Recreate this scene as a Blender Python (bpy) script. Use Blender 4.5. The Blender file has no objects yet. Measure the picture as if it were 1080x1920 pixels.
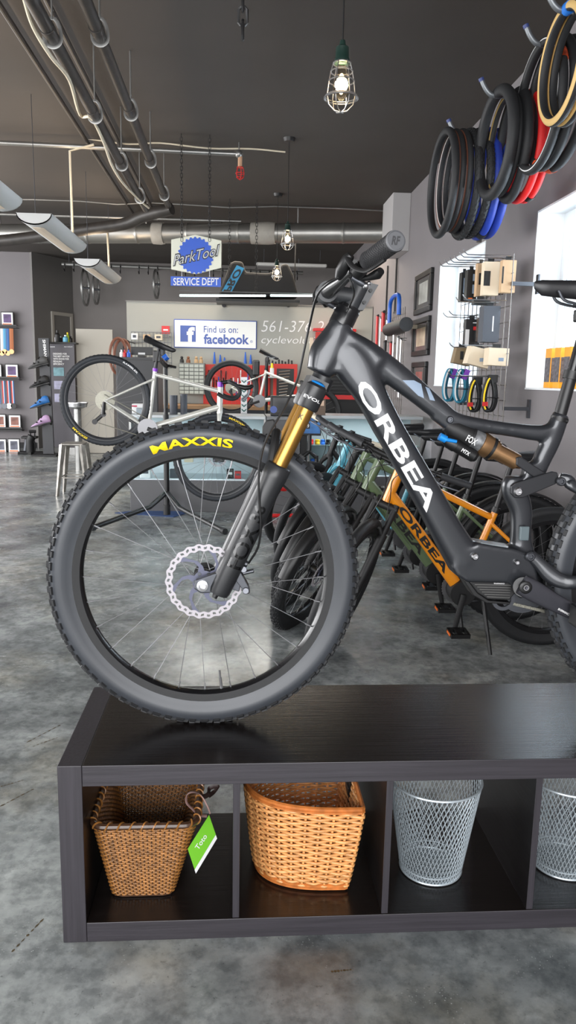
import bpy, bmesh, math, random
from mathutils import Vector, Matrix
from mathutils.bvhtree import BVHTree
random.seed(7)
sc = bpy.context.scene
C = sc.collection
V = Vector
pi = math.pi
# ------------------------------------------------------------------ camera
FPX = 1414.0
CAMH = 1.29
_Y = V((-93, -250, FPX)).normalized()           # room depth axis seen by the camera (x right, y down, z forward)
_D = V((-150, 8040, FPX)); _D = (_D - _D.dot(_Y) * _Y).normalized()
_X = _D.cross(_Y)
def ray(px, py):
    v = V((px - 540, py - 960, FPX))
    return V((v.dot(_X), v.dot(_Y), -v.dot(_D)))
def PF(px, py, F):
    r = ray(px, py); p = r * (F / r.y); p.z += CAMH; return p
def PZ(px, py, z):
    r = ray(px, py); p = r * ((z - CAMH) / r.z); p.z += CAMH; return p
def PX(px, py, x):
    r = ray(px, py); p = r * (x / r.x); p.z += CAMH; return p
cd = bpy.data.cameras.new('camera'); cam = bpy.data.objects.new('camera', cd); C.objects.link(cam)
def w_of(c): return V((c.dot(_X), c.dot(_Y), -c.dot(_D)))
cr, cu, cb = w_of(V((1, 0, 0))), w_of(V((0, -1, 0))), w_of(V((0, 0, -1)))
m = Matrix.Identity(4)
for i in range(3):
    m[i][0] = cr[i]; m[i][1] = cu[i]; m[i][2] = cb[i]
m.translation = (0, 0, CAMH)
cam.matrix_world = m
cd.sensor_fit = 'VERTICAL'; cd.sensor_height = 24; cd.lens = FPX / 1920 * 24; cd.clip_start = 0.05
sc.camera = cam
# ------------------------------------------------------------------ light
sc.view_settings.view_transform = 'Standard'; sc.view_settings.look = 'None'
sc.view_settings.gamma = 1; sc.view_settings.exposure = 0.15
sc.view_settings.use_curve_mapping = False
wd = bpy.data.worlds.new('world'); sc.world = wd; wd.use_nodes = True
wd.node_tree.nodes['Background'].inputs[0].default_value = (0.80, 0.90, 1.0, 1)
wd.node_tree.nodes['Background'].inputs[1].default_value = 1.6
CEIL = 3.355
WX = 1.9            # right wall
def area(name, loc, rot, sx, sy, power, col=(1, 1, 1)):
    l = bpy.data.lights.new(name, 'AREA'); l.shape = 'RECTANGLE'; l.size = sx; l.size_y = sy
    l.energy = power; l.color = col
    o = bpy.data.objects.new(name, l); o.location = loc; o.rotation_euler = rot; C.objects.link(o); return o
# daylight: glazed shop front behind the camera and the two windows on the right; unseen added fill on the left
area('shopfront_daylight', (-2.2, -3.4, 1.75), (pi/2, 0, 0), 7.6, 2.5, 560, (0.98, 0.985, 1.0))
area('side_fill', (-6.8, 6.5, 1.7), (pi/2, 0, -pi/2), 12.0, 2.5, 820, (0.99, 0.99, 1.0))
area('window_daylight', (2.75, 4.1, 1.9), (pi/2, 0, pi/2), 2.0, 1.5, 85, (0.88, 0.95, 1.0))
area('window_daylight', (2.75, 6.8, 1.9), (pi/2, 0, pi/2), 1.5, 1.5, 85, (0.88, 0.95, 1.0))
area('workshop_fill', (0.2, 10.6, 3.2), (0, 0, 0), 3.0, 1.0, 80, (1.0, 0.86, 0.70))  # added fill to brighten the back, no lamp hangs here
area('workshop_fill', (-3.0, 7.0, 2.75), (pi, 0, 0), 1.2, 4.0, 20, (1.0, 0.80, 0.62))  # warm area fill aimed up at the ceiling, no fixture modelled
# ------------------------------------------------------------------ materials
def lin(c):
    if isinstance(c, str):
        c = tuple(int(c[i:i+2], 16) for i in (0, 2, 4))
    return tuple(((x/255)/12.92 if x/255 <= 0.04045 else ((x/255+0.055)/1.055)**2.4) for x in c) + (1,)
_mc = {}
def mat(name, col, rough=0.5, metal=0.0, emit=0, var=0, vscale=20, bump=0, bscale=60, spec=0.5, alpha=1, trans=0, coat=0, stretch=None, rvar=0):
    if name in _mc: return _mc[name]
    M = bpy.data.materials.new(name); M.use_nodes = True
    n = M.node_tree.nodes; l = M.node_tree.links; b = n['Principled BSDF']
    c = lin(col); b.inputs['Base Color'].default_value = c
    b.inputs['Roughness'].default_value = rough; b.inputs['Metallic'].default_value = metal
    b.inputs['Specular IOR Level'].default_value = spec
    if coat: b.inputs['Coat Weight'].default_value = coat; b.inputs['Coat Roughness'].default_value = 0.08
    if trans: b.inputs['Transmission Weight'].default_value = trans; b.inputs['IOR'].default_value = 1.1
    if alpha < 1: b.inputs['Alpha'].default_value = alpha
    if emit: b.inputs['Emission Color'].default_value = c; b.inputs['Emission Strength'].default_value = emit
    tc = n.new('ShaderNodeTexCoord')
    mp = n.new('ShaderNodeMapping'); l.new(tc.outputs['Object'], mp.inputs['Vector'])
    if stretch: mp.inputs['Scale'].default_value = stretch
    if var or rvar:
        nz = n.new('ShaderNodeTexNoise'); nz.inputs['Scale'].default_value = vscale; nz.inputs['Detail'].default_value = 6
        l.new(mp.outputs[0], nz.inputs['Vector'])
        if var:
            rp = n.new('ShaderNodeValToRGB')
            rp.color_ramp.elements[0].position = 0.3; rp.color_ramp.elements[1].position = 0.7
            rp.color_ramp.elements[0].color = tuple(x*(1-var) for x in c[:3])+(1,)
            rp.color_ramp.elements[1].color = tuple(min(1, x*(1+var)) for x in c[:3])+(1,)
            l.new(nz.outputs['Fac'], rp.inputs[0]); l.new(rp.outputs[0], b.inputs['Base Color'])
        if rvar:
            mr = n.new('ShaderNodeMapRange'); mr.inputs['To Min'].default_value = max(0, rough-rvar); mr.inputs['To Max'].default_value = rough+rvar
            l.new(nz.outputs['Fac'], mr.inputs['Value']); l.new(mr.outputs[0], b.inputs['Roughness'])
    if bump:
        nb = n.new('ShaderNodeTexNoise'); nb.inputs['Scale'].default_value = bscale; nb.inputs['Detail'].default_value = 4
        l.new(mp.outputs[0], nb.inputs['Vector'])
        bp = n.new('ShaderNodeBump'); bp.inputs['Strength'].default_value = bump; bp.inputs['Distance'].default_value = 0.01
        l.new(nb.outputs['Fac'], bp.inputs['Height']); l.new(bp.outputs[0], b.inputs['Normal'])
    _mc[name] = M
    return M
def concrete():
    M = bpy.data.materials.new('polished concrete'); M.use_nodes = True
    n = M.node_tree.nodes; l = M.node_tree.links; b = n['Principled BSDF']
    tc = n.new('ShaderNodeTexCoord')
    def noise(s, d, dist=0.0):
        z = n.new('ShaderNodeTexNoise'); z.inputs['Scale'].default_value = s; z.inputs['Detail'].default_value = d
        z.inputs['Distortion'].default_value = dist; z.inputs['Roughness'].default_value = 0.62
        l.new(tc.outputs['Object'], z.inputs['Vector']); return z
    def ramp(src, a, ca, e, ce):
        r = n.new('ShaderNodeValToRGB'); r.color_ramp.elements[0].position = a; r.color_ramp.elements[1].position = e
        r.color_ramp.elements[0].color = ca; r.color_ramp.elements[1].color = ce
        l.new(src, r.inputs[0]); return r
    big = ramp(noise(1.7, 10, 0.15).outputs['Fac'], 0.36, lin((124, 129, 130)), 0.62, lin((190, 195, 193)))
    mid = ramp(noise(6, 12, 0.15).outputs['Fac'], 0.36, (0.42, 0.43, 0.44, 1), 0.60, (1, 1, 1, 1))
    tan = ramp(noise(2.6, 8, 0.1).outputs['Fac'], 0.50, (1, 1, 1, 1), 0.68, (1.0, 0.90, 0.76, 1))
    spk = ramp(noise(95, 3).outputs['Fac'], 0.26, (0.35, 0.35, 0.35, 1), 0.36, (1, 1, 1, 1))
    lt = ramp(noise(16, 8, 1.5).outputs['Fac'], 0.62, (0, 0, 0, 1), 0.72, (0.5, 0.5, 0.5, 1))
    def mul(a, c, f):
        x = n.new('ShaderNodeMix'); x.data_type = 'RGBA'; x.blend_type = 'MULTIPLY'; x.inputs[0].default_value = f
        l.new(a, x.inputs[6]); l.new(c, x.inputs[7]); return x.outputs[2]
    o = mul(mul(mul(big.outputs[0], mid.outputs[0], 0.8), tan.outputs[0], 0.8), spk.outputs[0], 0.6)
    fine = ramp(noise(26, 8, 0.1).outputs['Fac'], 0.38, (0.55, 0.56, 0.57, 1), 0.56, (1, 1, 1, 1))
    o = mul(o, fine.outputs[0], 0.75)
    # flaked chips: clustered light crumbs
    vz = n.new('ShaderNodeTexVoronoi'); vz.inputs['Scale'].default_value = 120; l.new(tc.outputs['Object'], vz.inputs['Vector'])
    fl = ramp(vz.outputs['Distance'], 0.10, (1, 1, 1, 1), 0.22, (0, 0, 0, 1))
    cl = ramp(noise(3.2, 6, 0.8).outputs['Fac'], 0.57, (0, 0, 0, 1), 0.66, (0.7, 0.7, 0.7, 1))
    fm = mul(fl.outputs[0], cl.outputs[0], 1)
    x = n.new('ShaderNodeMix'); x.data_type = 'RGBA'; l.new(fm, x.inputs[0]); l.new(o, x.inputs[6]); x.inputs[7].default_value = lin((196, 200, 198))
    l.new(x.outputs[2], b.inputs['Base Color'])
    rr = n.new('ShaderNodeMapRange'); rr.inputs['To Min'].default_value = 0.08; rr.inputs['To Max'].default_value = 0.40
    l.new(noise(5, 9, 0.1).outputs['Fac'], rr.inputs['Value']); l.new(rr.outputs[0], b.inputs['Roughness'])
    b.inputs['Specular IOR Level'].default_value = 0.5
    bp = n.new('ShaderNodeBump'); bp.inputs['Strength'].default_value = 0.06; bp.inputs['Distance'].default_value = 0.01
    l.new(noise(30, 6).outputs['Fac'], bp.inputs['Height']); l.new(bp.outputs[0], b.inputs['Normal'])
    return M
def woodgrain(name, col, rough, axis='x', contrast=0.25, spec=0.5):
    st = {'x': (1.5, 40, 40), 'z': (40, 40, 1.5), 'y': (40, 1.5, 40)}[axis]
    return mat(name, col, rough, var=contrast, vscale=3, stretch=st, bump=0.05, bscale=4, spec=spec)
K = {
 'black': mat('black plastic', (17, 17, 18), 0.42), 'matblack': mat('matt black', (23, 23, 24), 0.55),
 'rubber': mat('black rubber', (32, 33, 35), 0.62, bump=0.12, bscale=220), 'rubber2': mat('dusty rubber', (58, 61, 66), 0.40, var=0.12, vscale=6),
 'carbon': mat('satin graphite paint', (46, 48, 52), 0.28, metal=0.35, coat=0.25, spec=0.6),
 'rimblack': mat('black rim', (20, 20, 22), 0.25), 'steel': mat('steel', (190, 190, 192), 0.28, metal=1),
 'darksteel': mat('dark steel', (88, 90, 95), 0.35, metal=0.8), 'rotor': mat('brushed rotor steel', (176, 171, 176), 0.5, metal=0.3),
 'rotor2': mat('blue grey rotor carrier', (92, 94, 112), 0.45, metal=0.4),
 'gold': mat('gold anodised metal', (176, 132, 66), 0.30, metal=0.9), 'bronze': mat('bronze anodised metal', (160, 124, 88), 0.30, metal=0.85),
 'white': mat('white plastic', (232, 232, 232), 0.4), 'paintwhite': mat('white trim paint', (226, 230, 232), 0.5),
 'yellow': mat('yellow ink', (250, 214, 20), 0.5), 'whiteink': mat('white ink', (228, 228, 228), 0.5),
 'greyink': mat('grey ink', (135, 152, 172), 0.45), 'darkink': mat('gloss black ink', (12, 12, 13), 0.12),
 'red': mat('red plastic', (200, 34, 34), 0.4), 'blue': mat('blue plastic', (28, 92, 190), 0.4), 'cyan': mat('bright blue anodised', (30, 140, 225), 0.3, metal=0.3),
 'green': mat('olive green paint', (98, 116, 84), 0.25, coat=0.5), 'orange': mat('orange paint', (236, 146, 24), 0.25, coat=0.5),
 'sky': mat('light blue paint', (96, 176, 196), 0.3, coat=0.4), 'silver': mat('pale silver paint', (205, 204, 196), 0.28, metal=0.15, coat=0.4),
 'purple': mat('purple anodised', (120, 50, 170), 0.3, metal=0.3), 'galv': mat('galvanised steel', (150, 150, 148), 0.35, metal=0.8, var=0.15, vscale=5),
 'duct': mat('galvanised duct', (150, 149, 145), 0.38, metal=0.85, var=0.12, vscale=3), 'pipe': mat('black painted pipe', (50, 46, 43), 0.45, var=0.35, vscale=14),
 'cream': mat('cream cable', (208, 198, 176), 0.5), 'card': mat('brown card', (196, 164, 128), 0.7), 'cardlight': mat('pale card', (222, 206, 180), 0.7),
 'greycard': mat('grey box card', (72, 76, 84), 0.6), 'glassdark': mat('dark screen', (14, 15, 18), 0.15),
 'orangeink': mat('orange ink', (230, 110, 30), 0.5), 'chain': mat('nickel chain', (150, 148, 136), 0.45, metal=0.6, var=0.3, vscale=300),
 'tan': mat('tan rubber', (206, 172, 110), 0.6), 'brown': mat('brown rubber', (120, 74, 56), 0.6), 'redrub': mat('red rubber', (214, 30, 30), 0.55),
 'bluerub': mat('blue rubber', (30, 56, 150), 0.55), 'teal': mat('teal rubber', (40, 120, 146), 0.55),
}
# ------------------------------------------------------------------ mesh tools
class MB:
    def __init__(s): s.v = []; s.f = []
    def add(s, vs, fs):
        o = len(s.v); s.v += [V(x) for x in vs]; s.f += [tuple(i + o for i in f) for f in fs]; return s
    def box(s, c, d, R=None):
        c = V(c); h = V(d) / 2
        vs = [V((x*h.x, y*h.y, z*h.z)) for x in (-1, 1) for y in (-1, 1) for z in (-1, 1)]
        if R is not None: vs = [R @ v for v in vs]
        return s.add([c + v for v in vs], [(0, 1, 3, 2), (4, 6, 7, 5), (0, 4, 5, 1), (2, 3, 7, 6), (0, 2, 6, 4), (1, 5, 7, 3)])
    def b2(s, a, b):
        a, b = V(a), V(b); return s.box((a+b)/2, (abs(b.x-a.x), abs(b.y-a.y), abs(b.z-a.z)))
    def tube(s, pts, r, n=8, closed=False, cap=True, up=(0, 1, 0), sq=2.0):
        pts = [V(p) for p in pts]; N = len(pts); up = V(up)
        rs = r if isinstance(r, (list, tuple)) and len(r) == N else [r]*N
        base = len(s.v); prevA = None
        for i, p in enumerate(pts):
            if closed: t = pts[(i+1) % N] - pts[i-1]
            else: t = pts[min(i+1, N-1)] - pts[max(i-1, 0)]
            t = t.normalized() if t.length > 1e-9 else V((0, 0, 1))
            if prevA is None:
                a = up - up.dot(t)*t
                if a.length < 0.05: a = V((1, 0, 0)) - t.x*t
                if a.length < 0.05: a = V((0, 0, 1)) - t.z*t
            else: a = prevA - prevA.dot(t)*t
            a.normalize(); b = t.cross(a); prevA = a
            rr = rs[i]; ra, rb = rr if isinstance(rr, (tuple, list)) else (rr, rr)
            for k in range(n):
                an = 2*pi*k/n; ca, sa = math.cos(an), math.sin(an)
                if sq != 2.0:
                    ca = math.copysign(abs(ca)**(2/sq), ca); sa = math.copysign(abs(sa)**(2/sq), sa)
                s.v.append(p + a*ra*ca + b*rb*sa)
        L = N if closed else N-1
        for i in range(L):
            i2 = (i+1) % N
            for k in range(n):
                k2 = (k+1) % n
                s.f.append((base+i*n+k, base+i*n+k2, base+i2*n+k2, base+i2*n+k))
        if cap and not closed:
            s.f.append(tuple(base+k for k in reversed(range(n)))); s.f.append(tuple(base+(N-1)*n+k for k in range(n)))
        return s
    def cyl(s, a, b, r, r2=None, n=16):
        return s.tube([a, b], [r, r if r2 is None else r2], n)
    def lathe(s, prof, c, ax, n=24, closed=False):   # prof: (radius, height along axis)
        c = V(c); ax = V(ax).normalized(); a = ax.orthogonal().normalized(); b = ax.cross(a)
        base = len(s.v); N = len(prof)
        for k in range(n):
            an = 2*pi*k/n; d = a*math.cos(an)+b*math.sin(an)
            for (r, h) in prof: s.v.append(c + d*r + ax*h)
        for k in range(n):
            k2 = (k+1) % n
            for j in range(N if closed else N-1):
                j2 = (j+1) % N
                s.f.append((base+k*N+j, base+k2*N+j, base+k2*N+j2, base+k*N+j2))
        return s
    def prism(s, pts, vec):
        pts = [V(p) for p in pts]; vec = V(vec); n = len(pts); o = len(s.v)
        s.v += pts + [p+vec for p in pts]
        s.f += [tuple(o+i for i in reversed(range(n))), tuple(o+n+i for i in range(n))]
        s.f += [(o+i, o+(i+1) % n, o+n+(i+1) % n, o+n+i) for i in range(n)]
        return s
    def sph(s, c, r, n=12, m_=8):
        c = V(c); r = V(r) if isinstance(r, (tuple, list, Vector)) else V((r, r, r))
        base = len(s.v)
        for i in range(m_+1):
            th = pi*i/m_
            for k in range(n):
                ph = 2*pi*k/n
                s.v.append(c + V((r.x*math.sin(th)*math.cos(ph), r.y*math.sin(th)*math.sin(ph), r.z*math.cos(th))))
        for i in range(m_):
            for k in range(n):
                k2 = (k+1) % n
                s.f.append((base+i*n+k, base+(i+1)*n+k, base+(i+1)*n+k2, base+i*n+k2))
        return s
    def xf(s, fn): s.v = [V(fn(v)) for v in s.v]; return s
    def mesh(s, name, off=V((0, 0, 0)), merge=False):
        me = bpy.data.meshes.new(name); me.from_pydata([v-off for v in s.v], [], s.f)
        bm = bmesh.new(); bm.from_mesh(me)
        if merge: bmesh.ops.remove_doubles(bm, verts=bm.verts, dist=1e-5)
        bmesh.ops.recalc_face_normals(bm, faces=bm.faces); bm.to_mesh(me); bm.free()
        return me
OFF = {}
def setp(o, label=None, cat=None, group=None, kind=None):
    if label: o['label'] = label
    if cat: o['category'] = cat
    if group: o['group'] = group
    if kind: o['kind'] = kind
    return o
def thing(name, label, cat, loc=(0, 0, 0), group=None):
    o = bpy.data.objects.new(name, None); o.empty_display_size = 0.05; C.objects.link(o); o.location = loc
    OFF[o.name] = V(loc); return setp(o, label, cat, group)
def link(me, name, mt, parent=None, off=None, smooth=True, bevel=0, auto=35, label=None):
    o = bpy.data.objects.new(name, me); C.objects.link(o)
    if mt is not None: me.materials.append(mt)
    if parent is not None:
        o.parent = parent; OFF[o.name] = OFF[parent.name]
    else: o.location = off; OFF[o.name] = off
    if smooth:
        me.shade_smooth()
        if auto < 170: me.set_sharp_from_angle(angle=math.radians(auto))
    if bevel:
        bv = o.modifiers.new('bevel', 'BEVEL'); bv.width = bevel; bv.segments = 2; bv.limit_method = 'ANGLE'
    if label: o['label'] = label
    return o
def build(mb, name, mt, parent=None, smooth=True, bevel=0, auto=35, label=None, merge=False):
    if parent is not None: off = OFF[parent.name]
    else:
        xs = [v.x for v in mb.v]; ys = [v.y for v in mb.v]; zs = [v.z for v in mb.v]
        off = V(((min(xs)+max(xs))/2, (min(ys)+max(ys))/2, min(zs)))
    me = mb.mesh(name, off, merge)
    return link(me, name, mt, parent, off if parent is None else None, smooth, bevel, auto, label)
def solo(mb, name, mt, label, cat, group=None, **k):
    return setp(build(mb, name, mt, None, **k), label, cat, group)
def struct(mb, name, mt, **k):
    o = build(mb, name, mt, None, smooth=False, **k); o['kind'] = 'structure'; return o
def shift(root, d): root.location = root.location + V(d)
def copy_tree(o, parent=None, at=None, label=None):
    c = o.copy(); C.objects.link(c)
    if parent is not None:
        c.parent = parent; c.matrix_parent_inverse = o.matrix_parent_inverse.copy()
    if at is not None: c.location = at
    if label: c['label'] = label
    OFF[c.name] = OFF.get(parent.name if parent else o.name, V((0, 0, 0)))
    for ch in list(o.children): copy_tree(ch, c)
    return c
def spline(pts, n=6, closed=False):
    pts = [V(p) for p in pts]; N = len(pts); out = []
    rng = range(N) if closed else range(N-1)
    for i in rng:
        p0 = pts[i-1] if (closed or i > 0) else pts[i]*2-pts[i+1]
        p1 = pts[i]; p2 = pts[(i+1) % N]
        p3 = pts[(i+2) % N] if (closed or i+2 < N) else p2*2-p1
        for k in range(n):
            t = k/n
            out.append(0.5*((2*p1)+(p2-p0)*t+(2*p0-5*p1+4*p2-p3)*t*t+(3*p1-p0-3*p2+p3)*t*t*t))
    if not closed: out.append(pts[-1])
    return out
def splr(st, n=5):      # stations of (Vector, ra, rb) -> smooth points and radii
    p = spline([a[0] for a in st], n)
    r = spline([V((a[1], a[2], 0)) for a in st], n)
    return p, [(x.x, x.y) for x in r]
# ------------------------------------------------------------------ lettering
_tc = {}
def text_data(txt, bold=0.0, extrude=0.0, shear=0.0, sub=0):
    cu_ = bpy.data.curves.new('t', 'FONT'); cu_.body = txt; cu_.offset = bold; cu_.shear = shear; cu_.extrude = extrude
    cu_.resolution_u = 3; cu_.align_x = 'LEFT'
    o = bpy.data.objects.new('t', cu_); C.objects.link(o); bpy.context.view_layer.update()
    me = bpy.data.meshes.new_from_object(o.evaluated_get(bpy.context.evaluated_depsgraph_get()))
    bpy.data.objects.remove(o); bpy.data.curves.remove(cu_)
    if sub:
        bm = bmesh.new(); bm.from_mesh(me); bmesh.ops.triangulate(bm, faces=bm.faces)
        for _ in range(4):
            es = [e for e in bm.edges if e.calc_length() > sub]
            if not es: break
            bmesh.ops.subdivide_edges(bm, edges=es, cuts=1); bmesh.ops.triangulate(bm, faces=bm.faces)
        bm.to_mesh(me); bm.free()
    vs = [v.co.copy() for v in me.vertices]; fs = [tuple(p.vertices) for p in me.polygons]
    bpy.data.meshes.remove(me)
    x0 = min(v.x for v in vs); x1 = max(v.x for v in vs); y0 = min(v.y for v in vs); y1 = max(v.y for v in vs)
    vs = [V(((v.x-x0)/(x1-x0), (v.y-y0)/(y1-y0), v.z)) for v in vs]
    return vs, fs
def text_quad(mb, txt, o, ux, uy, nrm=None, bold=0.0, shear=0.0, lift=0.0015):
    """letters stretched over the parallelogram o, o+ux, o+uy; lifted off the surface along nrm"""
    vs, fs = text_data(txt, bold, 0, shear)
    o, ux, uy = V(o), V(ux), V(uy); nn = ux.cross(uy).normalized() if nrm is None else V(nrm)
    mb.add([o+ux*v.x+uy*v.y+nn*lift for v in vs], fs); return mb
# ================================================================== SETTING
wallm = mat('grey wall paint', (124, 120, 122), 0.75, var=0.03, vscale=2, bump=0.03, bscale=120)
walld = mat('dark grey wall paint', (116, 114, 112), 0.75, var=0.03, vscale=2)
wallb = mat('back wall paint', (120, 116, 114), 0.75, var=0.04, vscale=2)
ceilm = mat('charcoal ceiling paint', (66, 61, 57), 0.8, var=0.07, vscale=1.2)
T = 0.25; BK = 14.6
struct(MB().b2((-7, -3.6, -0.1), (WX+T, BK, 0)), 'floor', concrete())
struct(MB().b2((-7, -3.6, CEIL), (WX+T, BK, CEIL+0.1)), 'ceiling', ceilm)
WZ0, WZ1 = 1.255, 2.375
wins = [(3.60, 4.95), (5.98, 7.32)]
wr = MB()
wr.b2((WX, -3.6, 0), (WX+T, BK, WZ0)); wr.b2((WX, -3.6, WZ1), (WX+T, BK, CEIL))
wr.b2((WX, -3.6, WZ0), (WX+T, wins[0][0], WZ1)); wr.b2((WX, wins[0][1], WZ0), (WX+T, wins[1][0], WZ1)); wr.b2((WX, wins[1][1], WZ0), (WX+T, BK, WZ1))
struct(wr, 'wall_right', wallm)
LX = -3.54
struct(MB().b2((-7, 13.75, 0), (LX+.001, 14.0, CEIL)), 'wall_left', wallm)
# angled return wall with the door opening
A = V((LX+.0, 13.70, 0)); B = V((-3.05, BK, 0))
struct(MB().prism([A, B, B+V((-0.3, 0, 0)), A+V((-0.1, 0.1, 0))], (0, 0, CEIL)), 'wall_recess', walld)
struct(MB().b2((-3.2, BK, 0), (WX+T, BK+0.2, CEIL)), 'wall_back', wallb)
struct(MB().b2((-7.1, -3.6, 0), (-7.0, 14.0, CEIL)), 'wall_side', wallm)
struct(MB().b2((-7, -3.7, 0), (WX+T, -3.6, CEIL)), 'wall_front', wallm)
struct(MB().b2((LX-3.4, 13.73, 0), (LX, 13.75, 0.10)), 'baseboard_left', K['matblack'])
struct(MB().b2((WX-0.015, 5.0, 0), (WX, BK, 0.10)), 'baseboard_right', K['matblack'])
struct(MB().b2((1.70, 8.75, 2.74), (WX, 9.35, CEIL)), 'trim_1', mat('light grey box paint', (178, 176, 176), 0.7), bevel=0.004)
for i, (y0, y1) in enumerate(wins):
    r = MB(); t = 0.012
    r.b2((WX-0.004, y0, WZ0), (WX+T, y0+t, WZ1)); r.b2((WX-0.004, y1-t, WZ0), (WX+T, y1, WZ1))
    r.b2((WX-0.004, y0+t, WZ1-t), (WX+T, y1-t, WZ1)); r.b2((WX-0.012, y0+t, WZ0), (WX+T, y1-t, WZ0+t))
    w = struct(r, 'window_%d' % (i+1), K['paintwhite'])
    f = MB(); xx = WX+0.17; s = 0.05; zm = (WZ0+WZ1)/2
    for (a, b, c, d) in ((y0+t, WZ0+t, y1-t, WZ0+t+s), (y0+t, WZ1-t-s, y1-t, WZ1-t), (y0+t, WZ0+t+s, y0+t+s, WZ1-t-s), (y1-t-s, WZ0+t+s, y1-t, WZ1-t-s)):
        f.b2((xx, a, b), (xx+0.06, c, d))
    f.b2((xx-0.015, y0+t+s, zm-0.02), (xx+0.05, y1-t-s, zm+0.02))
    ym = (y0+y1)/2; f.b2((xx+0.005, ym-0.018, WZ0+t+s), (xx+0.045, ym+0.018, zm-0.02)); f.b2((xx+0.005, ym-0.018, zm+0.02), (xx+0.045, ym+0.018, WZ1-t-s))
    build(f, 'window_frame', K['paintwhite'], w, smooth=False)
    build(MB().b2((xx+0.022, y0+t+s, WZ0+t+s), (xx+0.026, y1-t-s, WZ1-t-s)), 'window_pane', mat('window glass', (240, 248, 255), 0.02, trans=1.0), w, smooth=False)
# door 1: frame on the angled wall plus the open leaf
u = (B-A).normalized()
d = MB(); p0 = A+u*0.42; p1 = A+u*0.92; nn = V((u.y, -u.x, 0))
for q in (p0, p1): d.prism([q, q+u*0.05, q+u*0.05+nn*0.03, q+nn*0.03], (0, 0, 2.35))
d.prism([p0, p1+u*0.05, p1+u*0.05+nn*0.03, p0+nn*0.03], (0, 0, 0)); d.v = d.v[:-8]; d.f = d.f[:-6]
q = p0+V((0, 0, 2.35)); d.prism([q, p1+u*0.05+V((0, 0, 2.35)), p1+u*0.05+nn*0.03+V((0, 0, 2.35)), q+nn*0.03], (0, 0, 0.06))
dr = struct(d, 'door_1', mat('door frame paint', (176, 172, 164), 0.5))
a = PF(141, 590, 12.9); b = PF(210, 590, 12.9)
leaf = build(MB().b2((a.x, 12.9, 0.01), (b.x, 12.94, PF(170, 617, 12.9).z)), 'door_leaf', mat('door paint', (172, 168, 158), 0.5), dr, smooth=False)
build(MB().cyl((b.x-0.07, 12.9, 1.0), (b.x-0.07, 12.84, 1.0), 0.02).cyl((b.x-0.07, 12.85, 1.0), (b.x-0.19, 12.85, 1.0), 0.01), 'door_handle', K['steel'], dr)
# ================================================================== SHELF
SY0, SY1 = 1.571, 2.008; SX0 = -0.394; PIT = 0.351
shw = woodgrain('black brown front sheen veneer', (50, 47, 52), 0.42, 'x', 0.22, spec=0.5)  # sheen on the front edges is put into this lighter colour
shz = woodgrain('black brown upright sheen veneer', (50, 47, 52), 0.42, 'z', 0.22, spec=0.5)
sht = woodgrain('glossy black brown top', (26, 22, 21), 0.23, 'x', 0.3, spec=0.6)
shi = woodgrain('unlit inner veneer', (22, 20, 21), 0.33, 'y', 0.3)  # same veneer, darker copy for faces without the painted front sheen
SX1 = SX0 + 0.0535*2 + PIT*5 - 0.016
sh = thing('cube_shelf', 'low black brown open cube shelf unit carrying the big mountain bike', 'shelf', (0.5, 1.79, 0))
build(MB().b2((SX0, SY0, 0), (SX0+0.0535, SY1, 0.44)), 'side_panel', shz, sh, smooth=False, bevel=0.0015)
build(MB().b2((SX1-0.0535, SY0, 0), (SX1, SY1, 0.44)), 'side_panel', shz, sh, smooth=False, bevel=0.0015)
tp = build(MB().b2((SX0+0.054, SY0, 0.39), (SX1-0.054, SY1, 0.44)), 'top_panel', shw, sh, smooth=False, bevel=0.0015)
tp.data.materials.append(sht)
build(MB().b2((SX0+0.054, SY0, 0.0), (SX1-0.054, SY1, 0.05)), 'bottom_panel', shw, sh, smooth=False, bevel=0.0015).data.materials.append(sht)
for o in sh.children:
    if o.name.startswith(('top_panel', 'bottom_panel')):
        for p in o.data.polygons:
            if p.normal.z > 0.9: p.material_index = 1
divx = []
for i in range(4):
    x = SX0+0.0535+PIT*(i+1)-0.016; divx.append(x)
    build(MB().b2((x, SY0+0.003, 0.05), (x+0.016, SY1, 0.39)), 'divider', shz if i % 2 else shz, sh, smooth=False, bevel=0.001)
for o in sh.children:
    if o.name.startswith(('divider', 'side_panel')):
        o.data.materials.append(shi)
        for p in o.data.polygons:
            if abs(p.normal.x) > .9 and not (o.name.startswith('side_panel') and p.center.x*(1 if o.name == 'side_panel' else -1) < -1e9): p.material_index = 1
# ================================================================== BASKETS
wick = mat('brown wicker', (150, 100, 48), 0.38, var=0.45, vscale=70, coat=0.2)
wickd = mat('dark cane', (70, 48, 34), 0.35, var=0.4, vscale=50)
wick2 = mat('honey willow', (222, 160, 98), 0.38, var=0.28, vscale=45, coat=0.2)
wick2r = mat('reddish willow', (190, 112, 54), 0.38, var=0.3, vscale=40)
def rrect(cx, cy, hx, hy, r, n):
    """rounded rectangle loop with n points, even spacing"""
    pts = []
    segs = [(cx+hx-r, cy+hy-r, 0), (cx-hx+r, cy+hy-r, 90), (cx-hx+r, cy-hy+r, 180), (cx+hx-r, cy-hy+r, 270)]
    raw = []
    for (x, y, a0) in segs:
        for k in range(7):
            a = math.radians(a0+90*k/6); raw.append(V((x+r*math.cos(a), y+r*math.sin(a), 0)))
    return resample(raw, n)
def resample(raw, n):
    L = [0]
    for i in range(len(raw)): L.append(L[-1]+(raw[(i+1) % len(raw)]-raw[i]).length)
    out = []; j = 0
    for k in range(n):
        s = L[-1]*k/n
        while L[j+1] < s: j += 1
        t = (s-L[j])/max(1e-9, L[j+1]-L[j]); out.append(raw[j].lerp(raw[(j+1) % len(raw)], t))
    return out
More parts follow.
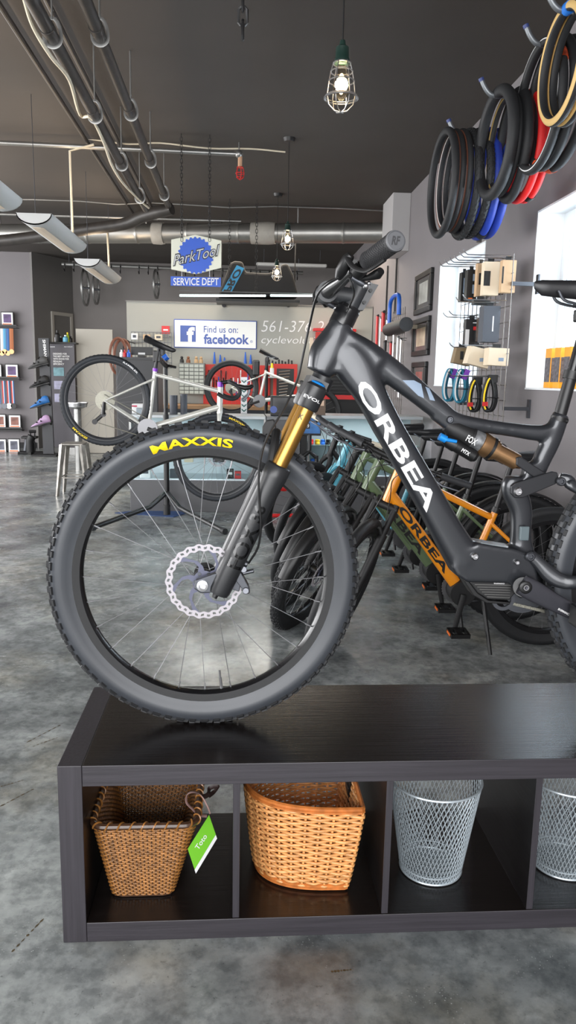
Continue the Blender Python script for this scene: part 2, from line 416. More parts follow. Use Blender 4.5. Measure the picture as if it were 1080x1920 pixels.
def weave(loopfn, z0, z1, rows, stakes, rad, amp, sub=4):
    mb = MB(); n = stakes*sub
    for j in range(rows):
        t = (j+0.5)/rows; L = loopfn(t, n); z = z0+(z1-z0)*t; pts = []
        for i, p in enumerate(L):
            tg = (L[(i+1) % n]-L[i-1]).normalized(); nr = V((tg.y, -tg.x, 0))
            ph = math.cos(pi*i/sub+(pi if j % 2 else 0))
            pts.append(V((p.x, p.y, z))+nr*amp*ph+V((0, 0, random.uniform(-.0004, .0004))))
        mb.tube(pts, rad*random.uniform(.9, 1.1), 5, closed=True, up=(0, 0, 1))
    st = MB()
    for s_ in range(stakes):
        pts = []
        for j in range(7):
            t = j/6; L = loopfn(t, n); p = L[(s_*sub+0) % n]; pts.append(V((p.x, p.y, z0+(z1-z0)*t)))
        st.tube(pts, rad*0.9, 5)
    return mb, st
# brown rectangular basket, cube 1
ZB = 0.052
fl = PZ(208, 1682, ZB); fr = PZ(325, 1682, ZB); Fb = fl.y
rl = PF(170, 1553, Fb-0.03); rr_ = PF(368, 1545, Fb-0.03)
zr = (rl.z+rr_.z)/2
bx0, bx1, tx0, tx1 = fl.x, fr.x, rl.x, rr_.x
by1 = Fb+0.26; ty0 = Fb-0.03; ty1 = Fb+0.30
def loopA(t, n):
    x0 = bx0+(tx0-bx0)*t; x1 = bx1+(tx1-bx1)*t; y0 = Fb+(ty0-Fb)*t; y1 = by1+(ty1-by1)*t
    return rrect((x0+x1)/2, (y0+y1)/2, (x1-x0)/2, (y1-y0)/2, 0.022+0.01*t, n)
bk = thing('wicker_basket', 'brown woven rectangular wicker basket with green swing tag', 'basket', ((bx0+bx1)/2, Fb+0.13, ZB))
a, b = weave(loopA, ZB+0.004, zr-0.004, 36, 104, 0.0026, 0.0016, sub=2)
build(a, 'woven_wall', wick, bk, auto=180); build(b, 'stakes', wickd, bk)
rim = [V((p.x, p.y, zr)) for p in loopA(1.02, 720)]
build(MB().tube(rim, 0.0075, 8, closed=True, up=(0, 0, 1)), 'rim', wickd, bk)
w = MB()
hx = []
for i in range(720):
    p = rim[i]; q = rim[(i+1) % 720]; t = (q-p).normalized(); nr = V((t.y, -t.x, 0)); a_ = 2*pi*i*40/720
    hx.append(p+nr*0.0090*math.cos(a_)+V((0, 0, 0.0090*math.sin(a_))))
w.tube(hx, 0.0021, 4, closed=True)
build(w, 'rim_binding', wick, bk)
build(MB().prism([V((p.x, p.y, ZB)) for p in loopA(0, 40)], (0, 0, 0.004)), 'base', wickd, bk, smooth=False)
# swing tag + leather loop on the right rim
tg = [PF(x, y, Fb+0.03-0.02*k) for k, (x, y) in enumerate([(392, 1528), (407, 1572), (367, 1638), (352, 1592)])]
tg[2] = tg[1]+tg[3]-tg[0]
tgm = MB().add(tg+[p+V((0, 0.0015, 0)) for p in tg], [(0, 1, 2, 3), (7, 6, 5, 4), (0, 4, 5, 1), (1, 5, 6, 2), (2, 6, 7, 3), (3, 7, 4, 0)])
tag_ = build(tgm, 'swing_tag', mat('green card', (112, 190, 40), 0.5), bk, smooth=False, label='green rectangular swing tag with pale lower edge')
o, ux, uy = tg[3], tg[0]-tg[3], tg[2]-tg[3]
st_ = MB(); e = V((0, -0.0008, 0))
st_.add([tg[2]+e, tg[1]+e, tg[1].lerp(tg[0], .16)+e, tg[2].lerp(tg[3], .16)+e], [(0, 1, 2, 3)])
build(st_, 'tag_edge', K['whiteink'], tag_, smooth=False)
tq = lambda x, y: (lambda r_: V((0, 0, CAMH))+r_*((tg[0]-V((0, 0, CAMH))).dot(ux.cross(uy))/r_.dot(ux.cross(uy))))(ray(x, y))+V((0, -.0012, 0))
tm = MB(); q0 = tq(372, 1594); text_quad(tm, 'Toto', q0, tq(389, 1568)-q0, tq(365, 1588)-q0, nrm=(0, -1, 0), bold=0.01, lift=0)
build(tm, 'tag_lettering', K['whiteink'], tag_, smooth=False)
lp = [(388, 1530, .02), (372, 1528, .02), (362, 1518, .02), (350, 1505, .03), (351, 1490, .03), (362, 1485, .03), (376, 1490, .04), (388, 1510, .04), (394, 1526, .03)]
build(MB().tube(spline([PF(x, y, Fb+k) for x, y, k in lp], 4), [(0.0065, 0.0015)]*33, 6), 'leather_loop', mat('pink beige leather', (176, 142, 136), 0.6), bk)
lp2 = [(378, 1538, .03), (366, 1525, .05), (372, 1500, .08), (390, 1490, .1), (393, 1478, .12), (408, 1474, .12), (402, 1484, .12), (392, 1492, .1)]
build(MB().tube(spline([PF(x, y, Fb+k) for x, y, k in lp2], 4), [(0.006, 0.0015)]*29, 6), 'leather_strap', mat('dark brown leather', (44, 30, 28), 0.5), bk)
# honey D shaped basket, cube 2
p1 = PZ(652, 1668, ZB); p2 = PZ(500, 1628, ZB)
FC = p1.y
rR = PF(683, 1522, FC-0.045); zr2 = rR.z
cx_b = p1.x-0.004; cx_t = rR.x
lft = PZ(468, 1470, zr2); 
def dshape(xr, wd_, yc, hl, n):
    raw = [V((xr, yc+hl, 0))]
    for k in range(25):
        a = pi/2+pi*k/24; raw.append(V((xr-0.02+wd_*math.copysign(abs(math.cos(a))**0.75, math.cos(a)), yc+hl*math.copysign(abs(math.sin(a))**0.8, math.sin(a)), 0)))
    raw.append(V((xr, yc-hl, 0)))
    return resample(raw, n)
ycB = FC+0.135
wt = cx_t-lft.x-0.01; wb = cx_b-p2.x+0.01
def loopB(t, n):
    s = t**0.8
    return dshape(cx_b+(cx_t-cx_b)*s, wb+(wt-wb)*s, ycB+0.0*s, 0.135+0.035*s, n)
bk2 = thing('wicker_basket', 'honey coloured D shaped willow basket with black strap', 'basket', (cx_b-0.08, ycB, ZB))
a, b = weave(loopB, ZB+0.01, zr2-0.008, 28, 32, 0.0040, 0.0042, sub=6)
build(a, 'woven_wall', wick2, bk2, auto=180); build(b, 'stakes', wick2, bk2)
for (t_, zz, rad, nm) in ((1.0, zr2, 0.0055, 'rim'), (1.03, zr2-0.008, 0.005, 'rim'), (0.0, ZB+0.005, 0.005, 'foot_rim'), (0.06, ZB+0.014, 0.0045, 'foot_rim')):
    L = loopB(t_, 120); 
    build(MB().tube([V((p.x, p.y, zz)) for i, p in enumerate(L)], rad, 6, closed=True, up=(0, 0, 1)), nm, wick2r, bk2)
build(MB().prism([V((p.x, p.y, ZB+0.006)) for p in loopB(0, 40)], (0, 0, 0.004)), 'base', wick2, bk2, smooth=False)
q = PZ(650, 1500, zr2)
build(MB().b2((cx_t-0.012, ycB-0.02, zr2-0.09), (cx_t-0.007, ycB+0.015, zr2+0.012)).b2((cx_t-0.012, ycB-0.02, zr2+0.008), (cx_t+0.012, ycB+0.015, zr2+0.012)).b2((cx_t-0.016, ycB-0.025, zr2-0.05), (cx_t-0.012, ycB+0.02, zr2-0.03)), 'strap', K['black'], bk2, smooth=False, bevel=0.001)
# wire mesh baskets
wire = mat('silver wire', (190, 200, 206), 0.35, metal=0.45)
def wire_basket(cx, cy, rb, rt, z0, z1, label):
    t = thing('wire_basket', label, 'basket', (cx, cy, z0), 'round silver wire mesh baskets')
    r = MB(); r.tube([V((cx+rt*math.cos(a), cy+rt*math.sin(a), z1)) for a in [2*pi*k/64 for k in range(64)]], 0.0032, 8, closed=True, up=(0, 0, 1))
    build(r, 'rim', wire, t)
    r = MB(); r.tube([V((cx+rb*math.cos(a), cy+rb*math.sin(a), z0+0.003)) for a in [2*pi*k/64 for k in range(64)]], 0.003, 8, closed=True, up=(0, 0, 1))
    r.tube([V((cx+rb*1.035*math.cos(a), cy+rb*1.035*math.sin(a), z0+0.02)) for a in [2*pi*k/64 for k in range(64)]], 0.0018, 6, closed=True, up=(0, 0, 1))
    build(r, 'foot_ring', wire, t)
    s = MB(); n = 58; tw = 0.95; rows = 20
    for sg in (1, -1):
        for k in range(n):
            pts = []
            for j in range(rows+1):
                f = j/rows; a = 2*pi*k/n+sg*tw*f; R = rb+(rt-rb)*f+sg*0.0005
                pts.append(V((cx+R*math.cos(a), cy+R*math.sin(a), z0+0.004+(z1-z0-0.004)*f)))
            s.tube(pts, 0.00095, 4, cap=False)
    build(s, 'mesh_wall', wire, t)
    s = MB()
    for k in range(-14, 15):
        o_ = k*rb/14.5; h = math.sqrt(max(0, rb*rb-o_*o_))
        for (dx, dy) in ((.7071, .7071), (.7071, -.7071)):
            c_ = V((cx, cy, z0+0.004))+V((-dy, dx, 0))*o_
            s.tube([c_-V((dx, dy, 0))*h, c_+V((dx, dy, 0))*h], 0.0009, 4)
    build(s, 'mesh_base', wire, t)
    return t
ca = PZ(812, 1662, ZB); rb_ = 0.078
cyw = ca.y+rb_; 
rtp = PF(829, 1505, cyw-0.118)
wire_basket(PF(808, 1600, cyw).x, cyw, rb_, 0.116, ZB, rtp.z, 'round silver wire mesh basket standing between two shelf dividers, fully visible')
wb2 = PZ(1078, 1652, ZB)
wire_basket(wb2.x+0.0, wb2.y+rb_, rb_, 0.116, ZB, rtp.z, 'round silver wire mesh basket cut off by the right edge of the photo')
# hook in cube 3
h = PF(948, 1470, 1.80)
solo(MB().tube(spline([h+V((0, 0, 0.03)), h+V((0.008, 0, 0)), h+V((0, 0, -0.022)), h+V((-0.012, 0, -0.016)), h+V((-0.012, 0, 0.03))], 5), 0.003, 8), 'steel_hook', K['steel'], 'small steel hook hanging in the third shelf opening', 'hook')
# ================================================================== BICYCLE PARTS
def ring_tools(T, R, tw):
    rc = R - tw*0.46; rt = tw/2*0.96
    def sec(th, phi, rad):        # point on the tyre section
        r = rc + rad*math.cos(phi); w = rad*math.sin(phi)
        return T(r*math.cos(th), r*math.sin(th), w)
    return rc, rt, sec
def make_tire(T, R, tw, rimr, knobs=0, nseg=96, name='tire', mt=None, parent=None, wide=0.0045):
    rc, rt, sec = ring_tools(T, R, tw)
    mb = MB(); prof = []
    for k in range(13):
        phi = math.radians(-128+256*k/12); prof.append((rc+rt*math.cos(phi), rt*math.sin(phi)))
    prof = [(rimr, -tw*0.30)] + prof + [(rimr, tw*0.30)]
    prof = [p for p in prof if p[0] >= rimr-1e-6]
    N = len(prof)
    for i in range(nseg):
        th = 2*pi*i/nseg
        for (r, w) in prof: mb.v.append(T(r*math.cos(th), r*math.sin(th), w))
    for i in range(nseg):
        i2 = (i+1) % nseg
        for j in range(N): mb.f.append((i*N+j, i2*N+j, i2*N+(j+1) % N, i*N+(j+1) % N))
    o = build(mb, name, mt or K['rubber'], parent, auto=60)
    if knobs:
        kb = MB(); dt = 2*pi/knobs
        def knob(th, d, ph0, ph1, h, sk=0.0):
            vs = []
            for a in (-1, 1):
                for ph in (ph0, ph1):
                    for (rad, sh_) in ((rt-0.001, 1.0), (rt+h, 0.80)):
                        pm = (ph0+ph1)/2; vs.append(sec(th+a*d*sh_+sk*(ph-pm), pm+(ph-pm)*(0.85 if sh_ < 1 else 1), rad))
            kb.add(vs, [(0, 1, 3, 2), (4, 6, 7, 5), (0, 4, 5, 1), (2, 3, 7, 6), (1, 5, 7, 3)])
        for i in range(knobs):
            th = i*dt; R_ = math.radians
            if i % 2: knob(th, dt*.30, R_(-13), R_(13), wide)
            else: knob(th, dt*.30, R_(-26), R_(-4), wide); knob(th, dt*.30, R_(4), R_(26), wide)
            for s_ in (-1, 1):
                o_ = dt*0.5 if i % 2 else 0
                knob(th+dt*0.4, dt*.28, s_*R_(30), s_*R_(42), wide*.85)
                knob(th, dt*(.34 if i % 2 else .28), s_*R_(47), s_*R_(58 if i % 2 else 61), wide*.95)
        tk = build(kb, 'tread', K['rubber'], parent, smooth=False); tk['kind'] = 'stuff'
    return o
def wheel(parent, T, R=0.365, tw=0.045, rim_in=0.295, spokes=28, hubw=0.05, knobs=0, tmat=None, rmat=None, rotor=0, rside=-1, name='wheel', nseg=96, smat=None, cass=0, wide=0.004, sr=0.0009):
    """rim is the wheel part; tyre, spokes, hub, rotor hang under it"""
    ro = rim_in+0.022 if tw < .05 else rim_in+0.020
    rw = min(0.016, tw*0.33)
    mb = MB(); prof = [(rim_in, -rw*0.4), (rim_in, rw*0.4), (rim_in+0.006, rw), (ro+0.004, rw*1.15), (ro+0.004, -rw*1.15), (rim_in+0.006, -rw)]
    N = 6
    for i in range(nseg):
        th = 2*pi*i/nseg
        for (r, w) in prof: mb.v.append(T(r*math.cos(th), r*math.sin(th), w))
    for i in range(nseg):
        i2 = (i+1) % nseg
        for j in range(N): mb.f.append((i*N+j, i*N+(j+1) % N, i2*N+(j+1) % N, i2*N+j))
    rim = build(mb, name, rmat or K['rimblack'], parent, auto=50)
    make_tire(T, R, tw, ro, knobs, nseg, 'tire', tmat, rim, wide)
    s = MB()
    for k in range(spokes):
        side = 1 if k % 2 else -1; th = 2*pi*k/spokes
        lead = math.radians(38) * (1 if (k//2) % 2 else -1)
        a = T(0.022*math.cos(th+lead*1.6), 0.022*math.sin(th+lead*1.6), side*hubw/2)
        b = T(rim_in*math.cos(th), rim_in*math.sin(th), side*0.002)
        s.tube([a, b], sr, 5)
        b2 = T((rim_in-.016)*math.cos(th), (rim_in-.016)*math.sin(th), side*0.003); s.tube([b2, b], sr*1.9, 5)
    build(s, 'spokes', smat or mat('spoke steel', (112, 112, 114), .4, metal=.5), rim)
    h = MB(); 
    h.tube([T(0, 0, -hubw/2-.012), T(0, 0, -hubw/2-.003)], 0.012, 16).tube([T(0, 0, -hubw/2-.003), T(0, 0, -hubw/2+.003)], 0.028, 20).tube([T(0, 0, -hubw/2), T(0, 0, hubw/2)], 0.016, 16).tube([T(0, 0, hubw/2-.003), T(0, 0, hubw/2+.003)], 0.028, 20).tube([T(0, 0, hubw/2), T(0, 0, hubw/2+.012)], 0.012, 16)
    build(h, 'hub', K['black'], rim)
    if rotor: make_rotor(rim, T, rotor, rside*(hubw/2+0.012))
    if cass:
        c = MB()
        for i in range(9):
            rr = 0.078-0.0062*i; w0 = cass*(hubw/2-0.005+0.0042*i)
            n = 40-3*i; ps = []
            for k in range(n*2):
                a = 2*pi*k/(n*2); r_ = rr+(0.0022 if k % 2 else -0.0022); ps.append(T(r_*math.cos(a), r_*math.sin(a), w0))
            qs = []
            for k in range(n*2):
                a = 2*pi*k/(n*2); r_ = rr+(0.0022 if k % 2 else -0.0022); qs.append(T(r_*math.cos(a), r_*math.sin(a), w0+cass*0.0018))
            o_ = len(c.v); c.v += ps+qs; M_ = n*2
            c.f += [tuple(o_+i_ for i_ in range(M_)), tuple(o_+M_+i_ for i_ in range(M_))]+[(o_+i_, o_+(i_+1) % M_, o_+M_+(i_+1) % M_, o_+M_+i_) for i_ in range(M_)]
        build(c, 'cassette', K['chain'], rim, smooth=False)
    return rim
def make_rotor(rim, T, R, w0):
    """wavy brake track with slots and curved carrier arms"""
    mb = MB(); n = 144; th_ = 0.0018; ri = R-0.0165
    waves = 22
    def ro(a): return R-0.0012+0.0018*math.cos(waves*a)
    def rii(a): return ri+0.0018*math.cos(waves*a)
    # track built as three rings: inner rim, slotted middle, outer rim
    def band(f0, f1, keep):
        o_ = len(mb.v)
        for i in range(n):
            a = 2*pi*i/n
            for f in (f0, f1):
                r = rii(a)+(ro(a)-rii(a))*f
                for w in (w0, w0+th_): mb.v.append(T(r*math.cos(a), r*math.sin(a), w))
        for i in range(n):
            if not keep(i): continue
            i2 = (i+1) % n; p, q = o_+i*4, o_+i2*4
            mb.f += [(p, p+2, q+2, q), (p+1, q+1, q+3, p+3), (p, q, q+1, p+1), (p+2, p+3, q+3, q+2)]
            if not keep(i-1): mb.f.append((p, p+1, p+3, p+2))
            if not keep((i+1) % n): mb.f.append((q, q+2, q+3, q+1))
    band(0, .34, lambda i: True); band(.34, .70, lambda i: (i % n) % 4 < 2); band(.70, 1, lambda i: True)
    rot = build(mb, 'brake_rotor', K['rotor'], rim, smooth=False)
    ar = MB()
    for k in range(6):
        a0 = 2*pi*k/6+0.3
        pts = [(0.024, a0-0.55), (0.038, a0-0.62), (0.052, a0-.45), (0.064, a0-.2), (ri+0.004, a0)]
        L, Rr = [], []
        for j, (r, a) in enumerate(pts):
            hw = (0.009, .005, .0045, .005, .009)[j]/r
            L.append((r, a-hw)); Rr.append((r, a+hw))
        loop = L+Rr[::-1]
        P = [T(r*math.cos(a), r*math.sin(a), w0+0.0002) for r, a in loop]; Q = [T(r*math.cos(a), r*math.sin(a), w0+th_-0.0002) for r, a in loop]
        o_ = len(ar.v); ar.v += P+Q; m_ = len(P)
        ar.f += [(o_+j, o_+j+1, o_+m_-2-j, o_+m_-1-j) for j in range(4)]+[(o_+m_+j, o_+2*m_-1-j, o_+2*m_-2-j, o_+m_+j+1) for j in range(4)]
        ar.f += [(o_+i, o_+(i+1) % m_, o_+m_+(i+1) % m_, o_+m_+i) for i in range(m_)]
    ar.tube([T(0, 0, w0-0.001), T(0, 0, w0+th_+0.001)], 0.027, 28)
    build(ar, 'rotor_carrier', K['rotor2'], rim, smooth=False)
    bo = MB()
    for k in range(6):
        a = 2*pi*k/6; p = T(.0215*math.cos(a), .0215*math.sin(a), w0-0.003); q = T(.0215*math.cos(a), .0215*math.sin(a), w0+0.006); bo.tube([p, q], 0.0045, 10)
    build(bo, 'rotor_bolts', K['darksteel'], rim)
# ================================================================== MAIN MOUNTAIN BIKE (left side towards the camera, standing on the shelf)
FB = 1.79
def BP(px, py, d=0.0): return PF(px, py, FB+d)
S = 1/770.0
mb_ = thing('mountain_bike', 'large dark grey full suspension mountain bike with gold fork on the black shelf', 'bicycle', (0.45, FB, 0.44))
hub = BP(384, 1087); RF = 0.372
hub.z = 0.441+RF+0.001
yaw = math.radians(0)
def TF(a, b, w): return V((hub.x+a, FB+w, hub.z+b))
fw = wheel(mb_, TF, R=RF, tw=0.058, rim_in=0.291, spokes=28, hubw=0.062, knobs=76, tmat=K['rubber2'], rotor=0.0, nseg=128, name='front_wheel', wide=0.0055, sr=0.0010)
make_rotor(fw, TF, 0.0915, -0.047)
def arc_text(parent, T, R, tw, txt, thc, r0, r1, span, mt, side=-1, bold=0.0, shear=0.0, name='tire_lettering', flip=1):
    rc, rt, sec = ring_tools(T, R, tw)
    vs, fs = text_data(txt, bold, 0, shear, sub=0.05); mb = MB()
    def sp(v):
        th = thc - flip*(v.x-0.5)*span; r = r0+(r1-r0)*v.y
        c = max(-1, min(1, (r-rc)/rt)); w = side*(rt*math.sqrt(max(0, 1-c*c))+0.0007)
        return T(r*math.cos(th), r*math.sin(th), w)
    mb.add([sp(v) for v in vs], fs); return build(mb, name, mt, parent, smooth=False)
arc_text(fw, TF, RF, 0.062, 'MAXXIS', math.radians(95), 0.320, 0.342, 0.58, K['yellow'], bold=0.03, shear=0.0)
arc_text(fw, TF, RF, 0.062, 'oquo', math.radians(97), 0.3085, 0.3165, 0.135, K['whiteink'], bold=0.012)
va = MB().cyl(TF(0.042, -0.291, 0), TF(0.038, -0.258, 0), 0.0035, n=8).cyl(TF(0.038, -0.262, 0), TF(0.036, -0.240, 0), 0.0026, n=8)
build(va, 'valve', K['steel'], fw)
# ---- frame shell: swept carbon tubes fused into one skin
fr = MB()
def sweep(sts, sq=2.6, n=20, ns=5):
    p, r = splr([(BP(x, y, d[0] if d else 0), lat, inn*S) for (x, y, inn, lat, *d) in sts], ns)
    fr.tube(p, r, n, up=(0, 1, 0), sq=sq)
# head tube, down tube
sweep([(641, 603, 20, .029), (631, 628, 25, .030), (614, 664, 33, .031), (598, 700, 24, .031)], 2.4)
sweep([(630, 640, 20, .026), (646, 660, 32, .030), (668, 690, 37, .031), (694, 738, 29, .032), (722, 792, 27, .033), (758, 855, 27, .033), (800, 928, 28, .034), (838, 996, 30, .035), (872, 1052, 34, .037)], 3.2)
# top tube
sweep([(648, 634, 17, .026), (690, 663, 22, .025), (735, 698, 23, .022), (780, 733, 21, .020), (820, 766, 19, .019), (852, 787, 15, .019), (900, 797, 13, .017), (960, 806, 13, .017), (1012, 812, 15, .018), (1035, 806, 14, .018)], 2.8)
# seat tube upper
sweep([(1052, 776, 15, .018), (1043, 800, 17, .019), (1031, 830, 18, .019), (1016, 862, 17, .018), (1004, 892, 15, .018)], 2.6)
# lower seat tube column
sweep([(962, 892, 14, .020), (962, 915, 23, .022), (976, 955, 21, .022), (976, 1000, 19, .022), (978, 1040, 24, .026), (985, 1080, 26, .03)], 2.8)
# motor housing block
poly = [(848, 1064), (868, 1040), (896, 1018), (930, 1024), (968, 1030), (992, 1040), (1006, 1064), (1012, 1094), (1002, 1116), (976, 1124), (955, 1094), (876, 1092), (856, 1080)]
fr.prism([BP(x, y, -0.036) for x, y in poly], (0, 0.072, 0))
fr.prism([BP(x, y, -0.027) for x, y in [(622, 606), (656, 620), (700, 652), (722, 671), (708, 690), (703, 700), (704, 712), (690, 728), (664, 720), (644, 702), (612, 698), (588, 688)]], (0, 0.054, 0))
# shock bracket under the top tube and front of the seat tube
fr.prism([BP(x, y, -0.016) for x, y in [(816, 760), (868, 790), (862, 806), (838, 806), (812, 786)]], (0, 0.032, 0))
fr.prism([BP(x, y, -0.018) for x, y in [(990, 868), (1026, 868), (1018, 905), (980, 916)]], (0, 0.036, 0))
fro = build(fr, 'frame', None, mb_)
rm = fro.modifiers.new('r', 'REMESH'); rm.mode = 'VOXEL'; rm.voxel_size = 0.0042
sm = fro.modifiers.new('s', 'SMOOTH'); sm.iterations = 9; sm.factor = 0.5
dg = bpy.context.evaluated_depsgraph_get()
fme = bpy.data.meshes.new_from_object(fro.evaluated_get(dg)); fro.modifiers.clear(); fro.data = fme
fme.materials.clear(); fme.materials.append(K['carbon']); fme.shade_smooth(); fme.name = 'frame'
bvh = BVHTree.FromPolygons([v.co + OFF[fro.name] for v in fme.vertices], [tuple(p.vertices) for p in fme.polygons])
def decal(parent, vs, fs, name, mt, lift=0.0006, label=None):
    out = []
    for v in vs:
        h = bvh.ray_cast(V((v.x, FB-0.3, v.z)), V((0, 1, 0)), 0.4)
        y = h[0].y if h[0] is not None else FB-0.03
        out.append(V((v.x, y-lift, v.z)))
    return build(MB().add(out, fs), name, mt, parent, label=label)
def frame_text(txt, a, b, hgt, bold, mt, shear=0.0, sub=0.03, side=1):
    """baseline from a to b in pixels on the near side of the frame"""
    A_, B_ = BP(*a, -0.034), BP(*b, -0.034); A_.y = B_.y = 0; u = B_-A_; n_ = V((u.z, 0, -u.x)).normalized()*-side
    vs, fs = text_data(txt, bold, 0, shear, sub=sub)
    return decal(fro, [A_+u*v.x+n_*hgt*v.y+V((0, 0, 0)) for v in vs], fs, 'frame_lettering', mt)
def gl(s, w):    # a stretched rounded letter drawn on the down tube
    return s
frame_text('ORBEA', (664, 724), (800, 962), 0.037, 0.024, K['whiteink'])
for pl in ([(756, 713), (778, 713), (792, 720), (797, 747), (786, 742), (782, 724), (768, 723)], [(800, 725), (808, 728), (818, 752), (808, 750)]):
    vs = [BP(x, y, -.03) for x, y in pl]
    bm = bmesh.new(); f_ = bm.faces.new([bm.verts.new(v) for v in vs]); bmesh.ops.triangulate(bm, faces=bm.faces)
    for _ in range(3): bmesh.ops.subdivide_edges(bm, edges=[e for e in bm.edges if e.calc_length() > .006], cuts=1); bmesh.ops.triangulate(bm, faces=bm.faces)
    decal(fro, [v.co.copy() for v in bm.verts], [tuple(w_.index for w_ in f.verts) for f in bm.faces] if not bm.verts.index_update() else [], 'frame_stripe', K['greyink']); bm.free()
# bolts on the frame
def bolt(px, py, r, parent, d=-0.036, mt='darksteel'):
    c = BP(px, py, d); m_ = MB().lathe([(r, 0.006), (r, 0), (r*.72, -0.003), (r*.5, -0.003), (r*.42, 0.001), (0.0001, 0.001)], c, (0, -1, 0), 20)
    m_.xf(lambda v: V((v.x, 2*c.y-v.y, v.z)))
    return build(m_, 'bolt', K[mt], parent)
bolt(844, 787, .009, fro, -.021); bolt(891, 1044, .009, fro, -.043, 'steel'); bolt(970, 1055, .0065, fro, -.043, 'steel'); bolt(995, 1044, .012, fro, -.044)
# ---- motor
mo = MB(); poly = [(880, 1091), (962, 1093), (970, 1108), (955, 1126), (915, 1124), (896, 1112)]
mo.prism([BP(x, y, -0.030) for x, y in poly], (0, 0.06, 0))
mot = build(mo, 'motor', K['matblack'], mb_, smooth=False, bevel=0.003)
ri_ = MB()
for k in range(6):
    y = 1096+k*4.6; ri_.tube([BP(890+k*4.5, y, -0.0325), BP(958-k*.5, y+1.5, -0.0325)], 0.0014, 6)
build(ri_, 'cooling_ribs', K['galv'], mot)
tm = MB(); o_ = BP(926, 1095, -0.0335); text_quad(tm, 'SHIMANO', o_, BP(946, 1095.5, -0.0335)-o_, V((0, 0, .003)), nrm=(0, -1, 0), bold=.02, lift=0); build(tm, 'motor_lettering', K['whiteink'], mot, smooth=False)
build(MB().prism([BP(x, y, -0.026) for x, y in [(868, 1086), (880, 1091), (896, 1112), (916, 1126), (958, 1130), (956, 1134), (912, 1131), (888, 1117)]], (0, 0.052, 0)), 'skid_plate', K['black'], mb_, smooth=False, bevel=.002)
c = BP(944, 1124, -0.01); build(MB().lathe([(.020, 0), (.029, 0), (.029, .008), (.020, .008)], c, (0, 1, 0), 32, closed=True), 'motor_ring', K['darksteel'], mb_)
# ---- crank
bb = BP(981, 1104)
cr_ = thing  # keep name
ck = MB(); y0 = -0.072
cpts = [(978, 1096, 19), (1000, 1108, 20), (1040, 1130, 17), (1085, 1152, 15), (1102, 1160, 16)]
p, r = splr([(BP(x, y, y0), 0.008, w*S) for x, y, w in cpts], 4); ck.tube(p, r, 16, up=(0, 1, 0), sq=3.2)
crk = build(ck, 'crank_arm', mat('satin dark grey crank', (66, 66, 72), 0.3, metal=0.5), mb_, auto=60)
cc = BP(985, 1101, y0-0.006)
build(MB().lathe([(.0155, 0.004), (.0155, -0.004), (.0125, -0.006), (.008, -.006), (.008, .004)], cc, (0, 1, 0), 28), 'crank_bolt', K['black'], crk)
build(MB().lathe([(.0085, 0), (.007, -.005), (.0045, -.005), (.0045, .002)], cc+V((0, -.002, 0)), (0, 1, 0), 20), 'crank_cap', K['steel'], crk)
build(MB().cyl(BP(981, 1101, -.066), BP(981, 1101, -.03), .024, n=28), 'bottom_bracket', K['black'], mb_)
a_, b_ = BP(1045, 1143, y0-.0095), BP(1064, 1153, y0-.0095); u_ = b_-a_
tm = MB(); text_quad(tm, 'SHIMANO', a_+V((0, 0, 0)), u_*1.1, V((-u_.z, 0, u_.x)).normalized()*.0055, nrm=(0, -1, 0), bold=.02); build(tm, 'crank_lettering', K['whiteink'], crk, smooth=False)
build(MB().cyl(BP(1103, 1160, y0-.01), BP(1103, 1160, y0-.1), .006).b2(BP(1103, 1160, y0-.02)-V((.05, 0, .01)), BP(1103, 1160, y0-.11)+V((.05, 0, .01))), 'pedal', K['black'], mb_, smooth=False, bevel=.004)
# chain (links) towards the rear cassette
ch = MB(); a_, b_ = BP(962, 1132, 0.045), BP(1120, 1170, 0.045); n_ = 34
for k in range(n_):
    p_ = a_.lerp(b_, k/n_); q_ = a_.lerp(b_, (k+1)/n_); off = 0.003 if k % 2 else 0.0015
    for s_ in (-off, off): ch.tube([p_+V((0, s_, 0)), q_+V((0, s_, 0))], [(0.0006, .0038)]*2, 8)
    ch.cyl(p_-V((0, .004, 0)), p_+V((0, .004, 0)), .0027, n=8)
build(ch, 'chain', K['chain'], mb_)
build(MB().lathe([(.062, 0), (.066, 0), (.066, .003), (.062, .003)], BP(981, 1103, .045), (0, 1, 0), 40, closed=True).lathe([(.02, 0), (.062, .001)], BP(981, 1103, .045), (0, 1, 0), 40), 'chainring', K['darksteel'], mb_)
# ---- rear triangle
rt_ = MB(); sv = fr; fr = rt_
RH = V((hub.x+1.225, FB, hub.z))
def rsweep(sts, sq=2.8):
    p, r = splr([(P_, lat, inn) for (P_, inn, lat) in sts], 5); rt_.tube(p, r, 16, up=(0, 1, 0), sq=sq)
for sd in (-1, 1):
    rsweep([(BP(993, 1040, sd*.03), .014, .010), (BP(1010, 1056, sd*.034), .016, .011), (BP(1032, 1078, sd*.042), .020, .011), (BP(1056, 1090, sd*.05), .018, .010), (BP(1100, 1092, sd*.058), .016, .009), (V((RH.x, FB+sd*.066, RH.z+.004)), .013, .008)])
    rsweep([(BP(1050, 898, sd*.034), .014, .008), (BP(1066, 902, sd*.038), .015, .009), (BP(1090, 920, sd*.045), .013, .009), (V((RH.x-.06, FB+sd*.06, RH.z+.10)), .010, .007), (V((RH.x, FB+sd*.066, RH.z+.01)), .012, .007)])
rto = build(rt_, 'rear_triangle', K['carbon'], mb_, auto=60); fr = sv
bolt(1053, 903, .011, rto, -.046)
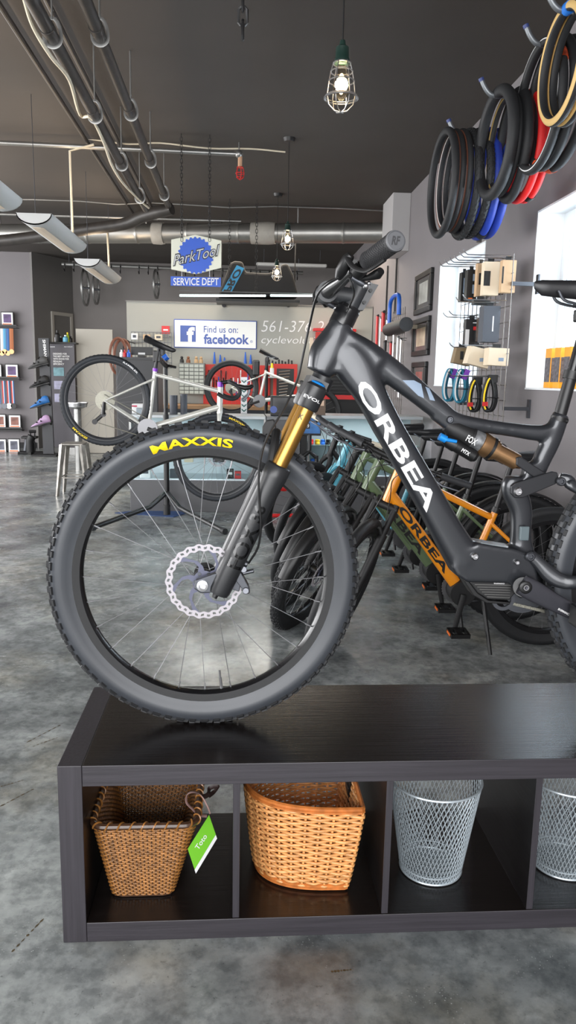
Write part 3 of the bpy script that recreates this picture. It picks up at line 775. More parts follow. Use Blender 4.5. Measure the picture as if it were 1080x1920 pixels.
# rocker link
lk = MB()
for sd in (-1, 1):
    pl = [(958, 912), (966, 906), (1036, 884), (1046, 886), (1048, 902), (1042, 908), (980, 934), (966, 934), (958, 926)]
    lk.prism([BP(x, y, sd*.030-.004) for x, y in pl], (0, .008, 0))
    pl = [(968, 858), (976, 856), (1028, 890), (1020, 898), (1008, 900), (968, 872)]
    lk.prism([BP(x, y, sd*.020-.003) for x, y in pl], (0, .006, 0))
lko = build(lk, 'rocker_link', mat('satin black link', (46, 47, 50), .32, metal=.4), mb_, smooth=False, bevel=.0025)
bolt(972, 922, .011, lko, -.036, 'steel')
build(MB().b2(BP(974, 1014, -.038), BP(991, 986, -.028)), 'sensor_box', mat('translucent grey plastic', (92, 104, 108), .25), mb_, smooth=False, bevel=.003)
# ---- rear wheel
def TR(a, b, w): return V((RH.x+a, FB+w, RH.z+b))
rw_ = wheel(mb_, TR, R=RF, tw=0.058, rim_in=0.291, spokes=28, hubw=0.07, knobs=76, tmat=K['rubber2'], nseg=112, name='rear_wheel', wide=0.0055, cass=1)
make_rotor(rw_, TR, 0.09, -0.05)
# ---- seat post + saddle
sp0, sp1 = BP(1047, 790), BP(1100, 600)
dv = (sp1-sp0)
build(MB().cyl(sp0-dv*.05, sp0+dv*.46, .0150, n=24).cyl(sp0+dv*.42, sp0+dv*.50, .0195, n=24), 'seat_post', K['black'], mb_)
build(MB().cyl(sp0+dv*.49, sp0+dv*1.0, .0125, n=24), 'dropper_shaft', K['rimblack'], mb_)
build(MB().cyl(sp0+dv*.000, sp0+dv*.045, .0205, n=24).cyl(BP(1057, 788, -.012), BP(1064, 790, -.012), .006, n=12), 'seat_clamp', K['black'], mb_)
def saddle_mesh(c0, L, W, H, T2):
    """c0 nose position; T2 maps (along, lateral, up)"""
    mb = MB(); N = 14; M_ = 12
    for i in range(N+1):
        t = i/N; hw = W*(0.13+0.12*t+0.75*max(0, (t-.35)/.65)**1.5)/1.0*0.5; 
        if i == 0: hw *= .35
        if i == N: hw *= .85
        zt = H*(0.25*(1-t)+0.9*t*t*0.6) ; th = 0.022+0.016*t
        if i == 0: th *= .5
        for k in range(M_):
            a = 2*pi*k/M_; mb.v.append(T2(L*t, hw*math.cos(a), zt+(th*.55 if math.sin(a) > 0 else th)*math.sin(a)-th*.2))
    for i in range(N):
        for k in range(M_): mb.f.append((i*M_+k, i*M_+(k+1) % M_, (i+1)*M_+(k+1) % M_, (i+1)*M_+k))
    mb.f.append(tuple(range(M_))); mb.f.append(tuple(N*M_+k for k in range(M_))); return mb
s0 = BP(1002, 537)
sdl = build(saddle_mesh(s0, .255, .145, .03, lambda a, b, c: s0+V((a, b, c))), 'saddle', mat('black saddle leather', (30, 30, 32), .42), mb_)
ra = MB()
for sd in (-.02, .02): ra.tube(spline([s0+V((.05, sd, -.01)), s0+V((.075, sd, -.035)), s0+V((.17, sd, -.045)), s0+V((.22, sd, -.02))], 5), .0035, 8)
build(ra, 'saddle_rails', K['darksteel'], sdl)
build(MB().box(sp1+V((0.0, 0, .01)), (.05, .05, .03)), 'saddle_clamp', K['black'], sdl, smooth=False, bevel=.005)
# ---- rear shock
sk = thing
def seg(a, b, rads, name, mt, parent, d=0, n=24):
    A_, B_ = BP(*a, d), BP(*b, d); m_ = MB()
    pts = [A_.lerp(B_, t) for t, r_ in rads]; m_.tube(pts, [r_ for t, r_ in rads], n); return build(m_, name, mt, parent, auto=30)
ka = (836, 796); kb = (978, 871)
shk = seg(ka, kb, [(0, .016), (.10, .024), (.30, .0255), (.301, .0275), (.33, .0275), (.331, .0255), (.45, .0255)], 'rear_shock', K['matblack'], mb_)
seg(ka, kb, [(.30, .0258), (.60, .0258)], 'shock_decal_sleeve', mat('black and silver decal', (120, 122, 124), .3, metal=.5, var=.9, vscale=45), shk)
seg(ka, kb, [(.45, .0262), (.455, .0285), (.56, .0285), (.60, .0255), (.60, .027), (.63, .027), (.635, .0235), (.66, .0235)], 'shock_air_can', K['bronze'], shk)
seg(ka, kb, [(.565, .0289), (.60, .0289)], 'shock_band', K['black'], shk)
seg(ka, kb, [(.66, .020), (.93, .020), (.95, .016), (1.0, .012)], 'shock_shaft', K['bronze'], shk)
seg((832, 822), (893, 858), [(0, .010), (.15, .0165), (.35, .0175), (.36, .0155), (.92, .0155), (1, .011)], 'shock_reservoir', K['black'], shk, d=-.012)
seg((824, 818), (836, 824), [(0, .009), (1, .009)], 'blue_dial', K['cyan'], shk, d=-.026)
seg((836, 824), (856, 828), [(0, .005), (1, .004)], 'blue_lever', K['cyan'], shk, d=-.03)
def shock_text(t_, a, b, h_, d):
    A_, B_ = BP(*a, d), BP(*b, d); u_ = B_-A_; tm = MB(); text_quad(tm, t_, A_, u_, V((-u_.z, 0, u_.x)).normalized()*h_, nrm=(0, -1, 0), bold=.02); return tm
build(shock_text('FOX', (872, 826), (890, 836), .016, -.028), 'shock_lettering', K['whiteink'], shk, smooth=False)
build(shock_text('MTX', (864, 846), (878, 855), .009, -.030), 'shock_lettering', K['whiteink'], shk, smooth=False)
# ---- fork
AX = V((hub.x, FB, hub.z)); ST = BP(598, 712)
ax_d = (BP(660, 600)-BP(598, 712)).normalized()
# fork offset: legs run parallel to the steering axis through the axle side
legdir = (BP(585, 745, -.065)-BP(469, 960, -.065)).normalized()
def legpt(px, py, d): return BP(px, py, d)
near_b = BP(409, 1112, -.068); near_t = BP(524, 872, -.068); crown = BP(592, 722, -.068)
ld = (near_t-near_b).normalized()
ln = (near_t-near_b).length
fk = MB()
fork = None
cw = MB()
cA = near_b+ld*(ln+.192)
for d in (0, .136):
    q0 = cA+V((0, d, 0)); cw.tube([q0-ld*.050, q0-ld*.045, q0+ld*.004, q0+ld*.010], [.0225, .0255, .0255, .019], 24)
cw.box(cA+V((0, .068, 0)), (.046, .12, .046), Matrix.Rotation(math.atan2(ld.x, ld.z), 3, 'Y'))
q0 = cA+V((.012, .068, .0)); cw.tube([q0, q0+ld*.03], [.028, .026], 24)
fork = build(cw, 'fork_crown', mat('satin black fork', (38, 39, 41), .38), mb_, auto=40)
for d in (0, .136):
    build(MB().cyl(near_t+ld*(-.02)+V((0, d, 0)), cA-ld*.045+V((0, d, 0)), .0185, n=32), 'stanchion', K['gold'], fork)
    lw = MB(); dd = V((0, d, 0))
    lw.tube([near_b+dd, near_b+ld*.01+dd, near_b+ld*.10+dd, near_b+ld*(ln-.05)+dd, near_b+ld*(ln-.03)+dd, near_b+ld*(ln-.004)+dd, near_b+ld*ln+dd], [.024, .0265, .0275, .0275, .030, .030, .026], 32)
    leg = build(lw, 'fork_lower', mat('satin black fork', (38, 39, 41), .38), fork, auto=50)
for d in (0, .136): q0 = cA+ld*.008+V((0, d, 0)); build(MB().tube([q0, q0+ld*.006, q0+ld*.009], [.018, .016, .008], 16), 'blue_fork_cap', K['cyan'], fork)
# arch and axle
build(MB().tube(spline([near_b+ld*(ln-.02)+V((-.012, .01, 0)), near_b+ld*(ln+.05)+V((-.03, .03, 0)), near_b+ld*(ln+.075)+V((-.036, .068, 0)), near_b+ld*(ln+.05)+V((-.03, .106, 0)), near_b+ld*(ln-.02)+V((-.012, .126, 0))], 5), .012, 10), 'fork_arch', K['matblack'], fork)
build(MB().prism([near_b+ld*.005+V((-.006, -.012, 0)), near_b+ld*.06+V((-.02, -.012, 0)), V((AX.x-.018, near_b.y-.012, AX.z+.012)), V((AX.x-.022, near_b.y-.012, AX.z-.008)), V((AX.x-.006, near_b.y-.012, AX.z-.02))], (0, .02, 0)), 'dropout', K['darksteel'], fork, smooth=False, bevel=.003)
build(MB().lathe([(.013, .002), (.013, -.004), (.008, -.005), (.007, .001), (.0001, .001)], V((AX.x-.002, near_b.y-.014, AX.z)), (0, 1, 0), 24), 'axle_cap', K['steel'], fork)
build(MB().cyl(V((AX.x, near_b.y-.01, AX.z)), V((AX.x, near_b.y+.146, AX.z)), .007), 'axle', K['darksteel'], fork)
build(MB().cyl(near_b-ld*.012+V((-.004, 0, 0)), near_b+V((-.004, 0, 0)), .007), 'rebound_knob', K['black'], fork)
# FOX lettering along the near lower leg (gloss on matt)
def leg_text(t_, s0_, s1_, h_, mt, rad=.0278, ang0=-.9, ang1=.55, nm='fork_lettering'):
    vs, fs = text_data(t_, .02, 0, 0, sub=.06); out = []
    side = V((ld.z, 0, -ld.x))
    for v in vs:
        a_ = ang0+(ang1-ang0)*v.y; c_ = near_b+ld*(s0_+(s1_-s0_)*v.x)
        out.append(c_+V((0, -1, 0))*rad*math.cos(a_)-side*rad*math.sin(a_))
    return build(MB().add(out, fs), nm, mt, fork, smooth=False)
leg_text('36', .195, .235, 0, K['darkink'], ang0=-.55, ang1=.5)
leg_text('FOX', .075, .185, 0, K['darkink'])
a1 = cA-ld*.028
side = V((ld.z, 0, -ld.x))
vs, fs = text_data('EVOL', .02, 0, 0, sub=.08)
build(MB().add([a1+side*(.0258*math.sin(-.9+1.8*v.x))+V((0, -.0260*math.cos(-.9+1.8*v.x), 0))+ld*(.007*v.y) for v in vs], fs), 'fork_lettering', K['whiteink'], fork, smooth=False)
vs, fs = text_data('K', .03, 0, 0, sub=.1)
build(MB().add([near_t+ld*.115+side*(.0188*math.sin(-.55+.6*v.x))+V((0, -.0190*math.cos(-.55+.6*v.x), 0))+ld*(.012*v.y) for v in vs], fs), 'stanchion_lettering', mat('brown ink', (70, 48, 20), .4), fork, smooth=False)
# brake caliper behind the leg
cal = MB(); 
cal.tube([BP(445, 1052, -.06), BP(464, 1058, -.06)], .008, 12).prism([BP(x, y, -.072) for x, y in [(443, 1076), (452, 1074), (466, 1100), (469, 1112), (462, 1115), (452, 1102), (443, 1090)]], (0, .03, 0)).tube([BP(455, 1075, -.06), BP(476, 1070, -.06)], .005, 10).cyl(BP(461, 1108, -.078), BP(461, 1108, -.03), .008).cyl(BP(457, 1068, -.075), BP(457, 1068, -.03), .008).prism([BP(x, y, -.055) for x, y in [(425, 1066), (445, 1046), (460, 1060), (448, 1110), (432, 1104)]], (0, .012, 0))
build(cal, 'brake_caliper', K['darksteel'], fork, smooth=False, bevel=.0015)
build(MB().tube(spline([PF(636, 520, FB-.24), PF(612, 534, FB-.22), PF(594, 556, FB-.16), BP(581, 606, -.10), BP(569, 662, -.09), BP(556, 716, -.09), BP(530, 770, -.10), BP(500, 822, -.105), BP(487, 870, -.10), BP(485, 925, -.098), BP(489, 980, -.095), BP(484, 1025, -.08), BP(466, 1056, -.06)], 6), .0027, 8), 'brake_hose', K['black'], mb_)
build(MB().tube(spline([PF(655, 520, FB-.22), PF(664, 548, FB-.2), BP(657, 570, -.06), BP(650, 584, -.045)], 6), .0024, 8), 'cable', K['black'], mb_)
# small mud guard plate at the arch
build(MB().prism([BP(x, y, .0) for x, y in [(492, 800), (500, 788), (514, 786), (518, 800), (508, 862), (500, 866), (492, 850)]], (0, .012, 0)), 'mudguard', K['matblack'], mb_, smooth=False, bevel=.003)
build(MB().cyl(BP(516, 909, .10), BP(532, 912, .10), .013, n=16).sph(BP(533, 912, .10), .013), 'red_cap', K['red'], fork)
# ---- headset, stem, bars
h0, h1 = BP(641, 604), BP(664, 560)
hd = (h1-h0).normalized()
build(MB().tube([h0-hd*.016, h0-hd*.006, h0+hd*.004, h0+hd*.018, h0+hd*.020, h0+hd*.032, h0+hd*.033, h0+hd*.040], [.027, .0285, .0285, .0285, .0280, .028, .0275, .027], 28), 'headset_spacers', K['rimblack'], mb_, auto=25)
stem = MB()
sc_ = h0+hd*.064                    # steerer clamp centre
bc = BP(612, 549)                    # bar clamp centre
stem.tube([sc_-hd*.026, sc_-hd*.024, sc_+hd*.024, sc_+hd*.028], [.019, .0215, .0215, .018], 24)
stem.tube([sc_, bc], [(.021, .018), (.026, .019)], 20, up=(0, 1, 0), sq=3)
stem.cyl(bc+V((0, -.027, 0)), bc+V((0, .027, 0)), .0235, n=28)
stem.prism([sc_+V((.020, -.014, 0))-hd*.034, sc_+V((.034, -.014, 0))-hd*.034, sc_+V((.038, -.014, 0))+hd*.030, sc_+V((.018, -.014, 0))+hd*.034], (0, .028, 0))
sto = build(stem, 'stem', mat('satin black stem', (52, 54, 57), .35), mb_, smooth=True, auto=35)
for t_ in (-.015, .015): build(MB().cyl(sc_+hd*t_+V((.026, -.022, 0)), sc_+hd*t_+V((.026, -.012, 0)), .004, n=12), 'bolt', K['black'], sto)
ge = PF(741, 452, FB-.395); gi = PF(690, 490, FB-.265)
bar = spline([bc, bc+V((0.004, -.05, .004)), PF(640, 527, FB-.12), PF(662, 508, FB-.20), gi, ge], 6)
barR = [V((p.x, 2*FB-p.y, p.z)) for p in bar]
hb_ = build(MB().tube([*reversed(barR), *bar[1:]], [max(.0112, .0185-.06*max(0, abs(p.y-FB)-.03)) for p in [*reversed(barR), *bar[1:]]], 16, up=(0, 0, 1)), 'handlebar', K['rimblack'], mb_)
def grip(gi, ge):
    g = MB(); dgv = (ge-gi).normalized(); L = (ge-gi).length
    g.tube([gi, gi+dgv*.004, gi+dgv*.012, gi+dgv*(L-.010), gi+dgv*(L-.002), ge], [.0175, .0195, .0165, .0175, .0195, .0185], 28)
    for i in range(26):
        for k in range(18):
            a = 2*pi*(k+(i % 2)*.5)/18; u1 = dgv.orthogonal().normalized(); u2 = dgv.cross(u1); dr = u1*math.cos(a)+u2*math.sin(a)
            p_ = gi+dgv*(.018+(L-.032)*i/25)+dr*.0168; g.box(p_, (.003, .003, .003), Matrix((u1*math.cos(a)+u2*math.sin(a), dgv, dr.cross(dgv))).transposed())
    go = build(g, 'grip', mat('black grip rubber', (40, 40, 42), .7), hb_, auto=40)
    e = MB().lathe([(.0185, 0), (.0185, .003), (.016, .0042), (.0155, .0032), (.0001, .0032)], ge, dgv, 32); build(e, 'grip_end_plug', mat('grey end plug', (92, 93, 96), .55), hb_)
    return dgv
dgv = grip(gi, ge); grip(barR[-7] if False else V((gi.x, 2*FB-gi.y, gi.z)), V((ge.x, 2*FB-ge.y, ge.z)))
# letters pressed in the end plug
rgt = dgv.cross(V((0, 0, 1))).normalized(); upv = rgt.cross(dgv).normalized()
tm = MB(); vs, fs = text_data('RF', .04, 0, .3)
ctr = ge+dgv*.0036
tm.add([ctr+rgt*(.5-v.x)*.018+upv*(v.y-.5)*.016 for v in vs], fs); build(tm, 'plug_emblem', mat('dark emblem', (58, 58, 60), .6), hb_, smooth=False)
# brake lever + dropper lever on each side
for sg in (1, -1):
    def q(px, py, F):
        p_ = PF(px, py, F); return p_ if sg == 1 else V((p_.x, 2*FB-p_.y, p_.z))
    FL = FB-.24
    lv = MB()
    lv.tube([q(658, 478, FL-.02), q(652, 486, FL-.015), q(640, 508, FL), q(634, 522, FL+.01)], [.008, .012, .0125, .007], 14)
    lv.tube([q(668, 512, FL-.01), q(678, 503, FL-.02)], .0155, 14)
    lv.box(q(662, 500, FL-.01), (.014, .02, .024))
    lo = build(lv, 'brake_lever_body', K['black'], hb_, auto=50)
    build(MB().tube(spline([q(650, 482, FL-.02), q(662, 500, FL-.05), q(684, 508, FL-.09), q(700, 502, FL-.13), q(722, 487, FL-.15)], 5), [(.0035, .0055)]*21, 10), 'brake_lever', K['matblack'], hb_)
    build(MB().tube([q(672, 522, FL), q(690, 521, FL-.01), q(708, 514, FL-.02), q(714, 508, FL-.03)], [.006, .006, .0105, .008], 12), 'thumb_paddle', K['black'], hb_, auto=50)
    build(MB().sph(q(686, 536, FL), .007).sph(q(692, 531, FL), .0045), 'adjuster_bolt', K['steel'], hb_)
    build(MB().tube([q(660, 520, FL), q(676, 530, FL), q(686, 536, FL)], [.006, .007, .005], 10), 'thumb_lever', K['darksteel'], hb_, auto=50)
# ================================================================== OTHER BICYCLES
def bike(root, W, P, fm, forkm=None, R=0.355, tw=0.042, steer=0, bars='flat', tmat=None, knobs=0, fender=False, kick=False, rotor=True, rim=None, sus=True, nseg=64, spk=24,
         griplen=.13, gripm=None, barw=.33, rimin=None, pedal_ang=-70, motor=False, logo=None, cass=True, saddle_len=.26, wide=.003, barrise=.0, tt_drop=0.0, dt_r=.022):
    s = 1 if P['fh'][0] > P['rh'][0] else -1
    def L(p, w=0.0): return V((p[0], w, p[1]))
    rh, fh, bb, st, sd, ht, hb = [L(P[k]) for k in ('rh', 'fh', 'bb', 'st', 'sd', 'ht', 'hb')]
    ds = -1 if s > 0 else 1            # drive side sign along local y
    M = Matrix.Rotation(steer, 4, (ht-hb).normalized())
    def Sx_(p): return W(hb + (M.to_3x3() @ (V(p)-hb)))
    Sx = Sx_
    hd = (ht-hb).normalized(); fwd = V((s, 0, 0))
    rimin = rimin or R-tw-0.035
    fr = MB(); sc2 = lambda pts: [W(p) for p in pts]
    fr.tube(sc2([hb-hd*.01, ht+hd*.01]), .024, 14)
    tj = ht-hd*.025; dj = hb+hd*.03
    fr.tube(sc2([tj, st+(bb-st)*(.10+tt_drop)]), [.018, .0155], 12)
    fr.tube(sc2([dj, bb]), [dt_r*.95, dt_r*1.15], 14)
    fr.tube(sc2([st, bb]), [.0165, .019], 12)
    for y in (-1, 1):
        fr.tube(sc2([bb+V((0, y*.02, 0)), bb+(rh-bb)*.3+V((0, y*.045, 0)), rh+V((0, y*.062, 0))]), [.012, .011, .008], 10)
        fr.tube(sc2([st+(bb-st)*.16+V((0, y*.012, 0)), (st+(bb-st)*.16).lerp(rh, .35)+V((0, y*.04, 0)), rh+V((0, y*.062, 0))]), [.010, .009, .007], 10)
    fr.tube(sc2([bb+V((0, -.036, 0)), bb+V((0, .036, 0))]), .024, 16)
    fo = build(fr, 'frame', fm, root, auto=60)
    if motor:
        build(MB().tube(sc2([bb+V((0, -.045, 0)), bb+V((0, .045, 0))]), .062, 20), 'motor', K['matblack'], root)
    # wheels
    TRr = lambda a, b, w: W(rh+V((a, w, b)))
    TFf = lambda a, b, w: Sx(fh+V((a, w, b)))
    rmt = rim or K['rimblack']
    w1 = wheel(root, TRr, R, tw, rimin, spk, .06, knobs, tmat, rmt, 0, name='rear_wheel', nseg=nseg, cass=(ds if cass else 0), wide=wide)
    w2 = wheel(root, TFf, R, tw, rimin, spk, .05, knobs, tmat, rmt, 0, name='front_wheel', nseg=nseg, wide=wide)
    if rotor:
        make_rotor(w2, TFf, .08, -ds*.036); make_rotor(w1, TRr, .08, -ds*.04)
    # fork
    fk = MB(); cr = hb-hd*.03
    off = .052
    for y in (-1, 1):
        c0 = cr+V((0, y*off, 0)); e = fh+V((0, y*off, 0))
        if sus: fk.tube([Sx(c0+hd*.02), Sx(c0.lerp(e, .42))], .0155, 12)
        else: fk.tube([Sx(cr+V((0, y*.02, 0))), Sx(cr.lerp(fh, .12)+V((0, y*.042, 0))), Sx(cr.lerp(fh, .6)+V((0, y*.05, 0))), Sx(e)], [.022, .017, .013, .009], 12)
    if sus: fk.tube([Sx(cr+V((0, -off-.012, 0))), Sx(cr+V((0, off+.012, 0)))], .020, 12)
    else: fk.tube([Sx(hb), Sx(cr+V((0, 0, -.005)))], [.024, .027], 12)
    fko = build(fk, 'fork', forkm or K['matblack'], root, auto=60)
    if sus:
        lw = MB()
        for y in (-1, 1):
            c0 = cr+V((0, y*off, 0)); e = fh+V((0, y*off, 0))
            lw.tube([Sx(c0.lerp(e, .30)), Sx(c0.lerp(e, .34)), Sx(c0.lerp(e, .95)), Sx(e-V((0, 0, .02)))], [.021, .022, .020, .016], 14)
        a0 = cr.lerp(fh, .33); lw.tube([Sx(a0+V((0, -off, 0))), Sx(a0+fwd*.02+hd*.045+V((0, -off*.6, 0))), Sx(a0+fwd*.02+hd*.045+V((0, off*.6, 0))), Sx(a0+V((0, off, 0)))], .012, 10)
        build(lw, 'fork_lowers', forkm or K['matblack'], fko, auto=60)
    # cockpit
    pit = P.get('pitch', 0)
    tp = ht+hd*.045; stm = tp+fwd*.075+hd*.01
    s_ = MB(); s_.tube([Sx(ht), Sx(tp+hd*.015)], .018, 14).tube([Sx(tp), Sx(stm)], .0165, 12).tube([Sx(stm+V((0, -.025, 0))), Sx(stm+V((0, .025, 0)))], .020, 14)
    build(s_, 'stem', K['black'], root, auto=50)
    if bars == 'flat':
        hbm = MB(); pts = [stm+V((-s*.05*abs(t)**1.5, t*barw, barrise*min(1, abs(t)*2))) for t in (-1, -.7, -.35, -.12, 0, .12, .35, .7, 1)]
        hbm.tube([Sx(p) for p in pts], .0115, 12); ho = build(hbm, 'handlebar', K['black'], root)
        for y in (-1, 1):
            e = pts[0] if y < 0 else pts[-1]; q = pts[1] if y < 0 else pts[-2]; d = (q-e).normalized()
            build(MB().tube([Sx(e-d*.004), Sx(e), Sx(e+d*griplen), Sx(e+d*(griplen+.006))], [.0155, .0165, .0165, .019], 14), 'grip', gripm or mat('dark grip rubber', (46, 47, 50), .6), ho)
            lv = e+d*(griplen+.03)
            build(MB().tube([Sx(lv+V((0, 0, 0))), Sx(lv+fwd*.035-V((0, 0, .01))), Sx(lv+fwd*.05-d*.05-V((0, 0, .02))), Sx(lv+fwd*.045-d*.13-V((0, 0, .022)))], [.009, .008, .005, .004], 8), 'brake_lever', K['darksteel'], ho)
            build(MB().tube([Sx(lv+d*.02), Sx(lv+d*.02-V((0, 0, .03))-fwd*.02)], [.013, .010], 10), 'shifter', K['black'], ho)
        c_ = MB()
        for y in (-1, 1): c_.tube([Sx(p) for p in spline([stm+V((0, y*.17, 0)), stm+fwd*.10+V((0, y*.10, .03)), stm+fwd*.09+V((0, y*.02, -.05)), hb+fwd*.04+V((0, y*.02, .03)), cr.lerp(fh, .3)+V((0, y*.05, 0))], 5)], .0022, 6)
        build(c_, 'cables', K['black'], root)
    else:
        Rp = Matrix.Rotation(pit, 3, 'Y'); Sx0 = Sx
        Sx = lambda p: Sx0(stm+(Rp @ (V(p)-stm)))
        for_ = MB(); side = []
        for y in (-1, 1):
            side.append(spline([stm, stm+V((0, y*.16, .0)), stm+V((s*.02, y*.20, 0)), stm+V((s*.08, y*.205, -.005)), stm+V((s*.115, y*.21, -.045)), stm+V((s*.095, y*.22, -.10)), stm+V((s*.03, y*.23, -.125)), stm+V((-s*.04, y*.235, -.125))], 5))
        for_.tube([Sx(p) for p in list(reversed(side[0]))+side[1][1:]], .0155, 12); ho = build(for_, 'drop_handlebar', mat('black bar tape', (34, 34, 36), .65), root)
        for y in (-1, 1):
            b0 = stm+V((s*.08, y*.205, .002))
            build(MB().tube([Sx(p) for p in [b0, b0+V((s*.05, y*.005, .012)), b0+V((s*.085, y*.006, .035)), b0+V((s*.10, y*.006, .06))]], [.017, .019, .017, .010], 12), 'brake_hood', K['black'], ho)
            build(MB().tube([Sx(p) for p in spline([b0+V((s*.088, y*.006, .03)), b0+V((s*.10, y*.008, -.03)), b0+V((s*.075, y*.01, -.09))], 5)], [(.004, .008)]*11, 8), 'brake_lever', K['darksteel'], ho)
    # seat
    build(MB().cyl(W(st), W(sd-V((0, 0, .03))), .0140, n=14), 'seat_post', K['black'], root)
    build(MB().cyl(W(st-(st-bb).normalized()*.015), W(st+(st-bb).normalized()*.010), .020, n=16), 'seat_clamp', opt_clamp.get(root.name, K['black']), root)
    nose = sd+fwd*saddle_len*.55+V((0, 0, .0)); tilt = P.get('tilt', 0)
    def T2(a, b, c):
        q = V((-s*a, b, c)); q = q if not tilt else Matrix.Rotation(tilt, 3, 'Y') @ (q+V((s*saddle_len*.55, 0, 0)))-V((s*saddle_len*.55, 0, 0))
        return W(nose+q)
    so = build(saddle_mesh(None, saddle_len, .15, .03, T2), 'saddle', mat('black saddle leather', (30, 30, 32), .42), root)
    build(MB().tube([T2(.05, .02, -.01), T2(.09, .02, -.03), T2(.18, .02, -.03), T2(.22, .02, -.01)], .0035, 6).tube([T2(.05, -.02, -.01), T2(.09, -.02, -.03), T2(.18, -.02, -.03), T2(.22, -.02, -.01)], .0035, 6), 'saddle_rails', K['darksteel'], so)
    # drivetrain
    crm = MB(); n = 72; pr = []
    for k in range(n):
        a = 2*pi*k/n; r_ = .080+(.0025 if k % 2 else -.0015); pr.append((r_*math.cos(a), r_*math.sin(a)))
    crm.prism([W(bb+V((x, ds*.045, z))) for x, z in pr], W(bb+V((0, ds*.049, 0)))-W(bb+V((0, ds*.045, 0))))
    co = build(crm, 'chainring', mat('grey chainring', (120, 120, 122), .35, metal=.7), root, smooth=False)
    for y in (-1, 1):
        a = math.radians(pedal_ang) + (0 if y == -ds else pi)
        e = bb+V((.17*math.cos(a)*s, y*.07, .17*math.sin(a))); b_ = bb+V((0, y*.055, 0))
        ck = build(MB().tube([W(b_), W(e)], [(.008, .016), (.007, .012)], 12, up=(0, 1, 0), sq=3), 'crank_arm', K['matblack'], root)
        pm = MB(); pc = e+V((0, y*.06, 0))
        for (cx, cy, dx, dy) in ((0, -.04, .09, .012), (0, .04, .09, .012), (-.04, 0, .012, .09), (.04, 0, .012, .09), (0, 0, .03, .09)):
            pm.box(pc+V((cx, cy, 0)), (dx, dy, .020))
        pm.tube([e, pc], .006, 8); pm.xf(W); po = build(pm, 'pedal', K['black'], root, smooth=False)
        for sg in (-1, 1): rm2 = MB().box(pc+V((sg*.047, 0, 0)), (.004, .05, .012)); rm2.xf(W); build(rm2, 'reflector', K['orangeink'], po, smooth=False)
    chm = MB(); 
    chm.tube([W(bb+V((0, ds*.046, .078))), W(rh+V((0, ds*.052, .05)))], [(.003, .004)]*2, 6)
    j1 = rh+V((-.01*s, ds*.055, -.05)); j2 = rh+V((.02*s, ds*.055, -.12)); 
    if P.get('jockey'): j1, j2 = [L(q, ds*.055) for q in P['jockey']]
    chm.tube([W(rh+V((-s*.03, ds*.052, -.03))), W(j1), W(j2), W(bb+V((0, ds*.046, -.078)))], [(.003, .004)]*4, 6)
    build(chm, 'chain', K['chain'] if P.get('jockey') else K['darksteel'], root)
    dm = MB().tube([W(rh+V((0, ds*.07, -.01))), W(j1+V((0, ds*.01, 0)))], [.012, .016], 10).tube([W(j1), W(j2)], [(.006, .016)]*2, 10)
    for j in (j1, j2): dm.tube([W(j+V((0, -.006, 0))), W(j+V((0, .006, 0)))], .022, 14)
    build(dm, 'derailleur', K['black'], root, auto=50)
    if fender:
        for c_, Wf, a0, a1, nm in ((rh, W, -10, 190, 'rear_fender'), (fh, Sx, 20, 170, 'front_fender')):
            f = MB(); N = 28; Rf = R+.018
            for i in range(N+1):
                a = math.radians(a0+(a1-a0)*i/N)
                for (w, dr) in ((-.028, -.012), (-.02, 0), (.02, 0), (.028, -.012), (.02, -.003), (-.02, -.003)):
                    f.v.append(Wf(c_+V(((Rf+dr)*math.cos(a), w, (Rf+dr)*math.sin(a)))))
            for i in range(N):
                for j in range(6): f.f.append((i*6+j, i*6+(j+1) % 6, (i+1)*6+(j+1) % 6, (i+1)*6+j))
            build(f, nm, K['black'], root, auto=60)
    if kick:
        e = bb+V((-s*.12, -ds*.16, 0)); e.z = rh.z-R+.018
        build(MB().tube([W(bb+V((-s*.10, -ds*.03, -.01))), W(e)], [.011, .009], 10), 'kickstand', K['black'], root)
    if logo:
        txt, lm = logo
        d_ = (bb-dj); vs, fs = text_data(txt, .03, 0, 0); up_ = V((d_.z, 0, -d_.x)).normalized(); up_ = up_ if up_.z > 0 else -up_
        if s > 0 and ds > 0: pass
        yv = -ds*(dt_r*1.15+.0008)
        f0, f1 = .12, .78
        if yv > 0 and s > 0: f0, f1 = f0, f1
        if P.get('logo'): f0, f1 = P['logo']
        build(MB().add([W(dj+d_*(f0+(f1-f0)*v.x)+up_*(v.y-.5)*dt_r*1.3+V((0, yv, 0))) for v in vs], fs), 'lettering', lm, fo, smooth=False)
    return fo
opt_clamp = {}
# ---- hybrids parked side by side along the window wall, noses towards the room
GEO = dict(rh=(0, .36), fh=(1.07, .36), bb=(.43, .29), st=(.29, .70), sd=(.235, .955), ht=(.76, .90), hb=(.815, .745))
GEO2 = dict(GEO, fh=(1.16, .36), hb=(.83, .745), ht=(.765, .89))
def parked(name, label, F, xr, fm, lean=5, steer=72, geo=None, **k):
    r = thing(name, label, 'bicycle', (xr-.5, F, 0), 'bicycles parked along the window wall')
    ln = math.radians(lean); cl, sl = math.cos(ln), math.sin(ln)
    def W(p):   # forward = -X, left side towards the camera, leaning onto the kickstand
        y = p.y*cl+p.z*sl; z = p.z*cl-p.y*sl
        return V((xr-p.x, F-y, z+abs(sl)*.0))
    bike(r, W, geo or GEO, fm, steer=math.radians(steer), **k)
    return r
parked('hybrid_bicycle', 'orange hybrid bicycle parked nearest behind the big mountain bike', 3.52, 1.52, K['orange'], steer=62, motor=True, kick=True, logo=('ORBEA', K['black']), knobs=0, tw=.052, pedal_ang=-78, dt_r=.027, rotor=True, lean=4)
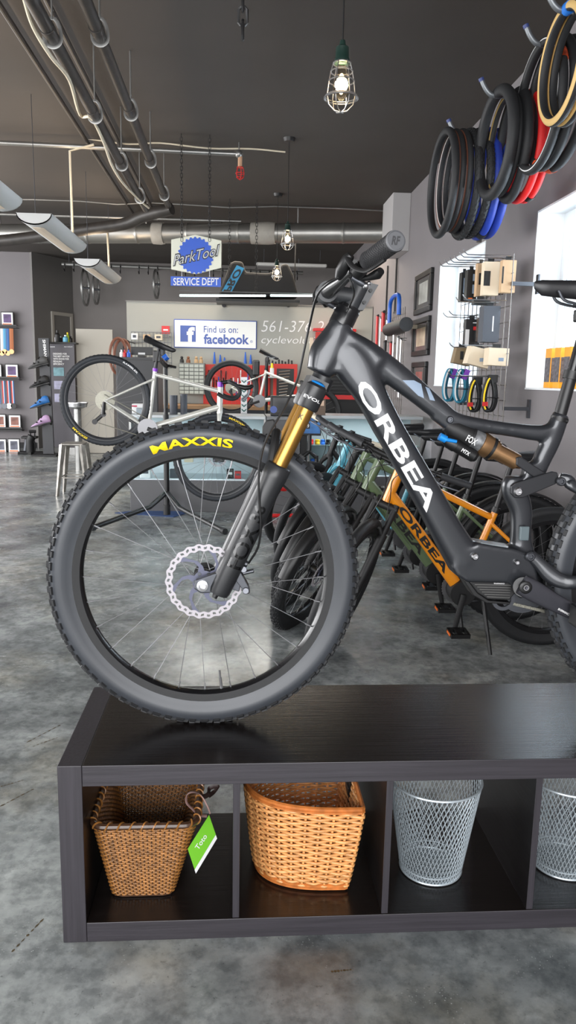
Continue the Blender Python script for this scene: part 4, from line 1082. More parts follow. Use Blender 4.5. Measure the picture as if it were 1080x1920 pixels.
parked('hybrid_bicycle', 'olive green bicycle directly behind the orange one', 3.92, 1.50, K['green'], geo=GEO2, knobs=66, steer=58, motor=True, kick=True, logo=('ORBEA', K['matblack']), tw=.055, pedal_ang=-100, dt_r=.030, fender=True, lean=4)
parked('hybrid_bicycle', 'olive green bicycle, the farther of the two green ones', 4.32, 1.50, K['green'], geo=GEO2, knobs=66, steer=62, motor=True, kick=True, tw=.055, pedal_ang=-110, dt_r=.030, fender=True, lean=4)
parked('hybrid_bicycle', 'black bicycle between the green ones and the light blue one', 4.72, 1.52, K['matblack'], geo=GEO2, steer=60, kick=True, tw=.05, fender=True, lean=4)
parked('hybrid_bicycle', 'light blue bicycle with cream grips in the parked row', 5.15, 1.52, K['sky'], forkm=K['sky'], sus=False, steer=50, kick=True, tw=.042, gripm=K['cream'], lean=3, tmat=K['rubber'])
parked('hybrid_bicycle', 'black bicycle farthest back in the parked row', 5.75, 1.52, K['black'], steer=40, kick=True, tw=.042, sus=False, lean=3)
# wheel of one more bike against the wall below the framed papers
# ---- pale silver gravel bike hung in the repair stand
def pln(F):
    def g(px, py): p = PF(px, py, F); return (p.x, p.z)
    return g
g = pln(6.25)
r = thing('gravel_bike', 'pale silver gravel bicycle clamped nose down in the repair stand', 'bicycle', (PF(300, 800, 6.25).x, 6.25, PF(300, 800, 6.25).z))
opt_clamp[r.name] = K['purple']
P = dict(rh=g(198, 751), fh=g(408, 858), bb=g(278, 803), st=g(291, 693), sd=g(298, 645), ht=g(413, 728), hb=g(412, 770), jockey=(g(196, 776), g(180, 790)), tilt=math.radians(22), logo=(.75, .35), pitch=math.radians(27))
idW = lambda p, F=6.25: V((p.x, F+p.y, p.z))
bike(r, idW, P, K['silver'], forkm=K['silver'], R=.366, tw=.045, bars='drop', sus=False, spk=28, nseg=80, rim=mat('dark rim', (40, 42, 46), .4), knobs=70, pedal_ang=160, rimin=.30, tt_drop=-.02, wide=.002, tmat=mat('blue black rubber', (38, 42, 48), .6), dt_r=.025)
wheels = {c.name.split('.')[0]: c for c in r.children}
rw = wheels['rear_wheel']; fwl = wheels['front_wheel']
rhv = V((P['rh'][0], 6.25, P['rh'][1])); fhv = V((P['fh'][0], 6.25, P['fh'][1]))
arc_text(rw, lambda a, b, w: rhv+V((a, w, b)), .366, .045, 'MAXXIS', math.radians(232), .333, .350, -.42, K['yellow'], bold=.03)
arc_text(rw, lambda a, b, w: rhv+V((a, w, b)), .366, .045, 'RAMBLER', math.radians(52), .335, .349, .42, K['whiteink'], bold=.02)
arc_text(fwl, lambda a, b, w: fhv+V((a, w, b)), .366, .045, 'MAXXIS', math.radians(62), .333, .350, .42, K['yellow'], bold=.03)
# purple accents
hp = V((P['ht'][0], 6.25, P['ht'][1])); build(MB().cyl(hp+V((0, 0, .012)), hp+V((0, 0, .05)), .024, n=20), 'headset_spacer', K['purple'], r)
# ---- second bike further back
F2 = 9.7; g = pln(F2)
r2 = thing('road_bike', 'silver road bicycle hanging in front of the red tool board', 'bicycle', (PF(460, 740, F2).x, F2, PF(460, 740, F2).z))
P2 = dict(rh=g(434, 727), fh=g(590, 775), bb=g(486, 752), st=g(499, 692), sd=g(503, 664), ht=g(566, 722), hb=g(570, 745), tilt=math.radians(24))
bike(r2, lambda p: V((p.x, F2+p.y, p.z)), P2, K['silver'], forkm=K['silver'], R=.345, tw=.034, bars='drop', sus=False, spk=20, nseg=56, rimin=.27, pedal_ang=20, rim=K['rimblack'])
so = PF(480, 690, F2-.02)
build(MB().box(so, (.09, .08, .20)), 'saddle_bag', K['black'], r2, smooth=False, bevel=.02)
# ---- repair stand
base = PZ(313, 966, 0); F0 = base.y; topz = PF(313, 672, F0).z
rs = thing('repair_stand', 'black tripod bicycle repair stand holding the silver gravel bike', 'repair stand', (base.x, F0, 0))
build(MB().cyl((base.x, F0, .03), (base.x, F0, .95), .026, n=20).cyl((base.x, F0, .9), (base.x, F0, topz), .020, n=20), 'post', K['black'], rs)
for (px, py) in ((172, 990), (420, 996)):
    e = PZ(px, py, .03); d = (e-V((base.x, F0, .03)))
    build(MB().tube([(base.x, F0, .22), V((base.x, F0, .11))+d*.25, e], [.024, .022, .022], 14), 'leg', K['black'], rs)
    build(MB().cyl(e-d.normalized()*.03, e+d.normalized()*.02, .027, n=14), 'rubber_foot', K['rubber'], rs)
build(MB().cyl((base.x, F0, .0), (base.x, F0, .10), .033, n=20), 'collar', K['matblack'], rs)
cl0 = V((base.x, F0, topz-.06)); sp_ = PF(294, 668, 6.25)
build(MB().tube([cl0+V((0, .04, 0)), cl0, V((sp_.x, 6.32, sp_.z))], [.03, .026, .022], 14), 'clamp_arm', K['black'], rs)
build(MB().box(V((sp_.x, 6.27, sp_.z)), (.06, .06, .09)).cyl(cl0+V((.0, .0, 0)), cl0+V((.10, -.03, -.02)), .012), 'clamp_jaw', K['black'], rs, smooth=False, bevel=.006)
build(MB().cyl(cl0+V((-.02, 0, .05)), cl0+V((.02, 0, .08)), .03, n=14), 'blue_knob', K['blue'], rs)
px_ = PF(500, 672, 9.9); t = thing('repair_stand', 'slim black stand post holding the silver road bicycle at the back', 'repair stand', (px_.x, 9.9, 0))
build(MB().cyl((px_.x, 9.9, 0), px_, .022, n=14), 'post', K['black'], t); build(MB().tube([px_, PF(501, 678, 9.72)], .02, 10), 'clamp_arm', K['black'], t); build(MB().box((px_.x, 9.9, .015), (.4, .3, .03)), 'foot', K['black'], t, smooth=False)
# floor mat under the stand
solo(MB().prism([PZ(215, 962, .001), PZ(325, 970, .001), PZ(352, 962, .001), PZ(300, 954, .001)], (0, 0, .006)), 'floor_mat', mat('blue mat', (40, 66, 110), .7), 'dark blue mat on the floor beneath the repair stand', 'mat', smooth=False)
# red steel foot of the next stand
a, b = PZ(493, 967, .03), PZ(573, 966, .03)
solo(MB().tube([a, b], .018, 10).tube([a+V((0, -.05, -.01)), a, a+V((0, .2, -.01))], .016, 8).tube([b+V((0, -.05, -.01)), b, b+V((0, .2, -.01))], .016, 8), 'red_stand_base', K['red'], 'red tubular steel base lying on the floor before the counter', 'stand')
# metal stool
st0 = PZ(125, 930, 0); F = st0.y+.12; a = PF(118, 829, F); b = PF(160, 829, F)
hw = (b.x-a.x)/2; cx = (a.x+b.x)/2; zt = a.z
sto_ = thing('metal_stool', 'brushed metal backless stool beside the silver bike wheel', 'stool', (cx, F, 0))
stm_ = mat('worn galvanised stool metal', (150, 146, 140), .38, metal=.8, var=.3, vscale=12)
build(MB().prism([V((cx+sx*hw, F+sy*hw, zt-.03)) for sx, sy in ((-1, -1), (1, -1), (1, 1), (-1, 1))], (0, 0, .03)), 'seat', stm_, sto_, smooth=False, bevel=.012)
for sx in (-1, 1):
    for sy in (-1, 1):
        build(MB().tube([(cx+sx*hw*.85, F+sy*hw*.85, zt-.02), (cx+sx*hw*1.35, F+sy*hw*1.35, 0.0)], [(.036, .036), (.018, .018)], 4), 'leg', stm_, sto_, smooth=False)
build(MB().tube([(cx-hw*1.12, F-hw*1.12, zt*.35), (cx+hw*1.12, F-hw*1.12, zt*.35), (cx+hw*1.12, F+hw*1.12, zt*.35), (cx-hw*1.12, F+hw*1.12, zt*.35)], .008, 6, closed=True, up=(0, 0, 1)), 'footrest', stm_, sto_)
# ================================================================== CEILING SERVICES
def pbox(mb, x0, y0, x1, y1, F, d, off=0):
    a, b = PF(x0, y0, F), PF(x1, y1, F); return mb.b2((a.x, F+off, a.z), (b.x, F+off+d, b.z))
# two black pipes running to the back, with clevis hangers
def pipe_run(name, label, pts, r, z, group=None):
    P_ = [PZ(x, y, z) for x, y in pts]; return P_
ZP = 2.98
pg = 'black pipes under the ceiling'
pA = [PZ(150, -25, ZP), PZ(315, 385, ZP)]; pA[0].x = pA[1].x = (pA[0].x+pA[1].x)/2
pB = [PZ(50, -25, ZP-.05), PZ(272, 392, ZP-.05)]; pB[0].x = pB[1].x = (pB[0].x+pB[1].x)/2
for (nm, P_, r, lb) in (('ceiling_pipe', pA, .055, 'black ceiling pipe, the right one of the two thick lengthwise pipes'), ('ceiling_pipe', pB, .058, 'black ceiling pipe with cream cable draped on it, left of its twin')):
    t = thing(nm, lb, 'pipe', (P_[0].x, P_[0].y, P_[0].z), pg)
    r *= .58
    build(MB().tube([P_[0]-V((0, 1.5, 0)), P_[1]], r, 20), 'pipe', K['pipe'], t)
    L = P_[1].y-P_[0].y
    y = P_[0].y+.5
    while y < P_[1].y-.1:
        c = V((P_[0].x, y, P_[0].z))
        build(MB().tube([V((c.x+(r+.008)*math.cos(a), y, c.z+(r+.008)*math.sin(a)*1.0+(0.0 if math.sin(a) < 0 else .05*math.sin(a)))) for a in [2*pi*k/20 for k in range(20)]], [(.003, .010)]*20, 6, closed=True, up=(0, 1, 0)).cyl(c+V((0, 0, r+.05)), (c.x, y, CEIL), .005, n=8), 'pipe_hanger', K['galv'], t)
        build(MB().tube([V((c.x, y-.13, c.z)), V((c.x, y-.07, c.z))], r*1.12, 16), 'coupling', K['pipe'], t)
        y += 1.12
# the pipe turning left over the shop
e = V((pA[1].x+.03, pA[1].y+.05, ZP-.02))
q = [e, PZ(285, 400, ZP-.03), PZ(232, 418, ZP-.04), PZ(150, 430, ZP-.06), PZ(60, 443, ZP-.08), PZ(-30, 452, ZP-.1)]
F_ = e.y+.15
q = [e] + [PF(x, y, F_+k*.12) for k, (x, y) in enumerate([(270, 405), (232, 420), (150, 432), (60, 445), (-40, 456)])]
solo(MB().tube(spline(q, 5), .06, 16), 'ceiling_pipe', K['pipe'], 'black pipe turning left below the ceiling at the end of the lengthwise pipes', 'pipe', pg)
# thin dark conduits
for (a, b, z, lb) in (((-10, 5), (238, 378), CEIL-.04, 'thin dark conduit on the ceiling, leftmost of the lengthwise pipes'), ((80, -5), (262, 340), CEIL-.04, 'thin dark conduit on the ceiling between the two thick pipes')):
    A_, B_ = PZ(*a, z), PZ(*b, z); x = (A_.x+B_.x)/2
    solo(MB().tube([V((x, A_.y-.5, z)), V((x, B_.y+2, z))], .017, 10), 'conduit', K['pipe'], lb, 'conduit')
# cross conduits
def cross(a, b, z, r, m, name, label, cat='conduit'):
    A_, B_ = PZ(*a, z), PZ(*b, z); y = B_.y
    A_ = PF(a[0], a[1], y); B_ = PF(b[0], b[1], y)
    solo(MB().tube([A_-V((1.5, 0, 0)), B_], r, 12), name, m, label, cat); return B_
e1 = cross((0, 265), (446, 289), CEIL-.10, .020, K['galv'], 'conduit', 'thick galvanised conduit crossing the ceiling to the red caged lamp')
e2 = cross((0, 402), (452, 415), CEIL-.16, .016, K['galv'], 'conduit', 'thin galvanised conduit crossing lower in front of the duct')
w_ = [PZ(60, 374, CEIL-.02), PZ(150, 376, CEIL-.02), PZ(240, 380, CEIL-.04), PZ(340, 381, CEIL-.02), PZ(430, 389, CEIL-.03), PZ(515, 387, CEIL-.02)]
y_ = w_[-1].y
solo(MB().tube([PF(x, y, y_) for x, y in [(-20, 374), (60, 374), (150, 377), (220, 383), (285, 380), (340, 383), (430, 389), (515, 387), (640, 391), (735, 396)]], .009, 8), 'cable', K['galv'], 'thin grey cable running across the ceiling to the middle junction box', 'cable')
yb = PZ(541, 283, CEIL-.03).y
solo(MB().tube(spline([PF(x, y, yb) for x, y in [(150, 258), (240, 270), (300, 268), (390, 278), (470, 279), (535, 285)]], 4), .007, 8), 'cable', K['cream'], 'cream cable sagging along the thick crosswise conduit to the pendant box', 'cable')
# cream cable draped on pipe B
solo(MB().tube(spline([PZ(x, y, ZP-.10+dz) for x, y, dz in [(44, -6, .1), (62, 50, .04), (95, 105, .0), (130, 150, .0), (150, 215, .06), (172, 222, .03), (195, 268, 0), (210, 310, -.0), (232, 345, 0), (262, 375, .02), (279, 390, .02)]], 5), .010, 8), 'cable', K['cream'], 'cream cable draped along the thick left ceiling pipe', 'cable')
for (x0, y0, x1, y1, lb) in ((131, 283, 137, 456, 'cream drop cable hanging straight down beside the front light fixtures'), (201, 430, 205, 508, 'short cream drop cable hanging beside the rear light fixture')):
    Ff = PZ(x0, y0, CEIL-.14).y if y0 < 300 else 9.0
    solo(MB().tube([PF(x0+45 if y0 < 300 else x0+20, y0-12, Ff), PF(x0, y0, Ff), PF(x1, y1, Ff)], .011, 8), 'drop_cable', K['cream'], lb, 'cable')
# spiral duct
D0 = PX(742, 437, 1.9-.02); D0 = V((WX-.01, D0.y, D0.z)); D1 = V((-4.2, 10.5, D0.z))
dn = (D1-D0).normalized(); Ld = (D1-D0).length; dp = []; drr = []
k = 0
while k*0.02 < Ld:
    s_ = k*.02; dp.append(D0+dn*s_); drr.append(.118+(.006 if k % 32 == 0 else 0)); k += 1
dd_ = thing('spiral_duct', 'galvanised round air duct crossing the whole shop below the ceiling', 'duct', D0)
build(MB().tube(dp, drr, 28), 'duct_tube', K['duct'], dd_, auto=30)
for px, w in ((495, .30), (300, .14)):
    s0_ = None
    for i, p in enumerate(dp):
        c = _X*p.x+_Y*p.y-_D*(p.z-CAMH); X_ = 540+FPX*c.x/c.z
        if X_ < px: s0_ = i*.02; break
    build(MB().tube([D0+dn*(s0_-w/2), D0+dn*(s0_-w*.2), D0+dn*(s0_+w*.25), D0+dn*(s0_+w/2)], [.126, .134, .129, .127], 28), 'tape_wrap', mat('grey duct tape', (158, 154, 146), .6, var=.12, vscale=9), dd_)
for s_ in (1.2, 3.1, 5.0):
    p = D0+dn*s_; build(MB().box(p+V((0, 0, .2)), (.012, .035, .34)), 'duct_hanger', K['galv'], dd_, smooth=False)
# chains
def chain(name, label, p, q, link=.045, r=.0035, m=K['black'], parent=None):
    n = max(2, int((p-q).length/(link*.72))); d = (q-p)/n; mb = MB()
    for i in range(n):
        c = p+d*(i+.5); ax = V((1, 0, 0)) if i % 2 else V((0, 1, 0)); L2 = link*.5
        mb.tube([c+ax*(link*.26*math.cos(a))+V((0, 0, 1))*((L2-link*.26)*(1 if math.sin(a) > 0 else -1)+link*.26*math.sin(a)) for a in [2*pi*(k+.5)/8 for k in range(8)]], r, 5, closed=True, up=(.3, .5, 0))
    return build(mb, name, m, parent) if parent else solo(mb, name, m, label, 'chain')
cb = PF(455, 70, 2.6)
chain('hanging_chain', 'short black steel chain hanging from the ceiling at the top of the photo', V((cb.x, cb.y, CEIL)), cb, link=.055, r=.005)
# ---- pendants
glow = mat('glowing filament bulb', (255, 214, 150), .3, emit=14)
glass = mat('clear bulb glass', (255, 240, 215), .05, trans=1.0)
def pendant(px, py, F, H_, label, cage=True, cold=False):
    c = PF(px, py, F); t = thing('pendant_lamp', label, 'lamp', (c.x, F, c.z), 'caged pendant lamps')
    u = H_/.23
    build(MB().tube([(c.x, F, CEIL), (c.x, F, CEIL-.03)], [.055, .045], 20), 'canopy', K['black'], t)
    build(MB().cyl((c.x, F, CEIL-.03), (c.x, F, c.z+.15*u), .003*max(1, u), n=8), 'cord', K['black'], t)
    build(MB().lathe([(.0001, .17), (.010, .168), (.014, .15), (.026, .142), (.027, .105), (.030, .10), (.030, .085), (.0001, .085)], V((c.x, F, c.z)), (0, 0, 1), 24).xf(lambda v: V((c.x, F, c.z))+(v-V((c.x, F, c.z)))*u), 'socket', mat('dark green socket', (22, 44, 38), .4), t)
    build(MB().sph((c.x, F, c.z+.01*u), (.0125*u, .0125*u, .038*u), 14, 10), 'filament', glow, t)
    build(MB().lathe([(.013, .085), (.016, .07), (.028, .03), (.034, .0), (.030, -.025), (.016, -.045), (.0001, -.050)], V((c.x, F, c.z)), (0, 0, 1), 24).xf(lambda v: V((c.x, F, c.z))+(v-V((c.x, F, c.z)))*u), 'bulb', glass, t)
    g = MB(); O = V((c.x, F, c.z))
    def ringz(z, r, rad=.0028):
        g.tube([O+V((r*math.cos(a), r*math.sin(a), z))*u for a in [2*pi*k/32 for k in range(32)]], rad*u, 6, closed=True, up=(0, 0, 1))
    for z, r in ((.085, .034), (.055, .043), (.02, .05), (-.035, .062)): ringz(z, r)
    ringz(-.042, .066, .0035)
    for k in range(6):
        a = 2*pi*k/6; d = V((math.cos(a), math.sin(a), 0))
        g.tube([O+(d*r+V((0, 0, z)))*u for r, z in [(.033, .09), (.043, .055), (.050, .02), (.056, -.03), (.048, -.065), (.025, -.088), (0, -.093)]], .0022*u, 6)
    build(g, 'wire_cage', K['steel'], t)
    l = bpy.data.lights.new('bulb_light', 'POINT'); l.energy = 16*u*u; l.color = (1, .80, .52); l.shadow_soft_size = .03; o = bpy.data.objects.new('bulb_light', l); C.objects.link(o); o.location = (0, 0, 0.01); o.parent = t
pendant(640, 163, 3.0, .215, 'caged filament pendant lamp glowing nearest the camera, high in the middle')
pendant(539, 450, 7.0, .215, 'caged filament pendant lamp glowing in front of the duct')
pendant(519, 512, 9.0, .215, 'small caged pendant lamp hanging in front of the black bag')
# red caged work lamp
c = V((e1.x+.01, e1.y, e1.z)); t = thing('red_caged_lamp', 'unlit red wire caged lamp at the end of the thick conduit', 'lamp', c)
build(MB().cyl(c+V((0, 0, .12)), c, .006, n=8).sph(c, .035, 12, 8), 'junction_box', K['galv'], t)
build(MB().cyl(c+V((.01, 0, -.02)), c+V((.01, 0, -.11)), .02, n=14), 'socket', mat('beige plastic', (190, 150, 120), .5), t)
g = MB(); O = c+V((.01, 0, -.11))
for z, r in ((0, .026), (-.05, .038), (-.085, .030)): g.tube([O+V((r*math.cos(a), r*math.sin(a), z)) for a in [2*pi*k/20 for k in range(20)]], .0035, 6, closed=True, up=(0, 0, 1))
for k in range(5):
    a = 2*pi*k/5; d = V((math.cos(a), math.sin(a), 0)); g.tube([O+d*.026, O+d*.038+V((0, 0, -.05)), O+d*.03+V((0, 0, -.085)), O+V((0, 0, -.105))], .0035, 6)
build(g, 'wire_cage', K['red'], t)
# ---- curved office light fixtures
fxm = mat('white fixture metal', (205, 206, 204), .4)
def fixture(ya, yb_, xc, z, label):
    t = thing('light_fixture', label, 'light fixture', (xc, (ya+yb_)/2, z), 'suspended curved light fixtures')
    N = 12; w = .135; mb = MB(); prof = [(w*math.cos(pi+pi*k/N), -.085*math.sin(pi*k/N)) for k in range(N+1)]
    prof2 = [(x*.96, z_*.93+.004) for x, z_ in reversed(prof)]
    for y in (ya, yb_):
        for x, z_ in prof+prof2: mb.v.append(V((xc+x, y, z+z_)))
    M_ = 2*(N+1); mb.f = [(i, (i+1) % M_, M_+(i+1) % M_, M_+i) for i in range(M_)]+[tuple(range(M_)), tuple(M_+i for i in range(M_))]
    build(mb, 'housing', fxm, t, auto=40)
    for y in (ya, yb_-.012): build(MB().prism([V((xc+x, y, z+z_)) for x, z_ in prof], (0, .012, 0)), 'end_plate', fxm, t, smooth=False)
    build(MB().tube([(xc, ya+.1, z-.0865), (xc, yb_-.1, z-.0865)], [(.045, .002)]*2, 4, up=(1, 0, 0)), 'diffuser', mat('warm diffuser', (224, 206, 184), .6), t, smooth=False)
    for y in (ya+.05, yb_-.05): build(MB().cyl((xc, y, z), (xc, y, CEIL), .0025, n=6), 'suspension_wire', K['darksteel'], t)
    l = bpy.data.lights.new('uplight', 'AREA'); l.shape = 'RECTANGLE'; l.size = .12; l.size_y = yb_-ya-.2; l.energy = 7; l.color = (1, .76, .52)
    o = bpy.data.objects.new('uplight', l); C.objects.link(o); o.parent = t; o.location = (0, 0, .012); o.rotation_euler = (pi, 0, 0)
fixture(6.15, 7.5, -1.56, 2.50, 'suspended white curved light fixture, middle one of the row at left')
fixture(3.9, 5.5, -1.60, 2.46, 'suspended white curved light fixture cut by the left edge of the photo')
fixture(8.3, 9.75, -1.58, 2.49, 'suspended white curved light fixture, farthest of the row above the banner')
# ---- hanging double sign
FS = 7.0
t = thing('hanging_sign', 'white hexagonal tool sign with blue gear and a blue service plate below', 'sign', PF(368, 480, FS))
hexp = [(321, 449), (366, 440), (415, 451), (415, 502), (368, 514), (321, 505)]
build(MB().prism([PF(x, y, FS) for x, y in hexp], (0, .012, 0)), 'sign_board', mat('white sign board', (222, 222, 204), .35), t, smooth=False, bevel=.003)
c = PF(367, 479, FS-.004); gp = []
for k in range(96):
    a = 2*pi*k/96; r_ = .158 if (k % 4) in (0, 1) else .145; gp.append(c+V((r_*math.cos(a), 0, r_*math.sin(a))))
build(MB().prism(gp, (0, .004, 0)), 'gear_emblem', mat('sign blue', (24, 84, 196), .4), t, smooth=False)
def txt(parent, s_, px0, py0, px1, py1, F, m, bold=.02, shear=0, slope=0, name='lettering', lift=0):
    """letters filling the pixel box at distance F; slope lifts the right end"""
    o = PF(px0, py1, F); ux = PF(px1, py1+slope, F)-o; uy = PF(px0, py0, F)-o
    mb = MB(); text_quad(mb, s_, o, ux, uy, nrm=(0, -1, 0), bold=bold, shear=shear, lift=lift); return build(mb, name, m, parent, smooth=False)
txt(t, 'ParkTool', 324, 477, 412, 500, FS-.0055, K['black'], .05, .25, -20, lift=0)
txt(t, 'ParkTool', 325, 479, 411, 498, FS-.0075, mat('silver ink', (196, 198, 200), .4), -.005, .25, -20)
build(pbox(MB(), 320, 518, 414, 538, FS, .01), 'service_plate', mat('sign blue', (24, 84, 196), .4), t, smooth=False)
txt(t, 'SERVICE DEPT', 325, 521, 410, 535, FS-.002, K['whiteink'], .012)
for px in (341, 393):
    p = PF(px, 452, FS); chain('suspension_chain', '', V((p.x, FS, CEIL)), p, .04, .0028, K['matblack'], t)
    build(MB().cyl(PF(px, 508, FS)+V((0, .005, 0)), PF(px, 519, FS)+V((0, .005, 0)), .002, n=6), 'link_wire', K['steel'], t)
# ================================================================== RIGHT WALL
def frame_pic(px0, pyt0, pyb0, px1, pyt1, pyb1, label, accent):
    a, b = PX(px0, pyt0, WX-.03), PX(px1, pyt1, WX-.03); z1 = (a.z+b.z)/2; z0 = (PX(px0, pyb0, WX-.03).z+PX(px1, pyb1, WX-.03).z)/2
    y1, y0 = a.y, b.y; t = thing('picture_frame', label, 'picture frame', (WX-.015, (y0+y1)/2, z0), 'black framed certificates on the window wall')
    w = .055; f = MB()
    f.b2((WX-.035, y0, z0), (WX-.002, y1, z0+w)).b2((WX-.035, y0, z1-w), (WX-.002, y1, z1)).b2((WX-.035, y0, z0+w), (WX-.002, y0+w, z1-w)).b2((WX-.035, y1-w, z0+w), (WX-.002, y1, z1-w))
    build(f, 'frame', K['black'], t, smooth=False, bevel=.006)
    build(MB().b2((WX-.018, y0+w, z0+w), (WX-.006, y1-w, z1-w)), 'mat_board', mat('grey mat board', (92, 90, 88), .2), t, smooth=False)
    m_ = .09; build(MB().b2((WX-.020, y0+w+m_*1.2, z0+w+m_*.5), (WX-.0185, y1-w-m_*1.2, z1-w-m_*.5)), 'print', mat('print '+accent, {'plain': (176, 176, 170), 'pink': (204, 186, 160), 'red': (160, 96, 90)}[accent], .25, var=.2, vscale=9), t, smooth=False)
frame_pic(779, 514, 588, 809, 505, 584, 'black framed certificate, top one of the column on the window wall', 'plain')
frame_pic(774, 600, 668, 804, 592, 666, 'black framed certificate, middle one of the column', 'pink')
frame_pic(772, 682, 745, 798, 675, 745, 'black framed picture with red print, lowest of the column', 'red')
solo(MB().tube([(WX-.012, 9.9, 2.74), (WX-.012, 9.9, 1.9)], .010, 8).tube([(WX-.02, 9.3, 2.74), (WX-.02, 9.3, 2.10)], .012, 8), 'wall_conduit', K['black'], 'thin black conduit running down the wall under the grey box', 'conduit')
# tyres on hooks
def hung_tire(px, py, F, x=None, R=.345, tw=.045, m=K['rubber'], label='', grp='', inner=None, tilt=0.0, lab=None, lab_ang=0, knobs=0, stripe=None):
    c = PF(px, py, F)
    if x is not None: c = PX(px, py, x) if F is None else V((x, F, c.z))
    t = thing('bicycle_tire', label, 'tire', c, grp)
    ct, st__ = math.cos(tilt), math.sin(tilt)
    def T(a, b, w): return c+V((w*ct-a*st__, a*ct+w*st__, b*1.03))
    make_tire(T, R, tw, R-tw*.86, 0, 72, 'tire_body', m, t)
    rc, rt, sec = ring_tools(T, R, tw)
    if knobs:
        kb = MB()
        for i in range(knobs):
            for ph in (-55, -20, 20, 55):
                th = 2*pi*(i+(.5 if abs(ph) > 30 else 0))/knobs; p_ = [sec(th+dx, math.radians(ph+dy), rt+h) for dx in (-.02, .02) for dy in (-12, 12) for h in (-.001, .003)]
                kb.add(p_, [(0, 1, 3, 2), (4, 6, 7, 5), (0, 4, 5, 1), (2, 3, 7, 6), (1, 5, 7, 3)])
        o = build(kb, 'tread', K['rubber'], t, smooth=False); o['kind'] = 'stuff'
    if stripe:
        for sg in (-1, 1):
            for (sm_, p0_, p1_, lf) in ([stripe+(.0008,)] if not isinstance(stripe, list) else [x+(.0008+.0005*i_,) for i_, x in enumerate(stripe)]):
                s_ = MB(); n = 72; J = 7
                for i in range(n):
                    th = 2*pi*i/n
                    for j in range(J): s_.v.append(sec(th, sg*math.radians(p0_+(p1_-p0_)*j/(J-1)), rt+lf))
                s_.f = [(J*i+j, J*((i+1) % n)+j, J*((i+1) % n)+j+1, J*i+j+1) for i in range(n) for j in range(J-1)]
                build(s_, 'sidewall_stripe', sm_, t)
    if lab:
        th = math.radians(lab_ang); s_ = MB()
        s_.tube([T((R-tw/2)*math.cos(th+d), (R-tw/2)*math.sin(th+d), 0) for d in (-.09, -.045, 0, .045, .09)], tw*.60, 14)
        build(s_, 'paper_label', lab, t)
    return t
G1, G2, G3, G4 = 'tyres on the far hook', 'tyres on the second hook', 'tyres on the third hook', 'tyres on the nearest hook'
orl = mat('orange black label', (206, 76, 34), .5, var=.7, vscale=22)
def hook(F, x0, z, label):
    t = thing('tire_hook', label, 'hook', (WX, F, z), 'grey hooks for tyres')
    build(MB().tube(spline([(WX, F, z), (x0+.16, F, z), (x0+.075, F, z), (x0+.045, F, z+.012), (x0+.02, F, z+.04), (x0, F, z+.075)], 5), .014, 12), 'hook_bar', mat('grey hook metal', (120, 124, 128), .4, metal=.6), t)
    build(MB().cyl((x0, F, z+.072), (x0-.007, F, z+.088), .0155, n=12), 'blue_tip', mat('blue cap', (52, 66, 120), .5), t)
    build(MB().b2((WX-.006, F-.03, z-.08), (WX, F+.03, z+.08)), 'wall_plate', mat('grey hook metal', (120, 124, 128), .4, metal=.6), t, smooth=False)
def cluster(F, z, x0, specs, grp, yj=.0):
    x = x0
    for i, (w, R, kw) in enumerate(specs):
        x += w/2
        R_ = R
        c = V((x, F+random.uniform(-.01, .01), z-.016-(R_-w*.9)*1.03))
        hung_tire(0, 0, c.y, x, R=R_, tw=w, grp=grp, **dict(kw)) if False else _hung(c, R_, w, grp, **kw)
        x += w/2+.004
def _hung(c, R, tw, grp, **kw):
    kw.setdefault('m', K['rubber'])
    # project helper with explicit centre
    global PF
    old = PF; PF = lambda px, py, F: V(c)
    t = hung_tire(0, 0, c.y, None, R=R, tw=tw, grp=grp, tilt=kw.pop('tilt', .0), **kw); PF = old; return t
F1, F2c, F3, F4 = 5.05, 4.55, 4.15, 3.65
p1_ = PF(868, 253, F1); z1 = p1_.z
hook(F1, PF(842, 240, F1).x, z1-.0, 'grey steel wall hook carrying the tyres above the far window')
cluster(F1, z1, PF(826, 320, F1).x-.01, [
 (.050, .320, dict(label='black bicycle tyre, outermost on the far hook')),
 (.040, .296, dict(label='brown sided tyre with white bead, second on the far hook', stripe=[(K['brown'], 58, 127), (K['whiteink'], 112, 124)])),
 (.044, .300, dict(label='brown sided tyre with white bead, third on the far hook', stripe=[(K['brown'], 58, 127), (K['whiteink'], 112, 124)])),
 (.052, .322, dict(label='knobby black tyre, fourth on the far hook', knobs=56)),
 (.052, .318, dict(label='knobby black tyre next to the blue tyres on the far hook', knobs=64, tilt=.05)),
 (.058, .325, dict(label='blue tyre, left of the pair closest to the wall above the far window', m=K['bluerub'], lab=mat('black blue label', (20, 24, 34), .4, var=.5, vscale=30), lab_ang=-100)),
 (.058, .320, dict(label='blue tyre touching the wall above the far window', m=K['bluerub']))], G1)
z2 = PF(945, 180, F2c).z
hook(F2c, PF(903, 164, F2c).x, z2, 'grey steel wall hook with blue tip carrying black and red tyres')
cluster(F2c, z2, PF(918, 262, F2c).x, [
 (.066, .295, dict(label='smooth black tyre, outermost on the second hook', tilt=.03)),
 (.036, .270, dict(label='black tyre with tan side, behind the smooth outermost tyre', stripe=(K['tan'], 60, 127))),
 (.060, .298, dict(label='smooth black tyre beside the red tyres', tilt=-.05)),
 (.046, .292, dict(label='ribbed red tyre, left of the two red ones', m=K['redrub'])),
 (.046, .288, dict(label='ribbed red tyre against the wall', m=K['redrub'], lab=K['black'], lab_ang=-98))], G2)
z3 = PF(1035, 84, F3).z
hook(F3, PF(987, 60, F3).x, z3, 'grey steel wall hook with blue tip at the upper right edge')
